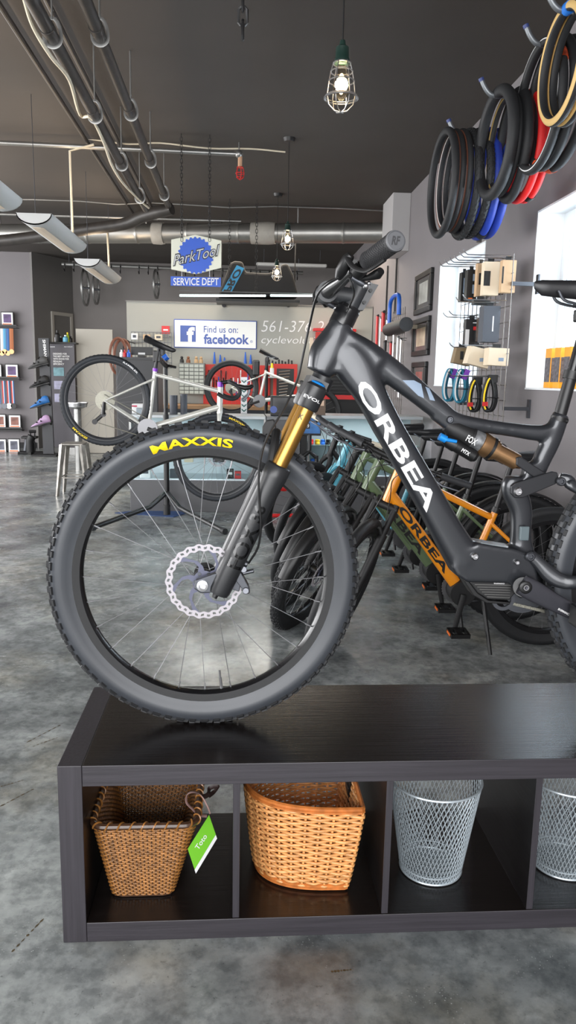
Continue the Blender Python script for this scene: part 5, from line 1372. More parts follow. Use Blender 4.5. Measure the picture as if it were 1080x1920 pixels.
cluster(F3, z3, PF(1003, 190, F3).x, [
 (.050, .318, dict(label='black tyre with thin reflective stripe and orange label, outermost on the third hook', stripe=(K['whiteink'], 78, 90), lab=orl, lab_ang=150)),
 (.055, .312, dict(label='black slick tyre with orange label at its bottom, third hook', lab=orl, lab_ang=-70)),
 (.055, .312, dict(label='black slick tyre nearest the wall on the third hook', lab=orl, lab_ang=-80, tilt=.06))], G3)
z4 = PF(1060, 20, F4).z
cluster(F4, z4, PF(1045, 120, F4).x, [
 (.046, .245, dict(label='tyre with cream sidewall, left one at the top right corner', stripe=(K['tan'], 40, 118), lab=mat('blue yellow label', (40, 120, 214), .4), lab_ang=97)),
 (.046, .245, dict(label='tyre with cream sidewall, right one at the top right corner', stripe=(K['tan'], 40, 118)))], G4)
hook(F4, PF(1045, 10, F4).x-.05, z4, 'grey steel wall hook carrying the cream sided tyres')
# small black strap hanging below the blue tyres
p = PF(899, 440, 5.1); solo(MB().box(p, (.035, .012, .10)), 'hanging_clip', mat('black gold clip', (46, 36, 26), .4, var=.5, vscale=60), 'small black and gold clip hanging below the blue tyres', 'clip', smooth=False, bevel=.003)
# ---- gridwall with parts, standing off the wall
gx = 1.72
gy0 = PX(958, 560, gx).y; gy1 = gy0+1.10; gz1 = PX(962, 476, gx).z; gz0 = .98
gr = thing('grid_rack', 'chrome wire grid panel full of boxed parts between the windows', 'rack', (gx, (gy0+gy1)/2, gz0))
gm = MB(); y = gy0
while y <= gy1+.001: gm.tube([(gx, y, gz0), (gx, y, gz1)], .0035, 6); y += (gy1-gy0)/11
z = gz0
while z <= gz1+.001: gm.tube([(gx+.006, gy0, z), (gx+.006, gy1, z)], .0030, 6); z += .10
build(gm, 'wire_grid', mat('dull chrome wire', (112, 108, 104), .4, metal=.6), gr)
br = MB()
for y in (gy0+.02, gy1-.05):
    for z in (gz1-.18, gz0+.15): br.b2((gx+.004, y-.012, z-.012), (WX-.002, y+.012, z+.012)).b2((WX-.012, y-.02, z-.06), (WX-.001, y+.02, z+.06))
build(br, 'wall_bracket', K['darksteel'], gr, smooth=False)
def prong(y, z, L=.26):
    return build(MB().tube([(gx, y, z), (gx-L, y, z), (gx-L-.02, y, z+.015), (gx-L-.03, y, z+.03)], .0035, 6), 'prong', K['steel'], gr)
def pack(px0, py0, px1, py1, F, d, m, label, name='boxed_part', grp='boxed parts hung on the grid', win=None, ink=None, text=None, rot=0, winm=None):
    a, b = PF(px0, py0, F), PF(px1, py1, F); cx, cz = (a.x+b.x)/2, (a.z+b.z)/2; w, h = b.x-a.x, a.z-b.z
    t = thing(name, label, 'package', (cx, F+d/2, b.z), grp)
    R_ = Matrix.Rotation(rot, 3, 'Y')
    build(MB().box((cx, F+d/2, cz), (w, d, h), R_), 'carton', m, t, smooth=False, bevel=.002)
    build(MB().box((cx, F+d/2, cz+h/2+.012), (w*.4, .002, .03)), 'hang_tab', K['black'], t, smooth=False)
    if win:
        x0, z0, x1, z1 = win; build(MB().b2((cx-w/2+w*x0, F-.0015, cz-h/2+h*z0), (cx-w/2+w*x1, F-.0003, cz-h/2+h*z1)), 'cutout_window', winm or K['black'], t, smooth=False, bevel=.0005)
    if ink:
        for (x0, z0, x1, z1, im) in ink: build(MB().b2((cx-w/2+w*x0, F-.0012, cz-h/2+h*z0), (cx-w/2+w*x1, F-.0003, cz-h/2+h*z1)), 'printed_panel', im, t, smooth=False)
    return t
Fp = gy0+.03; zr1 = PF(955, 477, Fp).z
pack(943, 487, 965, 549, Fp, .05, K['card'], 'tan carton with die cut side, rightmost of the top row', win=(0, .28, .12, .8))
pack(909, 490, 934, 554, Fp+.10, .06, K['cardlight'], 'tan carton with rounded black window in the top row', win=(-.0, .28, .42, .72))
pack(930, 496, 944, 552, Fp+.22, .05, mat('brown black card', (86, 66, 50), .6), 'narrow dark brown carton between two tan cartons, top row')
pack(896, 493, 909, 556, Fp+.34, .05, K['card'], 'narrow tan carton left of the windowed carton, top row', win=(.2, .35, .9, .7))
pack(877, 505, 893, 562, Fp+.45, .06, K['black'], 'black carton with grey print in the top row', ink=[(.55, .62, .8, .85, K['greyink']), (.55, .2, .8, .5, K['greyink']), (.2, .02, .6, .06, K['orangeink'])])
pack(866, 510, 877, 566, Fp+.62, .06, K['black'], 'narrow black carton at the left end of the top row', ink=[(.3, .3, .6, .8, K['greyink'])])
pack(908, 573, 935, 642, Fp+.16, .10, K['greycard'], 'tall grey box hanging in the middle row', ink=[(.55, .3, .62, .72, K['whiteink'])])
pack(899, 596, 909, 640, Fp+.30, .06, mat('dark orange card', (60, 46, 34), .6, var=.8, vscale=40), 'narrow dark box partly behind the tall grey box')
pack(874, 598, 897, 650, Fp+.42, .05, K['black'], 'black pack with red dot and white side in the middle row', ink=[(0, 0, .28, .62, K['whiteink']), (.55, .60, .85, .73, K['red']), (.5, .85, .8, .88, K['whiteink'])])
pack(888, 562, 918, 572, Fp+.30, .05, K['black'], 'small black pouch lying under the top row cartons')
pack(917, 652, 953, 686, Fp, .10, K['cardlight'], 'pale square carton with small rocket print, rightmost of the third row', ink=[(.5, .25, .75, .45, K['greyink'])], rot=.03)
pack(880, 652, 919, 687, Fp+.14, .10, K['cardlight'], 'pale tilted carton with small rocket print in the third row', ink=[(.5, .25, .75, .45, K['greyink'])], rot=.22)
pack(854, 652, 884, 684, Fp+.40, .08, mat('olive brown card', (130, 112, 84), .7), 'olive brown carton at the left of the third row', rot=.2, win=(.3, .3, .5, .8))
for y, py in ((Fp+.02, 478), (Fp+.10, 483), (Fp+.22, 489), (Fp+.34, 493), (Fp+.46, 497), (Fp+.62, 501)):
    prong(y, PF(900, py, y).z, .28)
for y, py in ((Fp+.05, 562), (Fp+.2, 567), (Fp+.35, 592), (Fp+.5, 596), (Fp+.1, 648), (Fp+.3, 652), (Fp+.08, 705), (Fp+.3, 706)):
    prong(y, PF(900, py, y).z, .26)
def folded_tire(px, py, F, hpx, m, stripe, label, lab=None):
    c = PF(px, py, F); h = hpx/FPX*F; w = h*.42
    t = thing('folded_tire', label, 'tire', c, 'folded tyres hung on the grid')
    for k, dx in enumerate((-.016, 0, .016)):
        pts = [c+V((dx+w/2*math.cos(a)*.8*(1-.25*math.sin(a)), .02*k, h/2*math.sin(a))) for a in [2*pi*i/28 for i in range(28)]]
        build(MB().tube(pts, [(.016, .009)]*28, 10, closed=True, up=(0, 1, 0)), 'folded_loop', m, t)
    pts = [c+V((-.012+w/2*math.cos(a)*.8*(1-.25*math.sin(a)), -.017, h/2*math.sin(a))) for a in [pi*.55+pi*.8*i/14 for i in range(15)]]
    build(MB().tube(pts, [(.002, .006)]*15, 6, up=(0, 1, 0)), 'sidewall_print', stripe, t)
    build(MB().tube([c+V((w*.62*math.cos(a), .02+.045*math.sin(a), -.02)) for a in [2*pi*i/20 for i in range(20)]], .003, 6, closed=True, up=(0, 0, 1)), 'binding_strap', K['black'], t)
    if lab: build(MB().box(c+V((-.045, -.035, -h*.28)), (.036, .004, .028)), 'red_label', K['red'], t, smooth=False); build(MB().box(c+V((.01, .01, h*.48)), (.06, .03, .05)), 'card_header', K['black'], t, smooth=False)
    else: build(MB().box(c+V((.02, .0, h*.36)), (.035, .04, .07), Matrix.Rotation(.4, 3, 'Y')), 'purple_card', mat('purple card', (118, 56, 170), .5), t, smooth=False)
folded_tire(845, 722, Fp+.55, 58, K['teal'], K['whiteink'], 'teal folded tyre with cream stripe, leftmost of the bottom row')
folded_tire(866, 724, Fp+.40, 60, K['teal'], K['whiteink'], 'teal folded tyre beside the black ones in the bottom row')
folded_tire(892, 742, Fp+.18, 58, K['rubber'], K['yellow'], 'black folded tyre with yellow print and red label, left of its twin', True)
folded_tire(920, 740, Fp+.05, 62, K['rubber'], K['yellow'], 'black folded tyre with yellow print and red label, rightmost of the bottom row', True)
# yellow boxes on the near window sill
yel = mat('yellow orange pack', (238, 164, 40), .45)
for i, (px, y) in enumerate(((1022, 4.74), (1036, 4.60), (1052, 4.46), (1070, 4.33))):
    p = PX(px, 727, 1.985); X0 = 1.985; t = thing('tube_box', ('yellow tube box on the near window sill, '+('leftmost of the four', 'second from the left', 'third from the left', 'rightmost, cut by the photo edge')[i]), 'package', (X0, y, WZ0+.013), 'yellow tube boxes on the window sill')
    h_ = .245; build(MB().b2((X0-.035, y-.045, WZ0+.013), (X0+.035, y+.045, WZ0+.013+h_)), 'carton', yel, t, smooth=False, bevel=.002)
    build(MB().b2((X0-.0365, y-.040, WZ0+.05), (X0-.0352, y+.040, WZ0+.20)), 'printed_panel', mat('dark photo print', (92, 88, 92), .5, var=.6, vscale=60), t, smooth=False)
    build(MB().b2((X0-.030, y-.0465, WZ0+.05), (X0+.030, y-.0452, WZ0+.20)), 'printed_panel', mat('dark photo print', (92, 88, 92), .5, var=.6, vscale=60), t, smooth=False)
# ---- second grid with pumps and tools further back
g2x = 1.74; ga, gb = PX(760, 575, g2x), PX(706, 590, g2x)
g2y0, g2y1 = ga.y, gb.y; g2z1 = ga.z; g2z0 = .9
gr2 = thing('grid_rack', 'wire grid panel crowded with pumps and tools, beyond the framed certificates', 'rack', (g2x, (g2y0+g2y1)/2, g2z0))
gm = MB(); n = 16
for i in range(n+1):
    y = g2y0+(g2y1-g2y0)*i/n; gm.tube([(g2x, y, g2z0), (g2x, y, g2z1)], .004, 6)
z = g2z0
while z <= g2z1: gm.tube([(g2x+.005, g2y0, z), (g2x+.005, g2y1, z)], .004, 6); z += .1
build(gm, 'wire_grid', mat('dull chrome wire', (112, 108, 104), .4, metal=.6), gr2)
build(MB().b2((g2x+.004, g2y0+.02, g2z1-.22), (WX-.001, g2y0+.06, g2z1-.18)), 'wall_bracket', K['cream'], gr2, smooth=False)
tools = [(708, 592, 700, .016, 'red', 'tall red tool rail'), (714, 597, 705, .010, 'steel', 'thin chrome pump'), (722, 640, 690, .018, 'black', 'black tool'), (733, 642, 700, .014, 'red', 'red hand pump'), (739, 610, 720, .010, 'steel', 'chrome pump'), (746, 632, 730, .012, 'white', 'white floor pump'), (752, 636, 742, .011, 'steel', 'slim silver pump'), (726, 600, 640, .012, 'steel', 'silver tool'), (719, 585, 620, .02, 'red', 'dark red card pack')]
for i, (px, ya, yb__, r_, mk, lb) in enumerate(tools):
    a = PX(px, ya, g2x-.05-.02*(i % 3)); bz = a.z-(yb__-ya)/FPX*a.y
    t = thing('hand_pump' if 'pump' in lb else 'shop_tool', lb+' hanging on the far wire grid, '+['at its left edge', 'just right of the red rail', 'low in its middle', 'in its lower middle', 'upper middle', 'at right', 'at its right edge', 'near its top', 'near its top left'][i], 'tool', (a.x, a.y, bz), 'tools on the far grid')
    build(MB().tube([a, V((a.x, a.y, bz))], r_, 10), 'barrel', K[mk], t); build(MB().tube([a+V((0, -.05, 0)), a+V((0, .05, 0))], r_*.8, 8), 'handle', K['black'], t); build(MB().cyl(a+V((0, 0, -.01)), V((g2x+.004, a.y, a.z-.01)), .004, n=6), 'peg', K['steel'], t)
a = PX(762, 602, g2x-.08)
solo(MB().tube([V((a.x, a.y, a.z-.03)), V((a.x, a.y+.9, a.z-.03))], .07, 20), 'storage_tube', K['matblack'], 'fat black cylinder lying along the far wire grid', 'tube')
a = PX(743, 574, g2x-.08)
solo(MB().tube(spline([a+V((0, .35, -.15)), a+V((0, .3, .08)), a+V((0, -.1, .10)), a+V((0, -.15, -.1))], 5), .022, 10), 'blue_cable_lock', K['blue'], 'blue looped lock hanging at the top of the far wire grid', 'lock')
# ================================================================== WORKSHOP AT THE BACK
FP_ = 10.9
a, b = PF(237, 565, FP_), PF(686, 577, FP_)
part = thing('partition_wall', 'pale grey partition board carrying the blue bordered sign', 'partition', ((a.x+WX)/2, FP_, 0))
pz = (a.z+b.z)/2
build(MB().b2((a.x, FP_, 0), (WX-.01, FP_+.10, pz)), 'board', mat('pale grey board', (160, 160, 153), .7, var=.03, vscale=2), part, smooth=False)
build(MB().b2((a.x-.01, FP_-.01, pz), (WX-.01, FP_+.11, pz+.015)), 'top_cap', mat('grey cap', (120, 120, 118), .6), part, smooth=False)
for px in (420, 541):
    p = PF(px, 572, FP_-.03); build(MB().cyl(p+V((0, .03, .0)), p+V((0, -.04, 0)), .03, n=12), 'black_clip', K['black'], part)
txt(part, '561-376-2', 490, 601, 607, 622, FP_-.004, K['whiteink'], -.008, .2, 1)
txt(part, 'cyclevoluti', 490, 630, 591, 648, FP_-.004, K['whiteink'], -.008, .2, 1)
fbs = thing('wall_sign', 'white sign with blue border inviting to find the shop online', 'sign', (PF(404, 627, FP_-.03).x, FP_-.02, PF(404, 654, FP_-.03).z))
fblue = mat('sign navy', (58, 84, 160), .4)
build(pbox(MB(), 326, 598, 481, 655, FP_-.02, .015), 'border', fblue, fbs, smooth=False, bevel=.01)
build(pbox(MB(), 327.5, 599.8, 479.5, 653.2, FP_-.024, .004), 'sign_face', mat('white sign face', (232, 232, 228), .35), fbs, smooth=False)
build(pbox(MB(), 338, 610, 367, 641, FP_-.028, .004), 'blue_square', fblue, fbs, smooth=False)
txt(fbs, 'f', 350, 613, 365, 641, FP_-.030, K['whiteink'], .05)
txt(fbs, 'Find us on:', 382, 611, 446, 623.5, FP_-.026, fblue, .005, 0, 1)
txt(fbs, 'facebook', 382, 626, 467, 645, FP_-.026, fblue, .03, 0, 1)
txt(fbs, '®', 469, 638, 474, 643, FP_-.026, fblue, 0)
# small red sign + grid of parts at the left of the board
red_s = thing('red_notice', 'small red notice with white line beside the blue bordered sign', 'sign', PF(310, 626, FP_-.02)); build(pbox(MB(), 303, 611, 318, 626, FP_-.02, .012), 'notice_plate', K['red'], red_s, smooth=False); build(pbox(MB(), 306, 617, 315, 620, FP_-.024, .004), 'white_line', K['whiteink'], red_s, smooth=False)
gm = MB(); A_, B_ = PF(246, 622, FP_-.12), PF(322, 690, FP_-.12)
for i in range(12):
    x = A_.x+(B_.x-A_.x)*i/11; gm.tube([(x, FP_-.12, B_.z), (x, FP_-.12, A_.z)], .004, 5)
for i in range(8):
    z = B_.z+(A_.z-B_.z)*i/7; gm.tube([(A_.x, FP_-.115, z), (B_.x, FP_-.115, z)], .004, 5)
for z in (A_.z-.05, B_.z+.05):
    for x in (A_.x+.03, B_.x-.03): gm.tube([(x, FP_-.115, z), (x, FP_, z)], .006, 5)
grd = thing('grid_rack', 'small black wire grid on the board above the dark cabinet', 'rack', (A_.x, FP_-.12, B_.z)); build(gm, 'wire_grid', K['darksteel'], grd)
for (x0, y0, x1, y1, m, lb) in ((246, 625, 258, 637, K['whiteink'], 'white logo card hanging at the left of the small grid'), (268, 627, 281, 637, K['card'], 'tan carton in the middle of the small grid'), (290, 627, 304, 638, K['cardlight'], 'pale carton at the right of the small grid'), (299, 652, 309, 670, K['black'], 'black pouch hanging low on the small grid')):
    t = thing('boxed_part', lb, 'package', PF(x0, y1, FP_-.19), 'packets on the small grid'); build(pbox(MB(), x0, y0, x1, y1, FP_-.19, .065), 'carton', m, t, smooth=False, bevel=.004); build(pbox(MB(), x0+3, y0+3, x1-3, y1-4, FP_-.194, .004), 'printed_panel', K['greycard'], t, smooth=False)
# LED tube light over the work area
FL_ = 9.3
t = thing('tube_light', 'black batten with two lit white tubes over the work area', 'lamp', PF(465, 552, FL_))
build(pbox(MB(), 335, 544, 604, 551, FL_, .09), 'batten', K['black'], t, smooth=False, bevel=.006)
tb = mat('lit fluorescent tube', (214, 240, 236), .3, emit=6)
for x0, x1 in ((337, 498), (507, 600)): build(MB().cyl(PF(x0, 554, FL_+.04), PF(x1, 554.5, FL_+.04), .012, n=12), 'lit_tube', tb, t)
for px in (430, 480):
    p = PF(px, 545, FL_+.04); chain('suspension_chain', '', V((p.x, p.y, CEIL)), p, .05, .003, K['matblack'], t)
l = bpy.data.lights.new('tube_glow', 'AREA'); l.shape = 'RECTANGLE'; l.size = 2.0; l.size_y = .08; l.energy = 30; l.color = (.95, 1, .98); o = bpy.data.objects.new('tube_glow', l); C.objects.link(o); o.parent = t; o.location = (0, .05, -.04)
# overhead shelf with the black travel bag
FB_ = 10.3
t = thing('overhead_shelf', 'black overhead shelf behind the tube light', 'shelf', PF(500, 566, FB_)); build(pbox(MB(), 405, 559, 562, 568, FB_, .55), 'board', K['black'], t, smooth=False); 
for px in (415, 552):
    p = PF(px, 560, FB_+.25); build(MB().cyl(p, (p.x, p.y, CEIL), .008, n=6), 'rod', K['black'], t)
bgm = MB(); bp_ = [(408, 556), (432, 492), (440, 489), (455, 490), (461, 510), (500, 512), (522, 508), (528, 495), (540, 494), (550, 515), (560, 556)]
bgm.prism([PF(x, y, FB_+.05) for x, y in bp_], (0, .42, 0))
bag = solo(bgm, 'travel_bag', mat('black bag fabric', (14, 14, 16), .7, var=.3, vscale=6, bump=.3, bscale=12), 'big black bike travel bag lying on the overhead shelf', 'bag', smooth=False, bevel=.03)
q = [PF(x, y, FB_+.045) for x, y in ((416, 546), (444, 497), (458, 503), (434, 548))]
pt = build(MB().add(q+[v+V((0, .004, 0)) for v in q], [(0, 1, 2, 3), (7, 6, 5, 4), (0, 4, 5, 1), (1, 5, 6, 2), (2, 6, 7, 3), (3, 7, 4, 0)]), 'blue_panel', mat('bag blue', (44, 132, 178), .5), bag, smooth=False)
tm = MB(); text_quad(tm, 'PRO', q[0]+(q[3]-q[0])*.12+V((0, -.003, 0)), (q[1]-q[0])*.86, (q[3]-q[0])*.72, nrm=(0, -1, 0), bold=.03, lift=0); build(tm, 'lettering', K['black'], bag, smooth=False)
# ceiling tube fixture and back rail with hanging wheels
FW_ = 12.6
t = thing('ceiling_batten', 'unlit white tube fixture under the ceiling above the travel bag', 'light fixture', PF(547, 497, FW_)); build(pbox(MB(), 481, 491, 613, 501, FW_, .12), 'housing', fxm, t, smooth=False, bevel=.015)
for px in (495, 600):
    p = PF(px, 491, FW_+.06); build(MB().cyl(p, (p.x, p.y, CEIL), .004, n=6), 'rod', K['darksteel'], t)
t = thing('hanging_rail', 'thin steel rail with black hooks along the back wall', 'rail', PF(340, 503, 13.6)); build(MB().cyl(PF(116, 495, 13.6), PF(568, 512, 13.6), .03, n=10), 'rail_bar', K['galv'], t)
hk = MB()
for i in range(26):
    p = PF(122+17.4*i, 495.2+.66*i, 13.6)
    if i % 4 == 3: continue
    build(MB().tube([p+V((0, 0, .03)), p+V((0, -.05, -.03)), p+V((0, -.05, -.12)), p+V((0, -.10, -.09))], .010, 6), 'hook', K['black'], t)
for px in (130, 330, 560):
    p = PF(px, 495+(px-116)*.038, 13.6); build(MB().cyl(p, (p.x, p.y, CEIL), .008, n=6), 'rod', K['darksteel'], t)
for (px, py, h_, yw, lb) in ((160, 540, 62, .03, 'bare silver wheel hanging on the back wall, left of the pair'), (180, 543, 52, .03, 'bare silver wheel hanging on the back wall, right of the pair'), (293, 533, 50, .09, 'bare silver wheel hanging alone behind the hexagonal sign')):
    FF = 14.1; c = PF(px, py, FF); R_ = h_/FPX*FF*.5*1.02
    t = thing('bicycle_wheel', lb, 'wheel', c, 'bare wheels on the back wall')
    cs, sn = math.cos(pi/2-yw), math.sin(pi/2-yw)
    TT = lambda a, b, w, c=c, cs=cs, sn=sn: c+V((a*cs-w*sn, a*sn+w*cs, b))
    mb = MB(); prof = [(R_-.035, -.012), (R_-.035, .012), (R_, .014), (R_, -.014)]; n = 48
    for i in range(n):
        th = 2*pi*i/n
        for r_, w in prof: mb.v.append(TT(r_*math.cos(th), r_*math.sin(th), w))
    for i in range(n):
        for j in range(4): mb.f.append((i*4+j, ((i+1) % n)*4+j, ((i+1) % n)*4+(j+1) % 4, i*4+(j+1) % 4))
    rm_ = build(mb, 'rim', K['galv'], t)
    s = MB()
    for k in range(20):
        a_ = 2*pi*k/20; s.tube([TT(0, 0, .03*(1 if k % 2 else -1)), TT((R_-.03)*math.cos(a_), (R_-.03)*math.sin(a_), 0)], .002, 4)
    build(s, 'spokes', K['galv'], t); build(MB().tube([TT(0, 0, -.07), TT(0, 0, .07)], .018, 10), 'hub', K['darksteel'], t)
    build(MB().tube([TT(0, R_-.04, 0), TT(0, R_+.06, 0), (c.x, BK-.01, c.z+R_+.06)], .008, 6), 'wall_hook', K['black'], t)
# ---- counters
counterg = mat('grey counter laminate', (92, 92, 94), .5, var=.04, vscale=3)
FC_ = 7.30
cxa = PF(243, 870, FC_).x; cxb = PF(497, 870, FC_).x; czt = PF(370, 779, FC_).z; czg = PF(370, 901, FC_).z
gl_ = mat('counter glass', (235, 245, 245), .03, trans=1.0)
disp = mat('white display interior', (206, 214, 220), .6)
def showcase(x0, x1, zg, zt, label, name='display_counter', d=.55):
    t = thing(name, label, 'counter', ((x0+x1)/2, FC_+d/2, 0))
    build(MB().b2((x0, FC_, .0), (x1, FC_+d, zg)), 'base_cabinet', counterg, t, smooth=False, bevel=.004)
    build(MB().b2((x0, FC_+d-.02, zg), (x1, FC_+d, zt-.03)), 'back_panel', disp, t, smooth=False)
    build(MB().b2((x0+.01, FC_+.01, zg), (x1-.01, FC_+d-.02, zg+.006)), 'display_floor', disp, t, smooth=False)
    build(MB().b2((x0+.02, FC_+.004, zg+.008), (x1-.02, FC_+.008, zt-.03)), 'front_glass', gl_, t, smooth=False)
    build(MB().b2((x0+.02, FC_+.05, (zg+zt)/2), (x1-.02, FC_+d-.03, (zg+zt)/2+.006)), 'glass_shelf', mat('pale glass shelf', (170, 190, 190), .1, trans=.6), t, smooth=False)
    fr_ = MB()
    for x in (x0, x1-.018): fr_.b2((x, FC_, zg), (x+.018, FC_+.018, zt-.03)).b2((x, FC_+d-.018, zg), (x+.018, FC_+d, zt-.03))
    build(fr_, 'corner_posts', K['galv'], t, smooth=False)
    build(MB().b2((x0, FC_, zt-.03), (x1, FC_+d, zt)), 'counter_top', mat('silver counter edge', (176, 182, 184), .3, metal=.3), t, smooth=False, bevel=.003)
    l = bpy.data.lights.new('showcase_strip', 'AREA'); l.shape = 'RECTANGLE'; l.size = x1-x0-.1; l.size_y = .03; l.energy = 7; l.color = (.95, .98, 1)
    o = bpy.data.objects.new('showcase_strip', l); C.objects.link(o); o.parent = t; o.location = (0, -d/2+.04, zt-.045)
    return t
showcase(cxa, cxb, czg, czt, 'glass topped display counter with grey base behind the silver bike')
x2a, x2b = PF(497, 870, FC_).x+.01, PF(562, 870, FC_).x
t = thing('counter_cabinet', 'plain grey counter section between the two glass display cases', 'counter', ((x2a+x2b)/2, FC_+.3, 0)); build(MB().b2((x2a, FC_, 0), (x2b, FC_+.6, czt-.03)), 'body', counterg, t, smooth=False, bevel=.004); build(MB().b2((x2a, FC_-.01, czt-.03), (x2b, FC_+.6, czt)), 'top', mat('grey counter top', (120, 122, 124), .4), t, smooth=False)
x3a = PF(576, 870, FC_).x; x3b = 1.80
for px in (1,):
    showcase(x3a, x3b, PF(600, 893, FC_).z, PF(600, 779, FC_).z, 'lit glass display counter with bright small parts behind the parked bikes')
t = thing('dark_cabinet', 'narrow dark cabinet end between counter sections', 'cabinet', (x2b+.05, FC_+.3, 0)); build(MB().b2((x2b+.005, FC_+.01, 0), (x3a-.005, FC_+.6, czt-.02)), 'body', K['matblack'], t, smooth=False)
# goods in the display cases
def goods(px0, py0, px1, py1, m, label, name='small_part_box', d=.07, dy=.12, grp='small goods in the display cases'):
    t = thing(name, label, 'goods', PF(px0, py1, FC_+dy), grp)
    build(pbox(MB(), px0, py0, px1, py1, FC_+dy, d), 'body', m, t, smooth=False, bevel=.004)
    build(pbox(MB(), px0+(px1-px0)*.2, py0+(py1-py0)*.3, px1-(px1-px0)*.2, py1-(py1-py0)*.45, FC_+dy-.003, .003), 'printed_panel', K['greycard'] if m is not K['black'] else K['whiteink'], t, smooth=False)
zf = PF(600, 893, FC_)
for i, (px, m, cn) in enumerate(((583, K['red'], 'red'), (595, mat('gold anodised', (220, 180, 40), .35), 'gold'), (605, K['blue'], 'blue'), (615, K['black'], 'black'))):
    t = thing('headset_cup', cn+' anodised ring part on the glass shelf of the right display case', 'goods', PF(px, 841, FC_+.12), 'small goods in the display cases')
    p = PF(px, 841, FC_+.12); zs = (PF(600, 893, FC_).z+PF(600, 779, FC_).z)/2+.006; p = V((p.x, p.y, zs)); build(MB().lathe([(.016, 0), (.022, 0), (.026, .012), (.022, .02), (.022, .034), (.026, .044), (.016, .05)], p, (0, 0, 1), 20, closed=True), 'ring', m, t)
goods(583, 861, 594, 892, K['blue'], 'blue carton standing low in the right display case')
goods(596, 863, 606, 892, K['whiteink'], 'white carton standing low in the right display case')
goods(440, 884, 452, 898, K['red'], 'red small part box low in the left display case')
goods(399, 852, 422, 867, K['black'], 'black box in the middle of the left display case', dy=.2)
goods(425, 880, 438, 898, K['black'], 'black small part low in the left display case')
goods(262, 876, 282, 898, K['whiteink'], 'white carton low at the left end of the display case')
goods(318, 880, 340, 898, K['greycard'], 'grey carton low in the left display case')
goods(345, 846, 362, 867, K['cardlight'], 'pale carton on the glass shelf of the left display case', dy=.2)
# things on the counter
def onbox(px0, py0, px1, F, m, name, label, cat, z=None, d=.12, panel=None, bev=.006):
    a = PF(px0, py0, F); b = PF(px1, py0, F); z = czt+.001 if z is None else z
    t = thing(name, label, cat, ((a.x+b.x)/2, F, z)); build(MB().b2((a.x, F, z), (b.x, F+d, a.z)), 'body', m, t, smooth=False, bevel=bev)
    if panel: build(MB().b2((a.x+.02, F-.003, z+.03), (b.x-.02, F, a.z-.02)), 'panel', panel, t, smooth=False)
    return t
t = onbox(508, 742, 558, FC_+.15, K['black'], 'monitor', 'black computer monitor on the grey counter section', 'monitor', panel=K['glassdark'])
build(MB().cyl(PF(513, 768, FC_+.146), PF(513, 768, FC_+.14), .035, n=20), 'round_sticker', fblue, t)
t = onbox(594, 748, 611, FC_+.1, mat('walnut card', (96, 78, 64), .6), 'card_display', 'brown card display with pale square on the right display counter', 'display', panel=None)
build(pbox(MB(), 597.5, 751, 607.5, 761, FC_+.097, .003), 'pale_square', mat('beige square', (206, 176, 150), .6), t, smooth=False)
for x0, y0, x1, lb, m in ((318, 741, 333, 'dark tin with yellow label, left one on the display counter', K['greycard']), (338, 739, 342+9, 'dark tin with yellow label, right one on the display counter', K['greycard'])):
    a = PF(x0, y0, FC_+.2); b = PF(x1, y0, FC_+.2); t = thing('tin', lb, 'tin', ((a.x+b.x)/2, FC_+.2, czt), 'dark tins on the counter')
    build(MB().cyl(((a.x+b.x)/2, FC_+.2, czt+.001), ((a.x+b.x)/2, FC_+.2, a.z), (b.x-a.x)/2, n=24), 'tin_body', m, t, auto=40); build(MB().tube([((a.x+b.x)/2, FC_+.2, czt+.10), ((a.x+b.x)/2, FC_+.2, czt+.15)], (b.x-a.x)/2*.6, 4), 'label_patch', K['yellow'], t, smooth=False)
t = onbox(247, 757, 268, FC_+.2, K['white'], 'carton', 'white carton with pink strip on the display counter behind the bike wheel', 'package'); build(pbox(MB(), 247, 760, 257, 763, FC_+.197, .003), 'pink_strip', mat('pink strip', (196, 60, 90), .5), t, smooth=False)
t = onbox(255, 765, 272, FC_+.05, mat('pale card reader', (160, 172, 180), .5), 'card_reader', 'small grey card reader on the left end of the display counter', 'device', d=.08)
# blue framed award between the monitor and the display case
t = thing('framed_award', 'blue framed award reading 2009 standing before the dark cabinet', 'award', PF(585, 817, FC_-.03)); build(pbox(MB(), 563, 778, 602, 817, FC_-.04, .03), 'frame', K['black'], t, smooth=False, bevel=.003); build(pbox(MB(), 565, 780, 600, 813, FC_-.044, .004), 'print', mat('blue poster', (60, 116, 178), .4, var=.4, vscale=9), t, smooth=False)
build(pbox(MB(), 563, 793, 581, 804, FC_-.047, .003), 'date_plate', K['black'], t, smooth=False); txt(t, '2009', 564.5, 795, 579.5, 802, FC_-.049, K['whiteink'], .02)
# fork on display left of the lit case
p0 = PF(581, 815, FC_-.12); p1 = PF(577, 900, FC_-.12)
t = thing('suspension_fork', 'black bicycle fork standing upright against the dark cabinet', 'fork', (p0.x, FC_-.12, 0))
build(MB().cyl((p0.x, FC_-.12, p0.z), (p0.x, FC_-.12, p0.z-.17), .018, n=12), 'steerer_tube', K['black'], t)
build(MB().tube([(p0.x-.07, FC_-.12, p0.z-.22), (p0.x, FC_-.12, p0.z-.16), (p0.x+.07, FC_-.12, p0.z-.22)], .022, 10), 'fork_crown', K['black'], t)
for s_ in (-1, 1): build(MB().tube([(p0.x+s_*.07, FC_-.12, p0.z-.2), (p0.x+s_*.07, FC_-.12, .0)], .020, 12), 'fork_leg', K['black'], t)
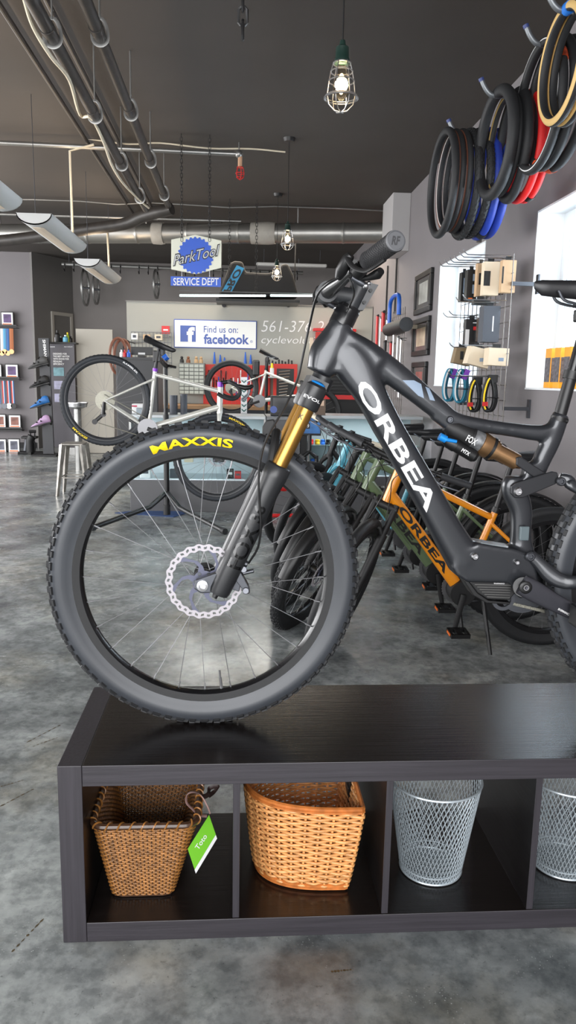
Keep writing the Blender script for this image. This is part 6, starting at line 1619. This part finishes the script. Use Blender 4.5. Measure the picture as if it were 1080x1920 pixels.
# plain block with black lower side at the left end, dark box cabinet beside the board
FD = 9.2; a, b = PF(217, 669, FD), PF(296, 669, FD)
t = thing('tall_cabinet', 'dark grey cabinet standing behind the silver bicycle', 'cabinet', ((a.x+b.x)/2, FD+.3, 0)); build(MB().b2((a.x, FD, 0), (b.x, FD+.6, a.z)), 'body', mat('charcoal laminate', (62, 62, 64), .5), t, smooth=False, bevel=.004)
build(MB().b2((a.x+.01, FD-.018, .05), (b.x-.01, FD-.002, a.z-.03)), 'door', mat('charcoal laminate', (62, 62, 64), .5), t, smooth=False, bevel=.003)
t = thing('monitor', 'black monitor seen from the side on top of the dark grey cabinet', 'monitor', PF(265, 668, FD+.2)); build(pbox(MB(), 245, 650, 286, 666, FD+.2, .05), 'screen', K['black'], t, smooth=False, bevel=.004); build(MB().b2(PF(258, 666, FD+.2), PF(272, 669, FD+.2)+V((0, .15, -.002))), 'stand', K['black'], t, smooth=False)
build(pbox(MB(), 259, 661, 272, 665, FD+.196, .004), 'white_sticker', K['whiteink'], t, smooth=False)
# hoses / inner tubes hung beside the door
for i, (px, py, rx, ry, m, lb) in enumerate(((222, 668, 14, 32, K['brown'], 'brown tyre hanging over the cabinet edge, leftmost'), (230, 668, 14, 30, K['brown'], 'brown tyre hanging over the cabinet edge, second'), (238, 668, 5, 28, K['black'], 'black tyre hanging at the board edge'))):
    c = PF(px, py, 9.9+.1*i); k = 9.9/FPX; t = thing('hanging_tire', lb, 'tire', c, 'tyres behind the dark cabinet')
    build(MB().tube([c+V((rx*k*math.cos(a_), .06*math.cos(a_), ry*k*math.sin(a_))) for a_ in [2*pi*j/32 for j in range(32)]], .018, 10, closed=True, up=(0, 1, 0)), 'tire_loop', m, t); build(MB().cyl(c+V((0, 0, ry*k)), (c.x, FP_, c.z+ry*k), .008, n=6), 'peg', K['black'], t)
for i, (px, m, cn) in enumerate(((228, K['white'], 'white'), (234, K['red'], 'red'), (241, K['blue'], 'blue'))):
    p = PF(px, 668, FD+.05); t = thing('spray_bottle', cn+' small bottle on top of the dark grey cabinet', 'bottle', p, 'bottles on the dark cabinet'); z0 = PF(217, 669, FD).z
    build(MB().lathe([(.0001, 0), (.022, 0), (.022, .05), (.010, .065), (.010, .085), (.0001, .085)], V((p.x, p.y, z0)), (0, 0, 1), 14), 'bottle_body', m, t); build(MB().cyl((p.x, p.y, z0+.085), (p.x, p.y, z0+.10), .008, n=8), 'cap', K['black'], t)
# drawer organiser on the bench
bz = .93
bench = thing('workbench', 'long workbench under the tool board', 'bench', (0.4, 10.4, 0)); ba, bb_ = PF(300, 770, 10.15).x, 1.7
build(MB().b2((ba, 10.15, bz-.05), (bb_, FP_-.01, bz)), 'bench_top', mat('worn bench wood', (150, 116, 84), .6, var=.2, vscale=6), bench, smooth=False); build(MB().b2((ba, 10.2, 0), (bb_, FP_-.01, bz-.05)), 'bench_body', K['greycard'], bench, smooth=False)
a, b = PF(335, 680, 10.6), PF(384, 740, 10.6)
t = thing('drawer_organizer', 'grey organizer with rows of small clear drawers on the board', 'organizer', (a.x, 10.6, b.z)); build(MB().b2((a.x, 10.6, b.z), (b.x, FP_-.01, a.z)), 'cabinet', mat('grey organizer plastic', (112, 114, 110), .5), t, smooth=False, bevel=.004)
for r_ in range(8):
    for c_ in range(5):
        w = (b.x-a.x-.02)/5; h = (a.z-b.z-.02)/8; build(MB().b2((a.x+.012+w*c_, 10.585, b.z+.012+h*r_), (a.x+.002+w*(c_+1), 10.599, b.z+h*(r_+1))), 'small_drawer', mat('clear drawer plastic', (164, 168, 158), .3), t, smooth=False)
for i, (px, m, cn) in enumerate(((341, K['matblack'], 'black'), (353, mat('brown figurine', (120, 76, 50), .5), 'brown'), (368, mat('tan figurine', (176, 146, 110), .5), 'tan'), (377, mat('tan figurine', (176, 146, 110), .5), 'small tan'))):
    p = PF(px, 680, 10.7); z0 = a.z; t = thing('figurine', cn+' small ornament standing on the drawer organizer', 'ornament', (p.x, p.y, z0), 'ornaments on the organizer')
    build(MB().lathe([(.0001, 0), (.03, 0), (.028, .04), (.018, .055), (.0001, .06)], V((p.x, p.y, z0)), (0, 0, 1), 12), 'torso', m, t); build(MB().sph((p.x, p.y, z0+.072), .02, 10, 8), 'head', m, t)
# red tool boards
for (x0, y0, x1, y1, F, lb) in ((381, 683, 506, 768, 10.85, 'red pegboard full of hand tools on the partition'), (513, 682, 556, 768, 10.7, 'red tool panel with a row of spanners')):
    t = thing('tool_board', lb, 'tool board', PF((x0+x1)/2, y1, F)); build(pbox(MB(), x0, y0, x1, y1, F, .04), 'red_board', mat('red tool board', (196, 44, 34), .5), t, smooth=False, bevel=.004)
    rr_ = random.Random(x0)
    if x0 < 400:
        for i in range(26):
            px = x0+6+i*4.6; yy = y0+rr_.uniform(8, 34); L_ = rr_.uniform(12, 30); m = rr_.choice([K['black'], K['steel'], K['blue'], K['black'], K['darksteel'], K['white']])
            hh = build(MB().tube([PF(px, yy, F-.03), PF(px+rr_.uniform(-1, 1), yy+L_, F-.03)], [.010, .006], 6), 'hand_tool', m, t); 
        for i, px in enumerate((402, 413, 421, 460, 470)):
            build(MB().tube([PF(px, 682, F-.02), PF(px, 660+5*(i % 3), F-.02)], [.022, .007], 8), 'blue_handle', K['blue'], t)
    else:
        build(pbox(MB(), x0+6, y0+9, x1-6, y1-8, F-.006, .006), 'black_tray', K['black'], t, smooth=False)
        for i in range(11): build(MB().tube([PF(x0+10, y0+15+i*5.6, F-.02), PF(x1-12-i*.8, y0+13+i*5.6, F-.02)], .008, 6), 'spanner', K['steel'], t)
    if x0 > 400:
        for i in range(8): build(MB().cyl(PF(x0-8+i*6, 683, F+.02), PF(x0-8+i*6, 674+(i % 3)*2, F+.02), .012, n=8), 'screwdriver', K['black'], t)
t = thing('bottle', 'yellow topped spray bottle on the small shelf between the red boards', 'bottle', PF(510, 706, 10.6)); build(MB().cyl(PF(510, 706, 10.6), PF(510, 690, 10.6), .03, n=14), 'bottle_body', K['whiteink'], t); build(MB().cyl(PF(510, 690, 10.6), PF(510, 681, 10.6), .02, .012, n=12), 'yellow_cap', K['yellow'], t)
t = thing('wall_shelf', 'small grey shelf between the two red tool boards', 'shelf', PF(510, 709, 10.5)); build(pbox(MB(), 500, 706, 520, 709, 10.5, .39), 'board', K['galv'], t, smooth=False)
# white hole template strip and red tool chest
t = thing('white_gauge', 'white upright strip with teal chevrons behind the drop handlebar', 'gauge', PF(457, 775, 7.9)); build(pbox(MB(), 452, 707, 463, 780, 7.9, .02), 'strip', K['white'], t, smooth=False)
for i in range(7): build(MB().prism([PF(x, y+i*9, 7.895) for x, y in ((453, 712), (457.5, 716), (462, 712), (462, 714.5), (457.5, 718.5), (453, 714.5))], (0, .004, 0)), 'chevron', mat('dark teal ink', (30, 96, 90), .5), t, smooth=False)
build(MB().b2((PF(452, 780, 7.9).x, 7.88, czt), (PF(463, 780, 7.9).x, 7.94, PF(452, 780, 7.9).z)), 'foot', K['darksteel'], t, smooth=False)
FT = 9.8
t = thing('tool_chest', 'red and black tool chest with drawers seen through the bike frame', 'tool chest', PF(640, 780, FT)); a, b = PF(592, 692, FT), PF(705, 692, FT)
build(MB().b2((a.x, FT, 0), (b.x, FT+.28, a.z)), 'chest_body', K['matblack'], t, smooth=False, bevel=.005)
for i in range(7): build(pbox(MB(), 596, 696+i*6.3, 701, 700.5+i*6.3, FT-.012, .011), 'drawer', K['black'], t, smooth=False, bevel=.002)
build(pbox(MB(), 592, 740, 705, 750, FT-.014, .013), 'red_band', K['red'], t, smooth=False)
t = thing('red_tool_bin', 'red wall bin on the partition behind the stem', 'bin', PF(603, 650, FP_-.1)); build(pbox(MB(), 588, 615, 668, 622, FP_-.15, .14), 'bin_lid', K['red'], t, smooth=False); build(pbox(MB(), 593, 622, 664, 690, FP_-.12, .11), 'bin_body', mat('red tool board', (196, 44, 34), .5), t, smooth=False)
build(pbox(MB(), 581, 633, 587, 668, FP_-.05, .04), 'cream_panel', K['cream'], t, smooth=False)
# ================================================================== LEFT SIDE
FLW = 13.72
def pframe(x0, y0, x1, y1, F, label, m1):
    t = thing('photo_frame', label, 'picture frame', PF((x0+x1)/2, y1, F), 'framed race photos at left')
    build(pbox(MB(), x0, y0, x1, y1, F, .025), 'frame', K['black'], t, smooth=False, bevel=.003)
    build(pbox(MB(), x0+1.6, y0+1.8, x1-1.6, y1-1.8, F-.003, .003), 'mount', K['whiteink'], t, smooth=False)
    build(pbox(MB(), x0+5, y0+5, x1-5, y1-7, F-.006, .003), 'photo', m1, t, smooth=False)
    build(pbox(MB(), x0+4, y1-5.5, x1-4, y1-3.5, F-.006, .003), 'caption_strip', K['orangeink'], t, smooth=False)
pur = mat('purple photo', (86, 62, 108), .5, var=.6, vscale=9); gry = mat('grey photo', (94, 96, 110), .5, var=.7, vscale=9); rdp = mat('red brown photo', (140, 92, 80), .5, var=.6, vscale=9)
FS_ = FLW-.13
pframe(1, 584, 26, 612, FS_+.05, 'framed race photo with purple picture standing on the top ledge', pur)
pframe(9, 682, 35, 710, FS_+.05, 'framed race photo with purple flower shape on the middle ledge', pur)
pframe(-20, 682, 4, 710, FS_+.05, 'framed race photo cut by the photo edge on the middle ledge', gry)
pframe(15, 777, 40, 804, FS_+.05, 'framed race photo with red brown picture on the lowest ledge', rdp)
pframe(-12, 776, 12, 803, FS_+.05, 'framed race photo left of its neighbour on the lowest ledge', rdp)
pframe(14, 822, 38, 850, 13.0, 'framed photo with grey picture leaning near the floor', gry)
pframe(-12, 822, 13, 850, 13.0, 'framed photo near the floor cut by the photo edge', gry)
for (x1, y0, lb) in ((31, 607, 'black picture ledge, top one at left'), (36, 705, 'black picture ledge, middle one at left'), (41, 800, 'black picture ledge, lowest one at left')):
    t = thing('picture_ledge', lb, 'shelf', PF(x1-30, y0+7, FS_), 'black picture ledges'); build(pbox(MB(), -60, y0+5, x1, y0+8, FS_, .155), 'ledge_board', K['black'], t, smooth=False); build(pbox(MB(), -60, y0, x1, y0+5, FS_, .012), 'ledge_lip', K['black'], t, smooth=False)
t = thing('frame_plinth', 'low black plinth carrying the two lowest framed photos', 'plinth', PF(0, 850, 13.0)); a = PF(-40, 850, 13.0); b = PF(40, 850, 13.0); build(MB().b2((a.x, 12.98, 0), (b.x, 13.2, a.z)), 'plinth', K['black'], t, smooth=False)
rib = [mat('orange ribbon', (214, 96, 44), .6), mat('cyan ribbon', (80, 150, 190), .6), mat('blue ribbon', (50, 96, 156), .6), mat('copper ribbon', (166, 96, 54), .6), mat('white ribbon', (206, 206, 206), .6)]
for i, (px, m, w) in enumerate(((-4, rib[0], 5), (3, rib[4], 5), (8, rib[1], 5), (14, rib[2], 5), (21, rib[3], 7))):
    p0, p1 = PF(px, 616, FS_+.03), PF(px+1, 656+3*(i % 2), FS_+.03); t = thing('medal', ['orange', 'white and orange', 'light blue', 'blue', 'copper'][i]+' ribbon medal hanging from the top ledge', 'medal', p1, 'medals under the ledges')
    build(MB().tube([p0, p1], [(w/FPX*13.6/2, .003)]*2, 4, up=(1, 0, 0)), 'ribbon', m, t, smooth=False); build(MB().cyl(p1+V((0, 0, -.03)), p1+V((0, -.012, -.03)), .042, n=18), 'disc', K['bronze'], t, auto=40)
for i, px in enumerate((-3, 6, 15, 23)):
    p0, p1 = PF(px, 714, FS_+.03), PF(px+2.5, 758, FS_+.03); t = thing('medal', 'red, white and blue ribbon medal hanging from the middle ledge, '+['cut by the edge', 'second from the photo edge', 'third from the photo edge', 'rightmost'][i], 'medal', p1, 'medals under the ledges')
    for k, m in enumerate((K['redrub'], rib[4], rib[2])): build(MB().tube([p0+V(((k-1)*.016, 0, 0)), p1+V(((k-1)*.016, 0, 0))], [(.008, .003)]*2, 4, up=(1, 0, 0)), 'ribbon', m, t, smooth=False)
    build(MB().cyl(p1+V((0, 0, -.03)), p1+V((0, -.012, -.03)), .048, n=18), 'disc', [K['darksteel'], K['darksteel'], K['steel'], K['black']][i], t, auto=40)
# shoe display tower with four shoes
FSh = 12.4
a, b = PF(72, 634, FSh), PF(100, 853, FSh)
t = thing('shoe_display', 'tall black display panel holding four cycling shoes', 'display', PF(86, 853, FSh))
pts = [PF(71.5, 634, FSh), PF(91, 634, FSh), PF(101, 851, FSh), PF(81, 851, FSh)]; build(MB().prism(pts, (0, .06, 0)), 'panel', mat('dark display panel', (50, 51, 55), .45), t, smooth=False)
build(MB().b2((PF(62, 853, FSh).x, FSh-.12, 0), (PF(108, 853, FSh).x, FSh+.22, .03)), 'base_plate', K['matblack'], t, smooth=False)
o = PF(79.5, 637, FSh-.003); ux = PF(83.5, 676, FSh-.003)-o; uy = PF(85, 637, FSh-.003)-o; tm = MB(); text_quad(tm, 'SHIMANO', o, ux, uy, nrm=(0, -1, 0), bold=.02, lift=0); build(tm, 'lettering', K['whiteink'], t, smooth=False)
def shoe(px, py, m, sm_, label):
    c = PF(px, py, FSh-.06); t = thing('cycling_shoe', label, 'shoe', c, 'cycling shoes on the display')
    up_ = Matrix.Rotation(math.radians(-17), 3, 'Y'); N = 10; mb = MB(); M_ = 12; k = 1.18
    st = [(-.15, .012, .02, .006), (-.13, .034, .03, .012), (-.09, .044, .042, .018), (-.04, .044, .062, .028), (.0, .038, .085, .042), (.05, .034, .105, .054), (.085, .033, .108, .056), (.11, .030, .10, .052), (.125, .016, .08, .044)]
    for (x, w, h, zc) in st:
        for j in range(M_):
            an = 2*pi*j/M_; mb.v.append(c+up_ @ V((x*k, w*math.cos(an), (zc+h/2*math.sin(an))*k)))
    for i in range(len(st)-1):
        for j in range(M_): mb.f.append((i*M_+j, i*M_+(j+1) % M_, (i+1)*M_+(j+1) % M_, (i+1)*M_+j))
    mb.f += [tuple(range(M_)), tuple((len(st)-1)*M_+j for j in range(M_))]
    build(mb, 'upper', m, t)
    build(MB().prism([c+up_ @ V((x*k, -.04, z*k)) for x, z in ((-.15, -.004), (-.04, -.012), (.04, -.006), (.13, -.016), (.13, .006), (-.15, .008))], (0, .08, 0)), 'sole', sm_, t, smooth=False, bevel=.004)
    for x in (-.05, .01): build(MB().cyl(c+up_ @ V((x*k, -.044, .045*k)), c+up_ @ V((x*k, -.056, .05*k)), .012, n=10), 'dial', K['black'], t)
    build(MB().tube([c+up_ @ V((.02, -.02, .1)), c+up_ @ V((.04, 0, .125)), c+up_ @ V((.02, .02, .1))], .012, 8), 'tongue', K['matblack'], t)
    build(MB().tube([c+up_ @ V((.10*k, 0, .0)), V((c.x+.13, FSh, c.z-.0))], .012, 6), 'peg', K['black'], t)
shoe(74, 686, mat('grey shoe', (70, 70, 70), .5), K['black'], 'dark grey cycling shoe, top one on the black display')
shoe(76, 722, K['matblack'], K['black'], 'black cycling shoe, second from the top of the display')
shoe(77, 760, mat('blue shoe', (40, 104, 170), .45), K['black'], 'bright blue cycling shoe on the black display')
shoe(79, 796, mat('lilac shoe', (170, 140, 176), .45), K['black'], 'lilac cycling shoe, lowest on the black display')
# bike trainer on the floor
tf = PZ(62, 852, 0); F = tf.y
t = thing('bike_trainer', 'black folded indoor bike trainer on the floor before the shoe display', 'trainer', tf)
def q(px, py, dy=0): return PF(px, py, F+dy)
build(MB().tube([q(34, 850), q(100, 851)], .03, 8).tube([q(40, 849, .3), q(80, 849, .3)], .03, 8).tube([q(55, 850, -.1), q(55, 849, .4)], .03, 8), 'base_frame', K['black'], t)
build(MB().tube([q(57, 848), q(56, 826), q(60, 818)], .07, 12), 'post', K['matblack'], t)
build(MB().tube([q(48, 845), q(51, 824)], .04, 10), 'cylinder', K['darksteel'], t)
build(MB().b2(q(39, 818), q(68, 823)+V((0, .15, 0))), 'saddle_plate', K['black'], t, smooth=False, bevel=.01)
build(MB().tube([q(57, 818), q(57, 809)], .012, 6).tube([q(65, 818), q(65, 809)], .012, 6).tube([q(55, 809), q(67, 809)], .025, 8), 'handle', K['black'], t)
build(MB().tube([q(64, 846), q(66, 835), q(62, 824)], .02, 8), 'cable_arm', K['black'], t)
# banner stand
FBn = 12.75
t = thing('roll_up_banner', 'dark grey roll up banner with white text next to the shoe display', 'banner', PF(118, 840, FBn))
pts = [PF(92, 645, FBn), PF(139, 645, FBn), PF(142, 838, FBn), PF(100, 838, FBn)]; pts[2].x = pts[1].x; pts[3].x = pts[0].x
build(MB().prism(pts, (0, .01, 0)), 'banner_sheet', mat('banner print', (92, 90, 96), .5, var=.15, vscale=1), t, smooth=False)
build(MB().b2((pts[0].x-.02, FBn-.08, 0), (pts[1].x+.02, FBn+.1, pts[3].z)), 'base', K['galv'], t, smooth=False)
build(pbox(MB(), 91, 641, 142, 645, FBn-.08, .22), 'top_ledge', K['black'], t, smooth=False)
for i, s_ in enumerate(('DESIGNED FOR', 'THE BEST MATCH', 'WITH SHOES FOR', 'PEDALING', 'EFFICIENCY')): txt(t, s_, 99.3+i*.2, 661.5+i*4.8, 99.3+[26, 30.5, 30, 17, 21][i], 665+i*4.8, FBn-.003, K['whiteink'], .03, 0, .3)
for i, s_ in enumerate(('SHIMANO', 'dynalast')): txt(t, s_, [94, 120][i], 649.3, [103, 136][i], 651.3, FBn-.003, K['whiteink'], .03)
for i, (y0, m) in enumerate(((689, mat('teal lilac print', (120, 160, 170), .5, var=.4, vscale=9)), (714, mat('lilac print', (170, 170, 196), .5, var=.3, vscale=9)), (738, mat('lilac print', (170, 170, 196), .5, var=.3, vscale=9)))): build(pbox(MB(), 100+i, y0, 120+i*.5, y0+16, FBn-.004, .004), 'picture_panel', m, t, smooth=False)
zt = PF(110, 641, FBn).z
for i, (px, h, w, m, cp, lb) in enumerate(((108, 20, 4.5, K['matblack'], K['black'], 'large black bottle on top of the banner ledge'), (105.5, 12, 3, K['steel'], K['white'], 'small silver white capped bottle on the banner ledge'), (114, 10, 2.5, K['black'], K['white'], 'small dark bottle in the middle of the banner ledge'), (123, 12, 4.5, mat('pale blue bottle', (96, 170, 200), .4), K['white'], 'pale blue bottle on the banner ledge'), (127, 17, 3, mat('lime bottle', (170, 200, 50), .4), K['yellow'], 'tall lime green bottle on the banner ledge'), (132, 11, 4, K['black'], K['black'], 'black can at the right end of the banner ledge'))):
    p = PF(px, 641, FBn-.02+.05*(i % 3)); k = FBn/FPX; t = thing('bottle', lb, 'bottle', (p.x, p.y, zt), 'bottles on the banner ledge')
    build(MB().lathe([(.0001, 0), (w*k, 0), (w*k, h*k*.62), (w*k*.45, h*k*.78), (w*k*.45, h*k*.86), (.0001, h*k*.86)], V((p.x, p.y, zt)), (0, 0, 1), 16), 'bottle_body', m, t); build(MB().cyl((p.x, p.y, zt+h*k*.84), (p.x, p.y, zt+h*k), w*k*.5, n=10), 'cap', cp, t)
# steel bowl table seen through the silver bike wheel
p = PF(145, 763, 10.6); t = thing('wash_basin', 'round steel basin on a pedestal seen through the silver bike wheel', 'basin', (p.x, 10.6, 0))
build(MB().lathe([(.0001, 0), (.05, .0), (.13, .03), (.14, .09), (.145, .09), (.145, .08)], V((p.x, 10.6, PF(145, 767, 10.6).z)), (0, 0, 1), 28), 'bowl', K['steel'], t); build(MB().cyl((p.x, 10.6, 0), (p.x, 10.6, PF(145, 767, 10.6).z), .05, n=16), 'pedestal', K['galv'], t)
# floor scuffs
scm = mat('brown scuff stain', (84, 70, 46), .5, var=.5, vscale=60)
for i, (pts) in enumerate((((50, 1392), (115, 1358)), ((0, 1475), (45, 1462)), ((0, 1512), (65, 1478)), ((20, 1787), (82, 1722)), ((60, 1400), (110, 1382)), ((620, 1672+150), (660, 1812+6)))):
    A_, B_ = PZ(*pts[0], .0004), PZ(*pts[1], .0004); n_ = 7; mb = MB(); rr_ = random.Random(i); sd = V((B_.y-A_.y, A_.x-B_.x, 0)).normalized()
    for k in range(n_):
        c = A_.lerp(B_, (k+.5)/n_); d = (B_-A_)/n_*rr_.uniform(.25, .5); w = rr_.uniform(.0015, .004)
        mb.add([c-d-sd*w*.3, c-sd*w, c+d-sd*w*.3, c+d+sd*w*.3, c+sd*w, c-d+sd*w*.3], [(0, 1, 2, 3, 4, 5)])
    o = build(mb, 'trim_%d' % (i+2), scm, None, smooth=False); o['kind'] = 'structure'
